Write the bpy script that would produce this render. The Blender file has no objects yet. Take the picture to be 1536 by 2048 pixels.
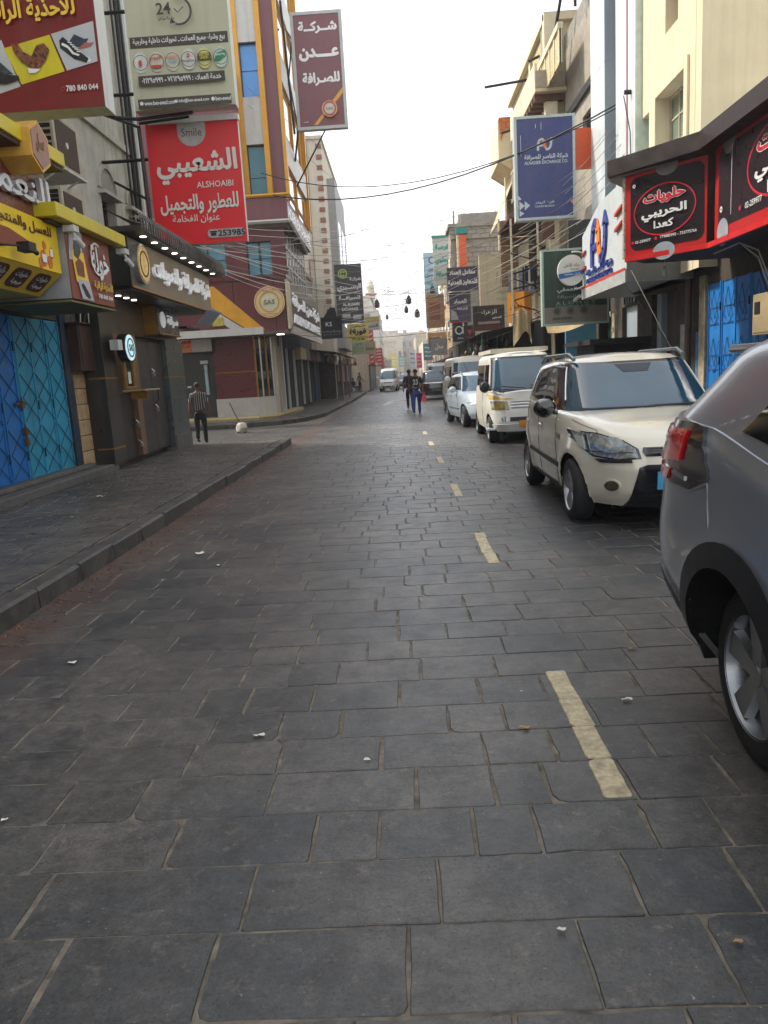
import bpy, bmesh, math, random
from mathutils import Vector, Matrix
random.seed(7)
C = bpy.context.scene
COL = C.collection
R = math.radians
# ---------------------------------------------------------------- camera, light, exposure
cam = bpy.data.cameras.new('camera')
cam.sensor_fit = 'VERTICAL'; cam.sensor_height = 36.0; cam.sensor_width = 27.0
cam.lens = 36.0 * 1510 / 2048
cam.clip_start = .05; cam.clip_end = 3000
camo = bpy.data.objects.new('camera', cam); COL.objects.link(camo)
mw = Matrix(((0.99810551, 0.05385721, 0.02974534), (0.01953544, 0.18102841, -0.98328382), (-0.05834167, 0.9820021, 0.17963333))).transposed()
mw = Matrix(((0.99810551, 0.01953544, -0.05834167), (0.05385721, 0.18102841, 0.9820021), (0.02974534, -0.98328382, 0.17963333))).transposed()
camo.matrix_world = Matrix.Translation((0, 0, 1.60)) @ mw.to_4x4()
C.camera = camo
SUN_EL, SUN_AZ = 48, -68          # elevation; azimuth measured from +Y (down the street) towards +X
w = bpy.data.worlds.new('World'); C.world = w; w.use_nodes = True
nt = w.node_tree; nt.nodes.clear()
out = nt.nodes.new('ShaderNodeOutputWorld'); bg = nt.nodes.new('ShaderNodeBackground')
sky = nt.nodes.new('ShaderNodeTexSky'); sky.sky_type = 'NISHITA'; sky.sun_disc = False
sky.sun_elevation = R(SUN_EL); sky.sun_rotation = R(SUN_AZ); sky.dust_density = 4; sky.air_density = 1.2; sky.ozone_density = 1
tc = nt.nodes.new('ShaderNodeTexCoord'); mp = nt.nodes.new('ShaderNodeMapping'); mp.inputs['Scale'].default_value = (1.2, 1.2, 3.5)
nz = nt.nodes.new('ShaderNodeTexNoise'); nz.inputs['Scale'].default_value = 1.6; nz.inputs['Detail'].default_value = 5
rp = nt.nodes.new('ShaderNodeMapRange'); rp.inputs['From Min'].default_value = .35; rp.inputs['From Max'].default_value = .65
rp.inputs['To Min'].default_value = .66; rp.inputs['To Max'].default_value = .9
mx = nt.nodes.new('ShaderNodeMixRGB'); mx.inputs[2].default_value = (10.8, 11.0, 11.3, 1)
nt.links.new(tc.outputs['Generated'], mp.inputs[0]); nt.links.new(mp.outputs[0], nz.inputs['Vector'])
nt.links.new(nz.outputs['Fac'], rp.inputs['Value']); sx_ = nt.nodes.new('ShaderNodeSeparateXYZ'); nt.links.new(tc.outputs['Generated'], sx_.inputs[0])
el = nt.nodes.new('ShaderNodeMapRange'); el.inputs['From Min'].default_value = .05; el.inputs['From Max'].default_value = .6; el.inputs['To Min'].default_value = 1.1; el.inputs['To Max'].default_value = .82
nt.links.new(sx_.outputs['Z'], el.inputs['Value']); mu = nt.nodes.new('ShaderNodeMath'); mu.operation = 'MULTIPLY'; mu.use_clamp = True; nt.links.new(rp.outputs[0], mu.inputs[0]); nt.links.new(el.outputs[0], mu.inputs[1]); nt.links.new(mu.outputs[0], mx.inputs[0])
nt.links.new(sky.outputs[0], mx.inputs[1]); nt.links.new(mx.outputs[0], bg.inputs[0])
bg.inputs[1].default_value = .1
nt.links.new(bg.outputs[0], out.inputs[0])
sl = bpy.data.lights.new('sun', 'SUN'); sl.energy = 2.8; sl.angle = R(6); sl.color = (1, .93, .82)
so = bpy.data.objects.new('sun', sl); COL.objects.link(so)
sd = Vector((math.sin(R(SUN_AZ)) * math.cos(R(SUN_EL)), math.cos(R(SUN_AZ)) * math.cos(R(SUN_EL)), math.sin(R(SUN_EL))))
so.rotation_euler = sd.to_track_quat('Z', 'Y').to_euler(); so.location = (-20, 20, 40)
C.view_settings.view_transform = 'Standard'; C.view_settings.look = 'None'
C.view_settings.exposure = 0.95; C.view_settings.gamma = 1; C.view_settings.use_curve_mapping = False
C.render.engine = 'CYCLES'
C.cycles.max_bounces = 6; C.cycles.diffuse_bounces = 3; C.cycles.glossy_bounces = 3; C.cycles.transparent_max_bounces = 6
C.cycles.use_denoising = True

# ---------------------------------------------------------------- materials
def lin(c):
    c = [x / 255 for x in c]
    return tuple(x / 12.92 if x <= .04045 else ((x + .055) / 1.055) ** 2.4 for x in c)
MATS = {}
def M(name, col, rough=.65, metal=0., var=.12, scale=5., bump=.0, dirt=0., streak=0., coat=0., emit=0., isl=0., aniso=1., spec=.5, dcol=None):
    if name in MATS: return MATS[name]
    if any(q in name for q in ('print', 'panel', 'board', 'cladding', 'sign', 'fascia', '_red', 'aluminium')) and not emit: dirt = max(dirt, .16); streak = max(streak, .12); dcol = dcol or (120, 112, 100)
    m = bpy.data.materials.new(name); m.use_nodes = True; MATS[name] = m
    nt = m.node_tree; b = nt.nodes['Principled BSDF']; L = nt.links.new
    l = lin(col); b.inputs['Roughness'].default_value = rough; b.inputs['Metallic'].default_value = metal
    b.inputs['Specular IOR Level'].default_value = spec
    b.inputs['Coat Weight'].default_value = coat; b.inputs['Coat Roughness'].default_value = .05
    b.inputs['Base Color'].default_value = (*l, 1)
    if var or dirt or streak or bump or isl:
        tc = nt.nodes.new('ShaderNodeTexCoord'); mp = nt.nodes.new('ShaderNodeMapping'); L(tc.outputs['Object'], mp.inputs[0])
        mp.inputs['Scale'].default_value = (1, 1, aniso)
        n = nt.nodes.new('ShaderNodeTexNoise'); n.inputs['Scale'].default_value = scale; n.inputs['Detail'].default_value = 8; n.inputs['Roughness'].default_value = .62
        L(mp.outputs[0], n.inputs['Vector'])
        r = nt.nodes.new('ShaderNodeMapRange'); r.inputs['From Min'].default_value = .3; r.inputs['From Max'].default_value = .7
        r.inputs['To Min'].default_value = 1 - var * 1.6; r.inputs['To Max'].default_value = 1 + var
        L(n.outputs['Fac'], r.inputs['Value']); val = r.outputs[0]
        def mul(a, b_):
            q = nt.nodes.new('ShaderNodeMath'); q.operation = 'MULTIPLY'; L(a, q.inputs[0]); L(b_, q.inputs[1]); return q.outputs[0]
        def rnd(sock, lo, hi, f0=0., f1=1.):
            q = nt.nodes.new('ShaderNodeMapRange'); q.inputs['From Min'].default_value = f0; q.inputs['From Max'].default_value = f1
            q.inputs['To Min'].default_value = lo; q.inputs['To Max'].default_value = hi; L(sock, q.inputs['Value']); return q.outputs[0]
        if isl:
            g = nt.nodes.new('ShaderNodeNewGeometry'); oi = nt.nodes.new('ShaderNodeObjectInfo')
            ad = nt.nodes.new('ShaderNodeMath'); ad.operation = 'ADD'; L(g.outputs['Random Per Island'], ad.inputs[0]); L(oi.outputs['Random'], ad.inputs[1])
            fr = nt.nodes.new('ShaderNodeMath'); fr.operation = 'FRACT'; L(ad.outputs[0], fr.inputs[0])
            val = mul(val, rnd(fr.outputs[0], 1 - isl, 1 + isl))
        cc = nt.nodes.new('ShaderNodeMixRGB'); cc.blend_type = 'MULTIPLY'; cc.inputs[0].default_value = 1; cc.inputs[1].default_value = (*l, 1)
        L(val, cc.inputs[2]); colr = cc.outputs[0]
        dl = lin(dcol or (96, 84, 70))
        if dirt:
            n2 = nt.nodes.new('ShaderNodeTexNoise'); n2.inputs['Scale'].default_value = scale * .35; n2.inputs['Detail'].default_value = 10; n2.inputs['Roughness'].default_value = .7
            L(tc.outputs['Object'], n2.inputs['Vector']); f = rnd(n2.outputs['Fac'], 0, dirt, .46, .72)
            mm = nt.nodes.new('ShaderNodeMixRGB'); L(f, mm.inputs[0]); L(colr, mm.inputs[1]); mm.inputs[2].default_value = (*dl, 1); colr = mm.outputs[0]
        if streak:
            mp2 = nt.nodes.new('ShaderNodeMapping'); mp2.inputs['Scale'].default_value = (3.5, 3.5, .22); L(tc.outputs['Object'], mp2.inputs[0])
            n3 = nt.nodes.new('ShaderNodeTexNoise'); n3.inputs['Scale'].default_value = 1.6; n3.inputs['Detail'].default_value = 8; L(mp2.outputs[0], n3.inputs['Vector'])
            f = rnd(n3.outputs['Fac'], 0, streak, .5, .74)
            mm = nt.nodes.new('ShaderNodeMixRGB'); L(f, mm.inputs[0]); L(colr, mm.inputs[1]); mm.inputs[2].default_value = (*[x * .6 for x in dl], 1); colr = mm.outputs[0]
        L(colr, b.inputs['Base Color'])
        if rough < .9: L(rnd(n.outputs['Fac'], max(.02, rough - .1 * min(1, rough * 2)), min(1, rough + .12 * min(1, rough * 2)), .3, .7), b.inputs['Roughness'])
        if bump:
            bp = nt.nodes.new('ShaderNodeBump'); bp.inputs['Strength'].default_value = bump; bp.inputs['Distance'].default_value = .02
            L(n.outputs['Fac'], bp.inputs['Height']); L(bp.outputs[0], b.inputs['Normal'])
    if emit:
        b.inputs['Emission Color'].default_value = (*l, 1); b.inputs['Emission Strength'].default_value = emit
    return m
def glass(name, col, rough=.06, metal=0.0, spec=1.0):
    return M(name, col, rough, metal, var=.06, scale=2, coat=.6, spec=spec)

# ---------------------------------------------------------------- mesh building
class MB:
    def __init__(s): s.v = []; s.f = []; s.T = None
    def add(s, vs, fs):
        n = len(s.v); s.v += [tuple(s.T @ Vector(v)) if s.T else tuple(v) for v in vs]; s.f += [tuple(n + i for i in f) for f in fs]; return s
    def box(s, x0, x1, y0, y1, z0, z1):
        if x0 > x1: x0, x1 = x1, x0
        if y0 > y1: y0, y1 = y1, y0
        if z0 > z1: z0, z1 = z1, z0
        return s.add([(x0, y0, z0), (x1, y0, z0), (x1, y1, z0), (x0, y1, z0), (x0, y0, z1), (x1, y0, z1), (x1, y1, z1), (x0, y1, z1)],
              [(3, 2, 1, 0), (4, 5, 6, 7), (0, 1, 5, 4), (1, 2, 6, 5), (2, 3, 7, 6), (3, 0, 4, 7)])
    def prism(s, pts, y0, y1):           # polygon in x,z (counter-clockwise seen from -y), extruded in y
        n = len(pts); vs = [(x, y0, z) for x, z in pts] + [(x, y1, z) for x, z in pts]
        return s.add(vs, [tuple(range(n)), tuple(range(2 * n - 1, n - 1, -1))] + [(i, i + n, (i + 1) % n + n, (i + 1) % n) for i in range(n)])
    def slab(s, pts, z0, z1):            # polygon in x,y extruded in z
        n = len(pts); vs = [(x, y, z0) for x, y in pts] + [(x, y, z1) for x, y in pts]
        return s.add(vs, [tuple(range(n - 1, -1, -1)), tuple(range(n, 2 * n))] + [(i, (i + 1) % n, (i + 1) % n + n, i + n) for i in range(n)])
    def flat(s, pts, y=0.):
        return s.add([(x, y, z) for x, z in pts], [tuple(range(len(pts)))])
    def disc(s, cx, cz, rx, rz, y0, y1, n=24):
        return s.prism([(cx + rx * math.cos(2 * math.pi * i / n), cz + rz * math.sin(2 * math.pi * i / n)) for i in range(n)], y0, y1)
    def ring(s, cx, cz, r0, r1, y0, y1, n=24, a0=0, a1=360):
        full = (a1 - a0) >= 360; k = n if full else n + 1; vs = []
        for y in (y0, y1):
            for r in (r0, r1):
                for i in range(k):
                    a = R(a0 + (a1 - a0) * i / n); vs.append((cx + r * math.cos(a), y, cz + r * math.sin(a)))
        fs = []
        for i in range(n):
            j = (i + 1) % k
            fs += [(i, k + i, k + j, j), (2 * k + j, 3 * k + j, 3 * k + i, 2 * k + i), (k + i, 3 * k + i, 3 * k + j, k + j), (j, 2 * k + j, 2 * k + i, i)]
        return s.add(vs, fs)
    def tube(s, pts, r, n=6, cap=True):
        pts = [Vector(p) for p in pts]; rs = r if isinstance(r, (list, tuple)) else [r] * len(pts); vs = []
        for i, p in enumerate(pts):
            t = (pts[min(i + 1, len(pts) - 1)] - pts[max(i - 1, 0)]).normalized()
            u = t.cross(Vector((0, 0, 1)) if abs(t.z) < .9 else Vector((1, 0, 0))).normalized(); v = t.cross(u)
            for k in range(n):
                a = 2 * math.pi * k / n; vs.append(p + (u * math.cos(a) + v * math.sin(a)) * rs[i])
        fs = [(i * n + k, i * n + (k + 1) % n, (i + 1) * n + (k + 1) % n, (i + 1) * n + k) for i in range(len(pts) - 1) for k in range(n)]
        if cap: fs += [tuple(range(n - 1, -1, -1)), tuple(range((len(pts) - 1) * n, len(pts) * n))]
        return s.add(vs, fs)
    def lathe(s, prof, n=24, ax='z', c=(0, 0, 0)):      # prof: (radius, height)
        vs = []
        for r, h in prof:
            for k in range(n):
                a = 2 * math.pi * k / n; p = (r * math.cos(a), r * math.sin(a), h)
                if ax == 'x': p = (h, p[0], p[1])
                if ax == 'y': p = (p[0], h, p[1])
                vs.append((p[0] + c[0], p[1] + c[1], p[2] + c[2]))
        return s.add(vs, [(i * n + k, i * n + (k + 1) % n, (i + 1) * n + (k + 1) % n, (i + 1) * n + k) for i in range(len(prof) - 1) for k in range(n)])
def fixn(me):
    bm = bmesh.new(); bm.from_mesh(me); bmesh.ops.recalc_face_normals(bm, faces=bm.faces); bm.to_mesh(me); bm.free()
def mesh_of(name, mb, mat, smooth=False, fix=True):
    me = bpy.data.meshes.new(name); me.from_pydata(mb.v, [], mb.f); me.update()
    if fix: fixn(me)
    if mat: me.materials.append(mat)
    if smooth:
        for p in me.polygons: p.use_smooth = True
        if smooth is not True:
            me.set_sharp_from_angle(angle=R(smooth))
    return me
def part(name, mb, mat, parent=None, smooth=False, bevel=0, fix=True, label=None):
    o = bpy.data.objects.new(name, mesh_of(name, mb, mat, smooth, fix)); COL.objects.link(o)
    if parent is not None: o.parent = parent
    if bevel:
        b = o.modifiers.new('bevel', 'BEVEL'); b.width = bevel; b.segments = 2; b.limit_method = 'ANGLE'; b.angle_limit = R(40)
    if label: o['label'] = label
    return o
def tag(o, label, cat, group=None):
    o['label'] = label; o['category'] = cat
    if group: o['group'] = group
    return o
def thing(name, label, cat, loc=(0, 0, 0), rz=0, group=None):
    o = bpy.data.objects.new(name, None); COL.objects.link(o); o.empty_display_size = .2
    o.location = loc; o.rotation_euler = (0, 0, R(rz)); return tag(o, label, cat, group)
def structure(name, mb, mat, parent=None, **k):
    o = part(name, mb, mat, parent, **k)
    if parent is None: o['kind'] = 'structure'
    return o
def dup(root, loc, rz=0, label=None, group=None):
    def cp(o, par):
        c = o.copy(); COL.objects.link(c); c.parent = par
        for ch in KIDS.get(o.name, []): cp(ch, c)
        return c
    KIDS.clear()
    for o in COL.objects:
        if o.parent: KIDS.setdefault(o.parent.name, []).append(o)
    r = cp(root, None); r.location = loc; r.rotation_euler = (0, 0, R(rz))
    if label: r['label'] = label
    if group: r['group'] = group
    return r
KIDS = {}

# ---------------------------------------------------------------- lettering
_T = {'ا': (0xFE8D, 2), 'أ': (0xFE83, 2), 'إ': (0xFE87, 2), 'آ': (0xFE81, 2), 'ب': (0xFE8F, 4), 'ت': (0xFE95, 4), 'ث': (0xFE99, 4), 'ج': (0xFE9D, 4),
      'ح': (0xFEA1, 4), 'خ': (0xFEA5, 4), 'د': (0xFEA9, 2), 'ذ': (0xFEAB, 2), 'ر': (0xFEAD, 2), 'ز': (0xFEAF, 2), 'س': (0xFEB1, 4), 'ش': (0xFEB5, 4),
      'ص': (0xFEB9, 4), 'ض': (0xFEBD, 4), 'ط': (0xFEC1, 4), 'ظ': (0xFEC5, 4), 'ع': (0xFEC9, 4), 'غ': (0xFECD, 4), 'ف': (0xFED1, 4), 'ق': (0xFED5, 4),
      'ك': (0xFED9, 4), 'ل': (0xFEDD, 4), 'م': (0xFEE1, 4), 'ن': (0xFEE5, 4), 'ه': (0xFEE9, 4), 'و': (0xFEED, 2), 'ي': (0xFEF1, 4), 'ى': (0xFEEF, 2),
      'ة': (0xFE93, 2), 'ء': (0xFE80, 1), 'ئ': (0xFE89, 4), 'ؤ': (0xFE85, 2), 'لا': (0xFEFB, 2), 'لأ': (0xFEF7, 2)}
def shape_ar(s):
    toks = []; i = 0
    while i < len(s):
        if s[i:i + 2] in ('لا', 'لأ'): toks.append(s[i:i + 2]); i += 2
        else: toks.append(s[i]); i += 1
    res = []
    for i, t in enumerate(toks):
        if t == 'ـ': res.append('ـ'); continue
        if t not in _T: res.append(t); continue
        base, n = _T[t]
        pv = toks[i - 1] if i else ''; nx = toks[i + 1] if i + 1 < len(toks) else ''
        pj = pv == 'ـ' or (pv in _T and _T[pv][1] == 4)
        nj = n == 4 and (nx == 'ـ' or (nx in _T and _T[nx][1] >= 2))
        if n == 1: k = 0
        else:
            pj = pj and n >= 2
            k = (3 if pj and nj else 2 if nj else 1 if pj else 0)
        res.append(chr(base + k))
    rv = res[::-1]; out = []; run = []
    for ch in rv:                                   # keep digit and latin runs in reading order
        if ch.isdigit() or ch in './@-' and run or ('a' <= ch.lower() <= 'z'): run.append(ch)
        else: out += run[::-1]; run = []; out.append(ch)
    return ''.join(out + run[::-1])
_TC = {}; _GC = {}
TS = bpy.data.scenes.new('glyph_scratch')
def tmp_mesh(o):
    TS.collection.objects.link(o); vl = TS.view_layers[0]; vl.update(); return bpy.data.meshes.new_from_object(o.evaluated_get(vl.depsgraph))
def _curve_mesh(body, bold, res):
    cu = bpy.data.curves.new('t', 'FONT'); cu.body = body; cu.resolution_u = res; cu.offset = bold; cu.size = 1
    o = bpy.data.objects.new('t', cu); me = tmp_mesh(o)
    V = [tuple(v.co) for v in me.vertices]; r = (me, V); bpy.data.objects.remove(o); bpy.data.curves.remove(cu); return r
def glyph(ch, bold, res):
    k = (ch, bold)
    if k in _GC: return _GC[k]
    if ('|', 0) not in _GC:
        me, V = _curve_mesh('|', 0, 1); _GC[('|', 0)] = min(v[0] for v in V)
    me, V = _curve_mesh(ch + '|', 0, 1); adv = max(v[0] for v in V); me2, V2 = _curve_mesh('|', 0, 1); adv -= max(v[0] for v in V2)
    bpy.data.meshes.remove(me); bpy.data.meshes.remove(me2)
    if ch == ' ': _GC[k] = ([], [], adv); return _GC[k]
    me, V = _curve_mesh(ch, bold, res); bm = bmesh.new(); bm.from_mesh(me); bmesh.ops.dissolve_limit(bm, angle_limit=R(4), verts=bm.verts, edges=bm.edges)
    bmesh.ops.triangulate(bm, faces=[f for f in bm.faces if len(f.verts) > 4]); bm.to_mesh(me); bm.free()
    _GC[k] = ([tuple(v.co) for v in me.vertices], [tuple(p.vertices) for p in me.polygons], adv); bpy.data.meshes.remove(me); return _GC[k]
def text_geo(s, bold=.02, res=2):
    k = (s, bold)
    if k in _TC: return _TC[k]
    body = shape_ar(s) if any(c in _T or '٠' <= c <= '٩' for c in s) else s
    V = []; Fc = []; x = 0
    for i, ch in enumerate(body):
        gv, gf, adv = glyph(ch, bold, res); n = len(V); V += [(v[0] + x, v[1], (i % 3) * .0004) for v in gv]; Fc += [tuple(n + q for q in f) for f in gf]; x += adv
    xs = [v[0] for v in V]; ys = [v[1] for v in V]
    _TC[k] = (V, Fc, min(xs), max(xs), min(ys), max(ys)); return _TC[k]
def add_text(mb, s, cx, cz, w, h, y=0., bold=.02, depth=0., slant=0., fit=True):
    xb = bold - .014 if h > .09 else 0; V, Fc, x0, x1, y0, y1 = text_geo(s, min(bold, .014) if h > .09 else min(bold, .02))
    if xb > .004 and not depth:
        V0, F0 = V, Fc; V = []; Fc = []
        for k_, (dx_, dy_) in enumerate(((0, 0), (xb, 0), (-xb, 0), (0, xb), (0, -xb))): n_ = len(V); V += [(v[0] + dx_, v[1] + dy_, v[2] + k_ * .0013) for v in V0]; Fc += [tuple(n_ + q for q in f) for f in F0]
    sx = w / (x1 - x0); sz = h / (y1 - y0)
    if not fit: sx = sz = min(sx, sz)
    P = [(cx + (v[0] - (x0 + x1) / 2) * sx + slant * (v[1] - (y0 + y1) / 2) * sz, y - v[2], cz + (v[1] - (y0 + y1) / 2) * sz) for v in V]
    if not depth: mb.add(P, Fc); return mb
    n = len(P); cnt = {}
    for f in Fc:
        for a, b in zip(f, f[1:] + f[:1]): cnt[(a, b)] = 1
    side = [(a, b, b + n, a + n) for (a, b) in cnt if (b, a) not in cnt]
    mb.add(P + [(p[0], p[1] + depth, p[2]) for p in P], Fc + side); return mb

class Sign:
    """box with a printed front: local x right, z up, front face at y=0; contents in fractions of width and height"""
    def __init__(s, label, loc, rz, w, h, d, face, frame=None, fw=.04, name='hanging_sign', cat='sign', group=None, back=None):
        s.t = thing(name, label, cat, loc, rz, group); s.w = w; s.h = h; s.y = -.004; s.parts = {}
        part('cabinet', MB().box(-w / 2, w / 2, .012, d, 0, h), back or frame or face, s.t, bevel=0)
        part('sign_face', MB().box(-w / 2 + .002, w / 2 - .002, 0, .012, .002, h - .002), face, s.t)
        if frame:
            m = MB(); a = w / 2; y0 = -.02
            m.box(-a, -a + fw, y0, .0, 0, h).box(a - fw, a, y0, .0, 0, h).box(-a + fw, a - fw, y0, .0, 0, fw).box(-a + fw, a - fw, y0, .0, h - fw, h)
            part('frame', m, frame, s.t)
    def X(s, u): return (u - .5) * s.w
    def Z(s, v): return v * s.h
    def _n(s): s.y -= .0025; return s.y
    def text(s, t, u, v, w, h, mat, bold=.02, depth=0, slant=0, name='lettering', label=None):
        mb = MB(); add_text(mb, t, s.X(u), s.Z(v), w * s.w, h * s.h, s._n() - depth, bold, depth, slant); return part(name, mb, mat, s.t, fix=False, label=label)
    def rect(s, u0, v0, u1, v1, mat, name='printed_panel', depth=.0, r=0):
        pts = [(s.X(u0), s.Z(v0)), (s.X(u1), s.Z(v0)), (s.X(u1), s.Z(v1)), (s.X(u0), s.Z(v1))]
        if r: pts = rrect(s.X(u0), s.X(u1), s.Z(v0), s.Z(v1), r)
        y = s._n(); return part(name, MB().prism(pts, y - depth, y + .002), mat, s.t)
    def poly(s, pts, mat, name='printed_shape', depth=0.):
        y = s._n(); return part(name, MB().prism([(s.X(a), s.Z(b)) for a, b in pts], y - depth, y + .002), mat, s.t)
    def polys(s, lst, mat, name='printed_shape', depth=0.):
        y = s._n(); mb = MB()
        for pts in lst: mb.prism([(s.X(a), s.Z(b)) for a, b in pts], y - depth, y + .002)
        return part(name, mb, mat, s.t)
    def disc(s, u, v, r, mat, name='printed_disc', depth=0., rz=None, n=32):
        y = s._n(); s.y -= depth; return part(name, MB().disc(s.X(u), s.Z(v), r, rz or r, y - depth, y + .002, n), mat, s.t)
    def ring(s, u, v, r0, r1, mat, name='printed_ring', depth=0., a0=0, a1=360, n=36):
        y = s._n(); return part(name, MB().ring(s.X(u), s.Z(v), r0, r1, y - depth, y + .001, n, a0, a1), mat, s.t)
def rrect(x0, x1, z0, z1, r, n=5):
    pts = []
    for cx, cz, a in ((x1 - r, z0 + r, -90), (x1 - r, z1 - r, 0), (x0 + r, z1 - r, 90), (x0 + r, z0 + r, 180)):
        for i in range(n + 1):
            t = R(a + 90 * i / n); pts.append((cx + r * math.cos(t), cz + r * math.sin(t)))
    return pts
def holed(w0, w1, z0, z1, holes, depth=.2, y=0.):
    """a wall face in local x,z with rectangular openings (x0,x1,z0,z1) and their reveals"""
    xs = sorted({w0, w1, *[h[0] for h in holes], *[h[1] for h in holes]}); zs = sorted({z0, z1, *[h[2] for h in holes], *[h[3] for h in holes]}); m = MB()
    for a, b in zip(xs, xs[1:]):
        for c, d in zip(zs, zs[1:]):
            if not any(h[0] <= a and b <= h[1] and h[2] <= c and d <= h[3] for h in holes):
                m.add([(a, y, c), (b, y, c), (b, y, d), (a, y, d)], [(0, 1, 2, 3)])
    for h in holes:
        a, b, c, d = h[:4]; e = y + depth
        m.add([(a, y, c), (b, y, c), (b, y, d), (a, y, d), (a, e, c), (b, e, c), (b, e, d), (a, e, d)], [(0, 1, 5, 4), (1, 2, 6, 5), (2, 3, 7, 6), (3, 0, 4, 7)])
    return m
def window(par, a, b, c, d, y, gm, fm, nx=2, nz=2, f=.05, name='window'):
    fr = MB().box(a, a + f, y - .05, y, c, d).box(b - f, b, y - .05, y, c, d).box(a + f, b - f, y - .05, y, c, c + f).box(a + f, b - f, y - .05, y, d - f, d)
    for i in range(1, nx): x = a + (b - a) * i / nx; fr.box(x - f * .3, x + f * .3, y - .04, y, c + f, d - f)
    for i in range(1, nz): z = c + (d - c) * i / nz; fr.box(a + f, b - f, y - .035, y - .005, z - f * .3, z + f * .3)
    o = part(name, fr, fm, par); p = part('pane', MB().box(a + f * .5, b - f * .5, y - .012, y + .02, c + f * .5, d - f * .5), gm, o); return o

# ---------------------------------------------------------------- ground, road, pavements
mortar = M('mortar_dust', (106, 98, 87), .9, var=.45, scale=9, bump=.5)
def slab_mat(name, c1, c2, rough, rust=0., sc=1.):
    m = M(name, c1, rough, var=0, bump=0); nt = m.node_tree; b = nt.nodes['Principled BSDF']; L = nt.links.new; N = nt.nodes.new
    tc = N('ShaderNodeTexCoord'); g = N('ShaderNodeNewGeometry'); oi = N('ShaderNodeObjectInfo')
    def noise(scale, detail=8, rg=.6, vec=None):
        n = N('ShaderNodeTexNoise'); n.inputs['Scale'].default_value = scale; n.inputs['Detail'].default_value = detail; n.inputs['Roughness'].default_value = rg; L(vec or tc.outputs['Object'], n.inputs['Vector']); return n.outputs['Fac']
    def rng(s_, a, b_, c, d):
        q = N('ShaderNodeMapRange'); q.inputs['From Min'].default_value = a; q.inputs['From Max'].default_value = b_; q.inputs['To Min'].default_value = c; q.inputs['To Max'].default_value = d; L(s_, q.inputs['Value']); return q.outputs[0]
    def math_(op, a, b_):
        q = N('ShaderNodeMath'); q.operation = op; L(a, q.inputs[0])
        if isinstance(b_, float): q.inputs[1].default_value = b_
        else: L(b_, q.inputs[1])
        return q.outputs[0]
    rnd = math_('FRACT', math_('ADD', g.outputs['Random Per Island'], oi.outputs['Random']), 0.)
    rnd2 = math_('FRACT', math_('MULTIPLY', rnd, 17.31), 0.)
    big = noise(.9 * sc, 4); f = math_('ADD', rng(big, .38, .62, .0, .9), rng(rnd, 0, 1, -.2, .2))
    def mix(fac, c, d):
        q = N('ShaderNodeMixRGB'); q.use_clamp = True
        L(fac, q.inputs[0])
        for i, v in ((1, c), (2, d)):
            if isinstance(v, tuple): q.inputs[i].default_value = (*lin(v), 1)
            else: L(v, q.inputs[i])
        return q.outputs[0]
    col = mix(f, c1, c2)
    blot = noise(5.5 * sc, 10, .72); col = mix(rng(blot, .5, .66, 0, .75), col, tuple(int(x * .62) for x in c1)); vein = noise(2.6 * sc, 12, .8); col = mix(rng(vein, .55, .6, 0, .5), col, tuple(int(x * .7) for x in c1))
    dust = noise(11 * sc, 10, .75); col = mix(rng(dust, .54, .70, 0, .6), col, (122, 114, 104))
    pit = noise(95 * sc, 3, .6); col = mix(rng(pit, .57, .68, 0, .8), col, (30, 29, 29)); col = mix(rng(noise(60 * sc, 2), .70, .76, 0, .6), col, (150, 144, 134))
    q = N('ShaderNodeMixRGB'); q.blend_type = 'MULTIPLY'; q.inputs[0].default_value = 1; L(col, q.inputs[1]); L(math_('MULTIPLY', rng(rnd2, 0, 1, .91, 1.1), math_('MULTIPLY', rng(noise(13 * sc, 12, .88), .35, .65, .42, 1.45), rng(noise(70 * sc, 4, .7), .35, .65, .86, 1.14))), q.inputs[2]); col = q.outputs[0]
    if rust:
        sp = N('ShaderNodeSeparateXYZ'); L(tc.outputs['Object'], sp.inputs[0]); mk = math_('MULTIPLY', math_('MULTIPLY', rng(sp.outputs['X'], -2.83, -2.2, 1., 0.), rng(sp.outputs['X'], -3.0, -2.84, 0., 1.)), rng(noise(3.5, 8, .7), .36, .6, .1, 1.)); col = mix(math_('MULTIPLY', mk, rust), col, (92, 62, 48))
    L(col, b.inputs['Base Color']); L(rng(blot, .3, .7, rough - .05, rough + .08), b.inputs['Roughness'])
    h = math_('ADD', rng(blot, 0, 1, 0, .9), rng(noise(45 * sc, 6, .7), 0, 1, 0, .45)); bp = N('ShaderNodeBump'); bp.inputs['Strength'].default_value = .4; bp.inputs['Distance'].default_value = .008; L(h, bp.inputs['Height']); L(bp.outputs[0], b.inputs['Normal'])
    return m
stone = slab_mat('slate_paving', (54, 56, 58), (86, 82, 78), .4, .8)
stone2 = slab_mat('small_paver', (66, 64, 62), (98, 91, 84), .42)
kerbm = M('kerb_stone_dark', (60, 58, 56), .6, var=.35, scale=8, bump=.6, isl=.15, dirt=.5, dcol=(88, 80, 70))
asph = M('far_asphalt', (84, 80, 78), .55, var=.2, scale=3, bump=.3)
structure('ground', MB().add([(-900, -60, -.06), (900, -60, -.06), (900, 1500, -.06), (-900, 1500, -.06)], [(0, 1, 2, 3)]), M('dusty_ground', (120, 110, 98), .95, var=.2, scale=.4))
road = structure('road', MB().add([(-16, -3, -.004), (4.4, -3, -.004), (4.4, 80, -.004), (-16, 80, -.004)], [(0, 1, 2, 3)]), mortar)
structure('far_road', MB().add([(-2.9, 80, -.004), (4.4, 80, -.004), (4.4, 400, -.004), (-2.9, 400, -.004)], [(0, 1, 2, 3)]), asph)
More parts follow.
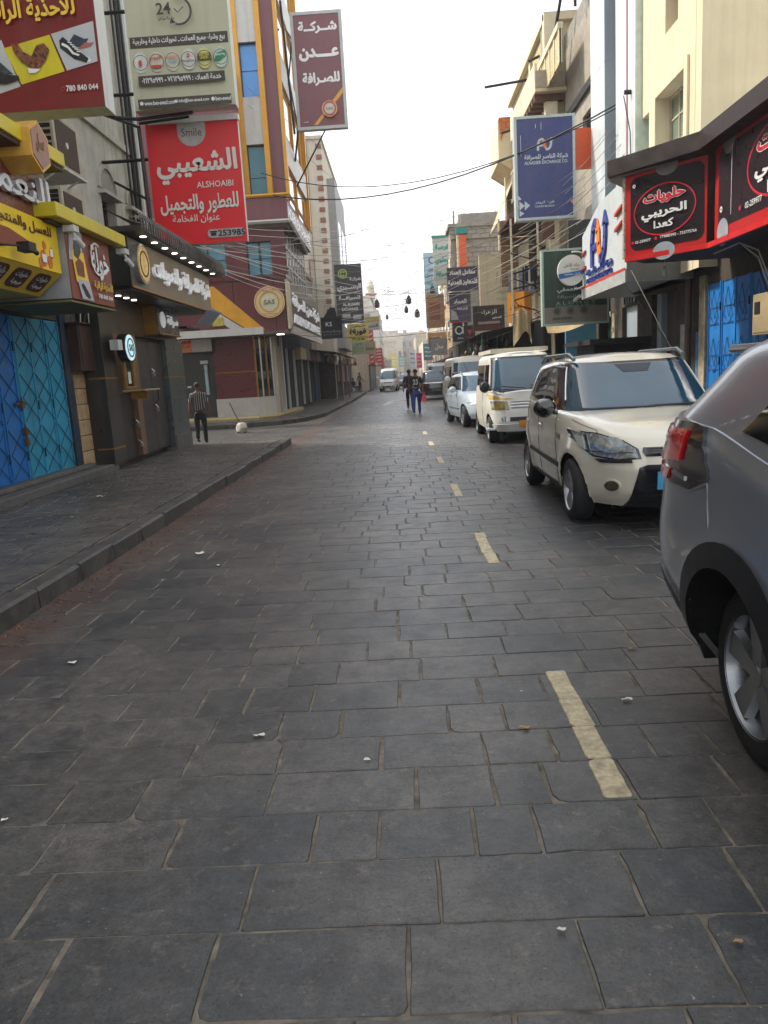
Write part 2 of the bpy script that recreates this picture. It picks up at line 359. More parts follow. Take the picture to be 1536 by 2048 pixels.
def slab_geo(x0, x1, y0, y1, top, dz=.008, g=.0022, cr=.008, wob=.0045):
    rr = random.uniform
    j = lambda: rr(-wob, wob)
    x0 += g + abs(j()); x1 -= g + abs(j()); y0 += g; y1 -= g
    P = []
    for (cx, cy, sx, sy) in ((x0, y0, 1, 1), (x1, y0, -1, 1), (x1, y1, -1, -1), (x0, y1, 1, -1)):
        c = cr * rr(.3, 1.5) if random.random() < .88 else cr * rr(3, 7)
        c = min(c, (x1 - x0) * .3, (y1 - y0) * .3)
        ax, ay = cx + j(), cy + j() * .6
        tri = [(ax, ay + sy * c), (ax + sx * c * .3, ay + sy * c * .3), (ax + sx * c, ay)]
        P += tri if (sx, sy) in ((1, 1), (-1, -1)) else tri[::-1]
    Q = []
    for (ax, ay), (bx, by) in zip(P, P[1:] + P[:1]):
        Q.append((ax, ay)); l = math.hypot(bx - ax, by - ay)
        if l > .1:
            for k_ in range(1, 4 if l > .25 else 3):
                f = k_ / (4 if l > .25 else 3) + rr(-.08, .08); nx_, ny_ = (by - ay) / l, -(bx - ax) / l; o_ = -abs(rr(0, .0045)) * (2.6 if random.random() < .12 else 1); Q.append((ax + (bx - ax) * f + nx_ * o_, ay + (by - ay) * f + ny_ * o_))
    P = Q
    tx, ty = rr(-.004, .004), rr(-.005, .005); mx_, my_ = (x0 + x1) / 2, (y0 + y1) / 2; h = top + rr(-.002, .002)
    n = len(P); b = .0025
    up = []
    for x, y in P:
        ux = x + (b if x < mx_ else -b); uy = y + (b if y < my_ else -b); up.append((ux, uy, h + (ux - mx_) * tx + (uy - my_) * ty))
    lo = [(x, y, h - .004 + (x - mx_) * tx + (y - my_) * ty) for x, y in P]; bt = [(x, y, top - dz - .008) for x, y in P]
    vs = up + lo + bt
    fs = [tuple(range(n))] + [(i + n, (i + 1) % n + n, (i + 1) % n, i) for i in range(n)] + [(i + 2 * n, (i + 1) % n + 2 * n, (i + 1) % n + n, i + n) for i in range(n)]
    return vs, fs
def in_view(x, y):                    # generous wedge of ground in front of the viewer
    return y > 1.35 and abs(x - .0) < .56 * y + .5
def pave(parent, rows, top, limit, mat, name='paving_slab', **k):
    slabs = []
    for (y0, y1, xs) in rows:
        for a, b in zip(xs, xs[1:]): slabs.append((a, b, y0, y1))
    vis = sorted([s for s in slabs if in_view((s[0] + s[1]) / 2, (s[2] + s[3]) / 2)], key=lambda s: s[2] + .0 * abs(s[0]))[:limit]
    vs_ = set(vis); rest = MB()
    for s in slabs:
        g = slab_geo(*s, top, **k)
        if s in vs_:
            m = MB(); m.add(*g); part(name, m, mat, parent, fix=False)
        else: rest.add(*g)
    o = part(name + '_field', rest, mat, parent, fix=False); o['kind'] = 'stuff'
KX = -2.83
rows = []
meas = [(1.36, 1.65, [-1.3, -.74, -.2, .2, .62, 1.02]), (1.65, 1.97, [-1.55, -1.07, -.62, -.06, .43, .79, 1.3]), (1.97, 2.28, [-1.85, -1.26, -.56, .04, .64, .98, 1.5]),
        (2.28, 2.57, [-1.9, -1.35, -.89, -.39, -.16, .18, .4, .78, 1.03, 1.45]), (2.57, 2.87, [-1.8, -1.43, -1.11, -.59, -.02, .28, .49, .8, 1.18, 1.6])]
def fill_x(xs, lo, hi, wmin=.24, wmax=.58):
    xs = list(xs)
    while xs[-1] < hi - wmin: xs.append(min(hi, xs[-1] + random.uniform(wmin, wmax)))
    while xs[0] > lo + wmin: xs.insert(0, max(lo, xs[0] - random.uniform(wmin, wmax)))
    xs[0] = min(xs[0], lo) if xs[0] < lo + wmin else xs[0]; xs[0] = lo; xs[-1] = hi
    return xs
for y0, y1, xs in meas: rows.append((y0, y1, fill_x(xs, KX, 4.3)))
y = 2.87
while y < 78:
    d = random.uniform(.285, .325); s0 = random.uniform(-1, 1); lo = -15.5 if 19.0 < y < 26.6 else KX
    if y > 68.2 and y < 72: lo = -8
    rows.append((y, y + d, fill_x([s0, s0 + random.uniform(.25, .5)], lo, 4.3))); y += d
y = 1.36
while y > -2.5: rows.append((y - .3, y, fill_x([0, .4], KX, 4.3))); y -= .3
pave(road, rows, 0.0, 300, stone)
# pale lane marks let into the road
lane = M('pale_lane_mark', (186, 172, 140), .6, var=.25, scale=30, bump=.4, dirt=.6, dcol=(90, 80, 66))
ys = sorted({r[0] for r in rows} | {r[1] for r in rows})
for a, b, x, al in ((2.585, 3.80, .735, 1), (6.12, 7.3, .70, 1), (9.6, 10.7, .685, 1), (13.2, 14.2, .665, 1), (16.5, 17.4, .635, 1), (19.6, 20.5, .605, 1)):
    cuts = [a] + [q for q in ys if a + .08 < q < b - .08] + [b]
    for c, d in zip(cuts, cuts[1:]):
        j = random.uniform(-.006, .006); m = MB(); m.add(*slab_geo(x - .058 + j, x + .058 + j, c - .002, d + .002, .006, dz=.004, g=.004, cr=.012, wob=.003)); part('lane_mark', m, lane, road, fix=False)
am = MB(); am.slab([(-.95, 39.5), (-.6, 39.5), (-.35, 44), (.9, 45.5), (.9, 46.6), (-.7, 45.2)], .004, .009)
part('worn_arrow_mark', am, M('worn_white_mark', (190, 188, 182), .7, var=.4, scale=12), road)

# near pavement on the left
sw = structure('sidewalk', MB().slab([(-6.4, -3), (-3.02, -3), (-3.02, 18.75), (-6.4, 18.75)], -.02, .135), mortar)
rows = []; y = 1.0
while y < 18.6:
    d = random.uniform(.19, .23); s0 = random.uniform(-5, -3.5); rows.append((y, min(18.75, y + d), fill_x([s0, s0 + .3], -5.75, -3.04, .2, .42))); y += d
pave(sw, rows, .155, 300, stone2, name='small_paving_slab', dz=.012, g=.005, cr=.012, wob=.004)
def kerb_line(parent, pts, L=.8, wd=.19, h=.16, top=0.0):
    for (x0, y0), (x1, y1) in zip(pts, pts[1:]):
        v = Vector((x1 - x0, y1 - y0)); n = max(1, round(v.length / L)); u = v.normalized(); p = Vector((-u.y, u.x))
        for i in range(n):
            a = Vector((x0, y0)) + v * (i / n) + u * .01; b = Vector((x0, y0)) + v * ((i + 1) / n) - u * .01
            hh = h + random.uniform(-.01, .01); j = random.uniform(-.012, .012); b0 = random.uniform(.012, .024)
            a = a + p * j; b = b + p * j; q = [a, b, b + p * wd, a + p * wd]; q2 = [a + (u + p) * b0, b + (p - u) * b0, b + p * (wd - b0) - u * b0, a + p * (wd - b0) + u * b0]
            m = MB(); vs = [(c.x, c.y, -.02) for c in q] + [(c.x, c.y, hh - b0) for c in q] + [(c.x, c.y, hh) for c in q2]
            m.add(vs, [(0, 1, 5, 4), (1, 2, 6, 5), (2, 3, 7, 6), (3, 0, 4, 7), (4, 5, 9, 8), (5, 6, 10, 9), (6, 7, 11, 10), (7, 4, 8, 11), (8, 9, 10, 11)]); part('kerb_stone', m, kerbm, parent)
kerb_line(sw, [(KX, -3), (KX + .01, 7), (KX + .03, 18.96)]); kerb_line(sw, [(KX + .03, 18.98), (-6.3, 18.98)])
# corner pavement across the side street
K2 = [(-15.5, 26.9), (-7.7, 26.75), (-5.4, 26.9), (-4.3, 27.5), (-3.6, 28.9), (-3.15, 31.8), (-2.95, 45), (-2.95, 67.8)]
sw2 = structure('corner_pavement', MB().slab([(-15.5, 27.1), (-7.7, 26.95), (-5.5, 27.1), (-4.45, 27.65), (-3.8, 29), (-3.36, 31.8), (-3.16, 45), (-3.16, 67.8), (-7, 67.8), (-15.5, 60)], -.02, .14), mortar)
kerb_line(sw2, K2[::-1][::-1], h=.165)
rows = []; y = 27.2
while y < 67:
    d = .25; lo, hi = -12 if y < 30 else -7, (-5.6 if y < 27.5 else -4.5 if y < 28.3 else -4.0 if y < 29.5 else -3.5 if y < 31.8 else -3.3 if y < 40 else -3.2)
    rows.append((y, y + d, fill_x([-4.9, -4.6], lo, hi, .25, .45) if hi > -4.6 else fill_x([-6.9, -6.5], lo, hi, .25, .45))); y += d
pave(sw2, rows, .158, 0, stone2, name='small_paving_slab', dz=.012, g=.005, cr=.012, wob=.004)
sw3 = structure('far_left_pavement', MB().slab([(-7, 72.5), (-3.0, 72.5), (-2.9, 170), (-7, 170)], -.02, .15), M('pavement_grey', (110, 106, 102), .7, var=.2, scale=3))
kerb_line(sw3, [(-2.85, 72.5), (-2.75, 110)], L=1.2)
# right pavement, behind the parked cars
sw4 = structure('right_pavement', MB().slab([(4.5, -3), (9, -3), (9, 170), (4.5, 170)], -.02, .15), stone2)
kerb_line(sw4, [(4.5, 60), (4.5, 3)], L=1.0)
# ================================================================ LEFT SIDE
def wp(name, mb, mat, th, **k):           # a part whose mesh is given in world coordinates
    o = part(name, mb, mat, th, **k)
    if th.type == 'EMPTY': o.matrix_parent_inverse = (Matrix.Translation(th.location) @ Matrix.Rotation(th.rotation_euler.z, 4, 'Z')).inverted()
    return o
def cable(pts, r, mat, label, group, name='cable', cat='cable', n=4):
    o = part(name, MB().tube(pts, r, n), mat); o['category'] = cat; o['label'] = label
    if group: o['group'] = group
    return o
white = M('white_paint', (205, 205, 200), .55, var=.08, dirt=.25); offw = M('off_white_metal', (188, 190, 184), .5, var=.08, streak=.35)
dkmetal = M('dark_steel', (38, 36, 35), .5, metal=.4, var=.25); blackm = M('black_cladding', (34, 33, 32), .35, var=.2, scale=3)
plaster = M('grey_plaster', (172, 170, 158), .9, var=.1, scale=2.5, bump=.25, dirt=.35, streak=.5, dcol=(104, 98, 86))
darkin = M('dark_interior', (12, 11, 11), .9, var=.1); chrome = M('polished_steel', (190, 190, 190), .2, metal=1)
gold = M('gold_trim', (150, 112, 52), .35, metal=.6, var=.2); glassd = glass('dark_window_glass', (30, 38, 44)); glasst = glass('teal_window_glass', (70, 130, 150), .04)
glassb = M('blue_film_glass', (58, 140, 215), .15, var=.05, coat=.5); lampw = M('lit_lamp', (255, 250, 235), .5, var=0, emit=4)
ltr_w = M('white_lettering', (215, 216, 214), .5, var=.05); ltr_y = M('yellow_lettering', (226, 190, 60), .55, var=.05); ltr_k = M('black_lettering', (28, 26, 26), .6, var=.05)
wood = M('brown_frame', (74, 52, 38), .6, var=.25)

# grey plastered building over the first shops (runs along the pavement)
gb = thing('shop_building', 'grey plastered building above the blue shutters, stained, with two arched niches', 'building', (-6.0, -2, 0), 90)
H = []   # local x = world y + 2
wins = [(18.55, 19.35, 4.5, 5.62), (20.15, 20.75, 4.3, 5.5), (18.4, 19.4, 9.0, 10.4)]
part('wall', holed(-3, 20.85, 3.1, 15, wins, .25), plaster, gb, fix=False)
part('end_wall', MB().box(20.86, 20.9, .0, 9, 0, 15).box(-3, 20.86, 8.9, 9, 0, 15).box(-3, 20.86, .3, 9, 14.6, 15), plaster, gb)
for a, b, c, d in wins: window(gb, a, b, c, d, .25, glassd, wood, 2, 1)
for cx, w_ in ((18.95, .46), (20.45, .36)):
    part('arch_niche', MB().prism([(cx - w_, 5.75)] + [(cx + w_, 5.75)] + [(cx + w_ * math.cos(R(a)), 5.75 + w_ * 1.35 * math.sin(R(a))) for a in range(15, 180, 15)], -.012, .03), M('niche_plaster', (140, 136, 124), .9, var=.12, dirt=.4), gb)
    part('arch_moulding', MB().ring(cx, 5.75, w_, w_ + .09, -.05, .0, 12, 0, 180), plaster, gb)
    part('window_hood', MB().box(cx - w_ - .08, cx + w_ + .05, -.16, 0, 5.62, 5.69), plaster, gb)
part('string_course', MB().box(-3, 20.85, -.07, 0, 6.9, 7.05), plaster, gb)
# ground floor behind the shutters
part('lower_wall', holed(-3, 14.99, .2, 3.1, [(5.2, 14.72, .36, 2.78)], .28, y=-.4), M('grimy_wall', (70, 62, 52), .9, var=.3, dirt=.5), gb, fix=False)
part('lintel', MB().box(-3, 16, -.41, .3, 3.1, 3.4), M('grimy_wall', (70, 62, 52)), gb)
plm = M('plinth_concrete', (84, 84, 82), .75, var=.3, scale=7, bump=.4, dirt=.4)
pl = thing('raised_step', 'long worn concrete step under the blue shutters', 'step', (-5.35, -2, .14), 90)
part('step_slab', MB().slab([(-3, -.17), (15.7, -.13), (15.9, .12), (20.5, .15), (20.5, 1.6), (-3, 1.6)], 0, .145), plm, pl, bevel=.02)
part('step_top', MB().slab([(-3, .06), (15.2, .08), (15.4, .4), (15.4, 1.6), (-3, 1.6)], .147, .215), plm, pl, bevel=.015)
bl1 = M('bright_blue_shutter_paint', (18, 104, 176), .45, var=.12, scale=3, dirt=.3, streak=.3, dcol=(40, 60, 84)); bl2 = M('teal_blue_shutter_paint', (38, 136, 170), .5, var=.14, scale=3, dirt=.35, streak=.35, dcol=(44, 70, 84))
blk = M('blue_door_rod', (14, 38, 60), .5, var=.2)
def folding_shutter(label, loc, rz, W, Hh, n, mat, style=0, lock=True, dull=None):
    t = thing('folding_shutter', label, 'shutter', loc, rz, 'blue folding shop shutters')
    pw = W / n
    for i in range(n):
        a = i * pw + .012; b = (i + 1) * pw - .012; j = .012 * (i % 2)
        p = part('door_panel', MB().box(a, b, j, j + .04, 0, Hh), mat, t, bevel=.008)
        part('panel_fold', MB().box(a, a + .03, j - .018, j - .001, 0, Hh).box(b - .03, b, j - .018, j - .001, 0, Hh), mat, p)
        m = MB(); y = j - .014; r = .007
        if style == 0:
            k = 3; hh = Hh / k
            for q in range(k):
                z0 = q * hh + .04; z1 = (q + 1) * hh - .04; zm = (z0 + z1) / 2
                m.tube([(a + .03, y, z0), (b - .03, y, zm), (a + .03, y, z1)], r, 5); m.tube([(b - .03, y - .01, z0), (a + .03, y - .01, zm), (b - .03, y - .01, z1)], r, 5)
        else:
            for z0 in (.12, .98, 1.86):
                mx = (a + b) / 2; z1 = z0 + .62
                m.tube([(a + .05, y, z0 + .3), (b - .05, y, z0 + .3)], r, 5); m.tube([(a + .08, y, z0 + .12), (mx, y - .008, z1), (b - .1, y, z0 + .1)], r, 5)
                m.tube([(a + .06, y, z1 - .12), (mx + .06, y - .012, z0 + .1), (b - .05, y, z1 - .06)], r, 5)
                m.tube([(mx + .13 * math.cos(R(q)), y, z0 + .12 + .13 * math.sin(R(q))) for q in range(180, 361, 20)], r, 5)
            m.box(a, b, y + .002, y + .012, 1.0, 1.03); m.box(a, b, y + .002, y + .012, 1.84, 1.87)
        part('rod_grille', m, blk if style == 0 else M('blue_rod_relief', (16, 80, 140), .5), p)
        for z in (.35, Hh * .45, Hh - .45):
            part('hinge', MB().tube([(b, j - .02, z - .07), (b, j - .02, z + .07)], .016, 6), dkmetal, p)
    if lock:
        for z in (.95, .55, .4):
            part('padlock', MB().box(W - .06, W + .02, -.07, -.02, z * Hh / 2.4 + .1, z * Hh / 2.4 + .21).tube([(W - .05, -.045, z * Hh / 2.4 + .2), (W - .02, -.045, z * Hh / 2.4 + .27), (W + .01, -.045, z * Hh / 2.4 + .2)], .01, 5), M('rusty_brass', (92, 74, 48), .5, metal=.5, var=.3), t)
        part('hasp', MB().box(W - .2, W + .12, -.05, -.025, Hh * .46, Hh * .46 + .035), M('rusty_brass', (92, 74, 48)), t)
    return t
folding_shutter('bright royal blue folding shutter at the left end of the row with padlocks', (-5.6, 8.55, .36), 90, 2.56, 2.4, 5, bl1)
folding_shutter('faded teal blue folding shutter beside the beige pillar with black diamond rods', (-5.6, 11.16, .36), 90, 1.55, 2.4, 3, bl2, lock=False)
folding_shutter('blue folding shutter farthest left partly outside the view', (-5.6, 5.6, .36), 90, 2.8, 2.4, 5, bl1, lock=False)
part('shutter_jamb', MB().box(14.74, 14.99, -.44, -.3, .36, 3.1), M('dark_blue_jamb', (20, 44, 66), .6, var=.4, dirt=.5), gb)
bp_ = thing('stone_pillar', 'beige stone pillar with worn blocks between blue shutter and black shop front', 'pillar', (-5.58, 13.02, .2), 90)
bst = M('beige_stone', (170, 144, 106), .85, var=.2, scale=9, bump=.5, dirt=.45, dcol=(90, 66, 46), isl=.1)
z = .1
for i in range(9): part('stone_block', MB().box(0, .86, random.uniform(-.015, .0), .3, z, z + .262), bst, bp_, bevel=.012); z += .272
part('pillar_core', MB().box(.01, .85, .02, .45, 0, 2.9), mortar, bp_)
eb = thing('electric_box', 'dark brown metal meter box hung on the beige pillar under loose wires', 'meter box', (-5.58, 12.95, 1.95), 90)
part('box_body', MB().box(0, .72, -.22, -.02, 0, .78), M('brown_box_paint', (58, 34, 26), .5, var=.2, dirt=.3), eb, bevel=.012)
part('box_door', MB().box(.03, .45, -.235, -.222, .03, .75), M('brown_box_door', (52, 28, 22), .45, var=.2), eb, bevel=.006)
part('box_hood', MB().box(-.03, .75, -.27, 0, .785, .81), M('brown_box_paint', (58, 34, 26)), eb)
for i in range(7):
    a = 13.1 + .12 * i; p = [(-5.36, a, 2.75), (-5.33 + .05 * math.sin(i), a + .12 * math.sin(i * 2), 3.0 + .05 * i), (-5.3, a - .12 * math.cos(i), 3.2), (-5.35, a + .1 * math.sin(i * 3), 3.38)]
    cable(p, .012, dkmetal if i % 3 else offw, 'thin loose wire looping from the brown meter box to the soffit', 'wires over the brown meter box', 'wire', 'wire')

# black clad exchange shop front
bf = thing('exchange_shop', 'dark grey clad shop front with closed double doors, copper strip and cash hatch', 'shop front', (-5.2, 13.5, .14), 90)
clad = M('charcoal_panel', (42, 40, 38), .32, var=.14, scale=2, streak=.2); clad2 = M('charcoal_door', (48, 45, 42), .4, var=.12, scale=2); bronze = M('bronze_strip', (122, 92, 68), .35, metal=.4, var=.15); tgreen = M('slate_green_panel', (58, 66, 66), .3, var=.15)
part('left_pier', MB().box(0, .6, 0, .9, .12, 3.3), clad, bf, bevel=.006); part('pier_joint', MB().box(-.004, .604, -.004, .3, 1.66, 1.69).box(-.004, .604, -.004, .3, .4, .43), gold, bf)
part('upper_panel', MB().box(.6, 5.05, .1, .5, 2.5, 3.3), M('brown_grey_panel', (56, 49, 42), .35, var=.1), bf)
part('side_door', MB().box(.64, 1.55, .12, .16, .14, 1.36), clad2, bf, bevel=.006); part('hatch_panel', MB().box(.64, 1.55, .08, .16, 1.38, 2.5), bronze, bf)
part('bronze_strip', MB().box(1.57, 1.85, .02, .2, .14, 2.5), bronze, bf)
for a, b in ((1.9, 2.8), (2.82, 3.72)):
    d_ = part('door_leaf', MB().box(a, b, .1, .15, .14, 2.42), clad2, bf, bevel=.006)
    part('door_rail', MB().box(a + .02, b - .02, .09, .099, 1.65, 1.67), clad, d_)
for x, z in ((2.82, 1.0), (2.82, 1.75), (1.5, .75), (1.55, .35)):
    part('padlock', MB().box(x - .04, x + .04, .0, .05, z - .05, z + .03).tube([(x - .1, .05, z + .1), (x, .02, z + .04)], .018, 6), chrome, bf)
part('door_handle', MB().tube([(2.86, .06, 1.15), (2.9, .02, 1.18), (2.9, .02, 1.42), (2.86, .06, 1.45)], .012, 6), dkmetal, bf)
part('right_pier', MB().box(3.75, 5.05, 0, .5, .12, 2.5), tgreen, bf, bevel=.006); part('pier_base', MB().box(3.8, 5.07, -.03, .4, .0, .36), plm, bf, bevel=.01)
part('pier_joint', MB().box(3.74, 5.054, -.004, .3, 1.66, 1.69), gold, bf)
part('corner_return', MB().box(4.98, 5.05, .5, 2.6, 0, 3.3), tgreen, bf)
part('back_wall', MB().box(.6, 5.05, .2, .5, .1, 2.5), clad, bf)
ht = thing('cash_hatch', 'gold framed cash window with a narrow shelf in the dark shop front', 'hatch', (-5.13, 14.2, 1.5), 90)
part('hatch_frame', MB().box(0, .07, -.05, 0, .1, .8).box(.5, .57, -.05, 0, .1, .8).box(.07, .5, -.05, 0, .73, .8).box(.07, .5, -.05, 0, .1, .15), gold, ht, bevel=.004)
part('pane', MB().box(.07, .5, -.02, .01, .15, .73), glassd, ht); part('shelf', MB().box(-.12, .75, -.42, 0, .05, .085), M('shelf_stone', (150, 126, 90), .3), ht, bevel=.006)
part('bracket', MB().box(.28, .33, -.32, 0, -.1, .05), gold, ht); part('paper_note', MB().box(.16, .3, -.035, -.03, .2, .42), white, ht)
rs = thing('round_lit_sign', 'round glowing white and teal disc sign above the cash hatch', 'round sign', (-5.0, 14.1, 2.1), 90)
part('rim', MB().disc(.08, .25, .26, .26, -.06, .1), dkmetal, rs); part('sign_face', MB().disc(.08, .25, .235, .235, -.075, -.06), M('glow_disc', (170, 205, 212), .5, var=.25, scale=12, emit=.5), rs)
part('emblem', MB().ring(.08, .25, .15, .175, -.085, -.076, 28), M('teal_ink', (30, 70, 84), .6), rs); m = MB(); add_text(m, 'SAS', .08, .25, .2, .12, -.083, .03); part('lettering', m, M('teal_ink', (30, 70, 84)), rs, fix=False)
part('arm_box', MB().box(-.42, -.2, -.03, .12, .2, .38), offw, rs)
# big tan fascia
tf = thing('shop_fascia', 'tan fascia with raised lit white letters and round emblem over the black shop', 'fascia', (-4.5, 13.4, 3.34), 90)
tan = M('tan_panel', (120, 103, 80), .45, var=.08, scale=2, streak=.15)
part('side_panel', MB().box(-.02, .0, 0, 1.4, 0, .95), blackm, tf); part('fascia_core', MB().box(0, 5.6, .03, 1.4, .01, .9), blackm, tf)
part('grey_panel', MB().box(0, .9, 0, .03, .0, .82), M('grey_panel', (86, 84, 80), .4), tf); part('tan_board', MB().box(.9, 5.6, 0, .03, .0, .82), tan, tf)
part('bottom_trim', MB().box(0, 5.6, -.015, 0, -.02, .02), gold, tf)
part('canopy', MB().box(-.3, 5.9, -.32, .6, .84, .93), blackm, tf)
cm = MB()
for i in range(46): x = -.25 + .135 * i; cm.tube([(x, -.3, 1.16), (x, -.35, 1.05), (x + .03, -.34, .86)], .016, 4)
part('corrugated_edge', cm, M('grey_corrugated', (92, 88, 82), .6, var=.3), tf)
part('awning_sheet', MB().add([(-.3, -.31, .94), (5.95, -.31, .94), (5.95, .3, 1.25), (-.3, .3, 1.25)], [(0, 1, 2, 3)]), M('grey_corrugated', (92, 88, 82)), tf, fix=False)
for i in range(9): x = .25 + .62 * i; part('downlight', MB().disc(x, 0, .055, .055, 0, .01, 14), lampw, tf).matrix_local = Matrix.Translation((x, -.2, .835)) @ Matrix.Rotation(R(90), 4, 'X') @ Matrix.Translation((-x, 0, 0))
for i in range(3): x = .8 + .42 * i; part('downlight', MB().disc(x, 0, .05, .05, 0, .01, 14), lampw, tf).matrix_local = Matrix.Translation((x, .55, -.06)) @ Matrix.Rotation(R(90), 4, 'X') @ Matrix.Translation((-x, 0, 0))
part('soffit', MB().box(0, 5.6, .03, 1.4, -.05, .0), blackm, tf)
em = part('emblem', MB().disc(.47, .42, .34, .34, -.09, 0, 32), M('silver_rim', (160, 158, 156), .3, metal=.6), tf)
part('emblem_face', MB().disc(.47, .42, .3, .3, -.1, -.09, 32), M('gold_emblem', (196, 160, 92), .4, var=.35, scale=14, emit=.15), em); part('emblem_ring', MB().ring(.47, .42, .2, .225, -.108, -.1, 28), ltr_k, em)
m = MB(); add_text(m, 'شركة للصرافة والتحويلات', 3.25, .42, 4.2, .42, -.07, .012, .06); part('lettering', m, M('lit_white_letter', (225, 226, 228), .4, var=.05, emit=.1), tf, fix=False)
# small black box sign beneath it
sb = Sign('small black box sign with white emblem and gold edge below the tan fascia', (-5.0, 17.0, 2.7), 90, 1.55, .6, .5, M('black_gloss', (48, 48, 48), .25), None, back=gold, name='box_sign')
sb.disc(.2, .52, .17, M('lit_white_letter', (225, 226, 228)), 'emblem', .02); sb.text('صرافة', .6, .5, .5, .42, M('lit_white_letter', (225, 226, 228)), .03, .03); sb.rect(0, 0, 1, .05, gold)
m = thing('tilted_menu_board', 'tilted light box with printed pictures at the end of the tan fascia', 'light box', (-4.95, 18.0, 2.95), 90)
for i in range(4):
    o = part('picture_panel', MB().box(0, .3, 0, .012, 0, .5), M('pale_picture', (136, 140, 160), .4, var=.3, scale=20), m); o.matrix_local = Matrix.Translation((.1 + i * .3, -.25, .02)) @ Matrix.Rotation(R(48), 4, 'X') @ Matrix.Rotation(R(-12), 4, 'Y')
part('bracket', MB().box(.1, 1.3, -.05, .2, -.02, .02), dkmetal, m)

# fascia of the shoe shop (brown) and its cornice
yel = M('yellow_cladding', (190, 172, 30), .4, var=.08, scale=3, dirt=.25, dcol=(110, 96, 40)); brw = M('brown_red_print', (116, 46, 28), .4, var=.12, scale=2)
fs = Sign('brown fascia with shoe pictures and white calligraphy right of the yellow honey fascia', (-4.3, 11.13, 2.84), 90, 1.52, .93, 1.2, brw, None, back=M('pale_side', (140, 142, 140), .5, streak=.2), name='shop_fascia', cat='fascia')
fs.poly([(.02, .55), (.3, .55), (.36, .99), (.08, .99)], M('print_grey', (170, 172, 176), .5, var=.15)); fs.poly([(.12, .25), (.4, .25), (.34, .7), (.08, .7)], ltr_y); fs.poly([(.2, 0.02), (.46, .02), (.4, .3), (.14, .3)], M('print_grey', (170, 172, 176)))
fs.poly([(.12, .62), (.2, .58), (.28, .7), (.26, .86), (.16, .9)], M('print_dark', (62, 58, 58), .5, var=.3)); fs.poly([(.15, .35), (.3, .34), (.31, .55), (.22, .6), (.13, .52)], M('print_sandal', (120, 60, 30), .5, var=.6, scale=30)); fs.poly([(.2, .22), (.25, .25), (.38, .08), (.36, .04), (.28, .08)], ltr_k)
fs.text('خولة', .7, .62, .42, .5, ltr_w, .03); fs.ring(.64, .68, .2, .23, ltr_w, a0=60, a1=300); fs.text('للأحذية الراقية', .72, .28, .46, .16, ltr_y, .02); fs.text('780 840 044', .74, .12, .36, .07, ltr_w)
c2 = thing('yellow_cornice', 'yellow cladding band over the brown shoe fascia', 'cornice', (-4.15, 9.85, 3.78), 90)
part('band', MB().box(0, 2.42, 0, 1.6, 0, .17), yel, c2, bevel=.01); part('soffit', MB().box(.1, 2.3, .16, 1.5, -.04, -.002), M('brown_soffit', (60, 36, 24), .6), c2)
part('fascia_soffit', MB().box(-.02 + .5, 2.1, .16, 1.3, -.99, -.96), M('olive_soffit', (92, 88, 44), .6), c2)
for y_, lb in ((10.4, 'white dome camera at the left end of the yellow band'), (12.3, 'white dome camera at the right end of the yellow band')):
    k = thing('security_camera', lb, 'camera', (-4.2, y_, 3.6), 90, 'cameras under the yellow band')
    part('mount', MB().box(-.08, .08, -.05, .1, .08, .16), offw, k); part('arm', MB().tube([(0, 0, .09), (.02, -.03, -.02)], .022, 8), offw, k); part('camera_body', MB().tube([(-.04, -.04, .0), (.09, -.07, -.09)], .04, 10), offw, k, smooth=40)
# yellow honey shop fascia
hf = thing('shop_fascia', 'yellow and brown honey shop fascia with white letters at the left edge', 'fascia', (-4.42, 5.96, 2.85), 90); hf.scale = (.961, .961, .961)
L0 = 4.55      # local x of the right end
part('brown_board', MB().box(0, L0 - .05, .02, .1, .95, 1.75), M('brown_gloss', (104, 56, 46), .25, var=.12), hf); part('core', MB().box(0, L0, .1, 1.3, .31, 1.75), M('pale_side', (140, 142, 140)), hf)
ban = M('yellow_banner', (216, 184, 24), .45, var=.12, scale=2); part('banner_board', MB().box(0, L0, -.03, .1, .31, .94), ban, hf)
m = MB(); add_text(m, 'النعمان', 3.38, 1.24, 2.1, .46, -.06, .03, .06); part('lettering', m, M('silver_white_letter', (196, 200, 206), .3, metal=.2), hf, fix=False)
m = MB(); add_text(m, 'للعسل والمنتجات الطبيعية', 3.1, .8, 2.5, .16, -.034, .03); part('lettering', m, M('brown_lettering', (84, 44, 20), .5), hf, fix=False)
part('brown_swoosh', MB().prism([(2.0, .62), (2.4, .45), (2.9, .42), (3.3, .5), (3.7, .6), (3.2, .68), (2.4, .68)], -.036, -.03), M('brown_print', (120, 50, 24), .5, var=.1), hf)
m = MB()
for (x, z, r_) in ((4.05, .45, .09), (4.22, .42, .07), (4.3, .55, .06), (4.1, .62, .05), (3.95, .38, .06)): m.disc(x, z, r_, r_ * 1.2, -.038, -.03, 12)
part('honey_jar_print', m, M('orange_print', (196, 104, 24), .4, var=.5, scale=25), hf); part('jar_label_print', MB().box(4.0, 4.12, -.041, -.038, .4, .5).box(4.25, 4.33, -.041, -.038, .5, .6), ltr_w, hf)
sl_ = MB().add([(0, -.03, .3), (L0, -.03, .3), (L0 - .1, .28, .02), (0, .28, .02), (0, 1.2, .02), (L0 - .1, 1.2, .02), (L0, 1.2, .3), (0, 1.2, .3)], [(0, 1, 2, 3), (3, 2, 5, 4), (1, 6, 5, 2), (0, 3, 4, 7), (0, 7, 6, 1)])
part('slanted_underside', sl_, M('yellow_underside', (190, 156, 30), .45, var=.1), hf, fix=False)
q = Matrix.Translation((0, -.035, .3)) @ Matrix.Rotation(math.atan2(.31, .28), 4, 'X')
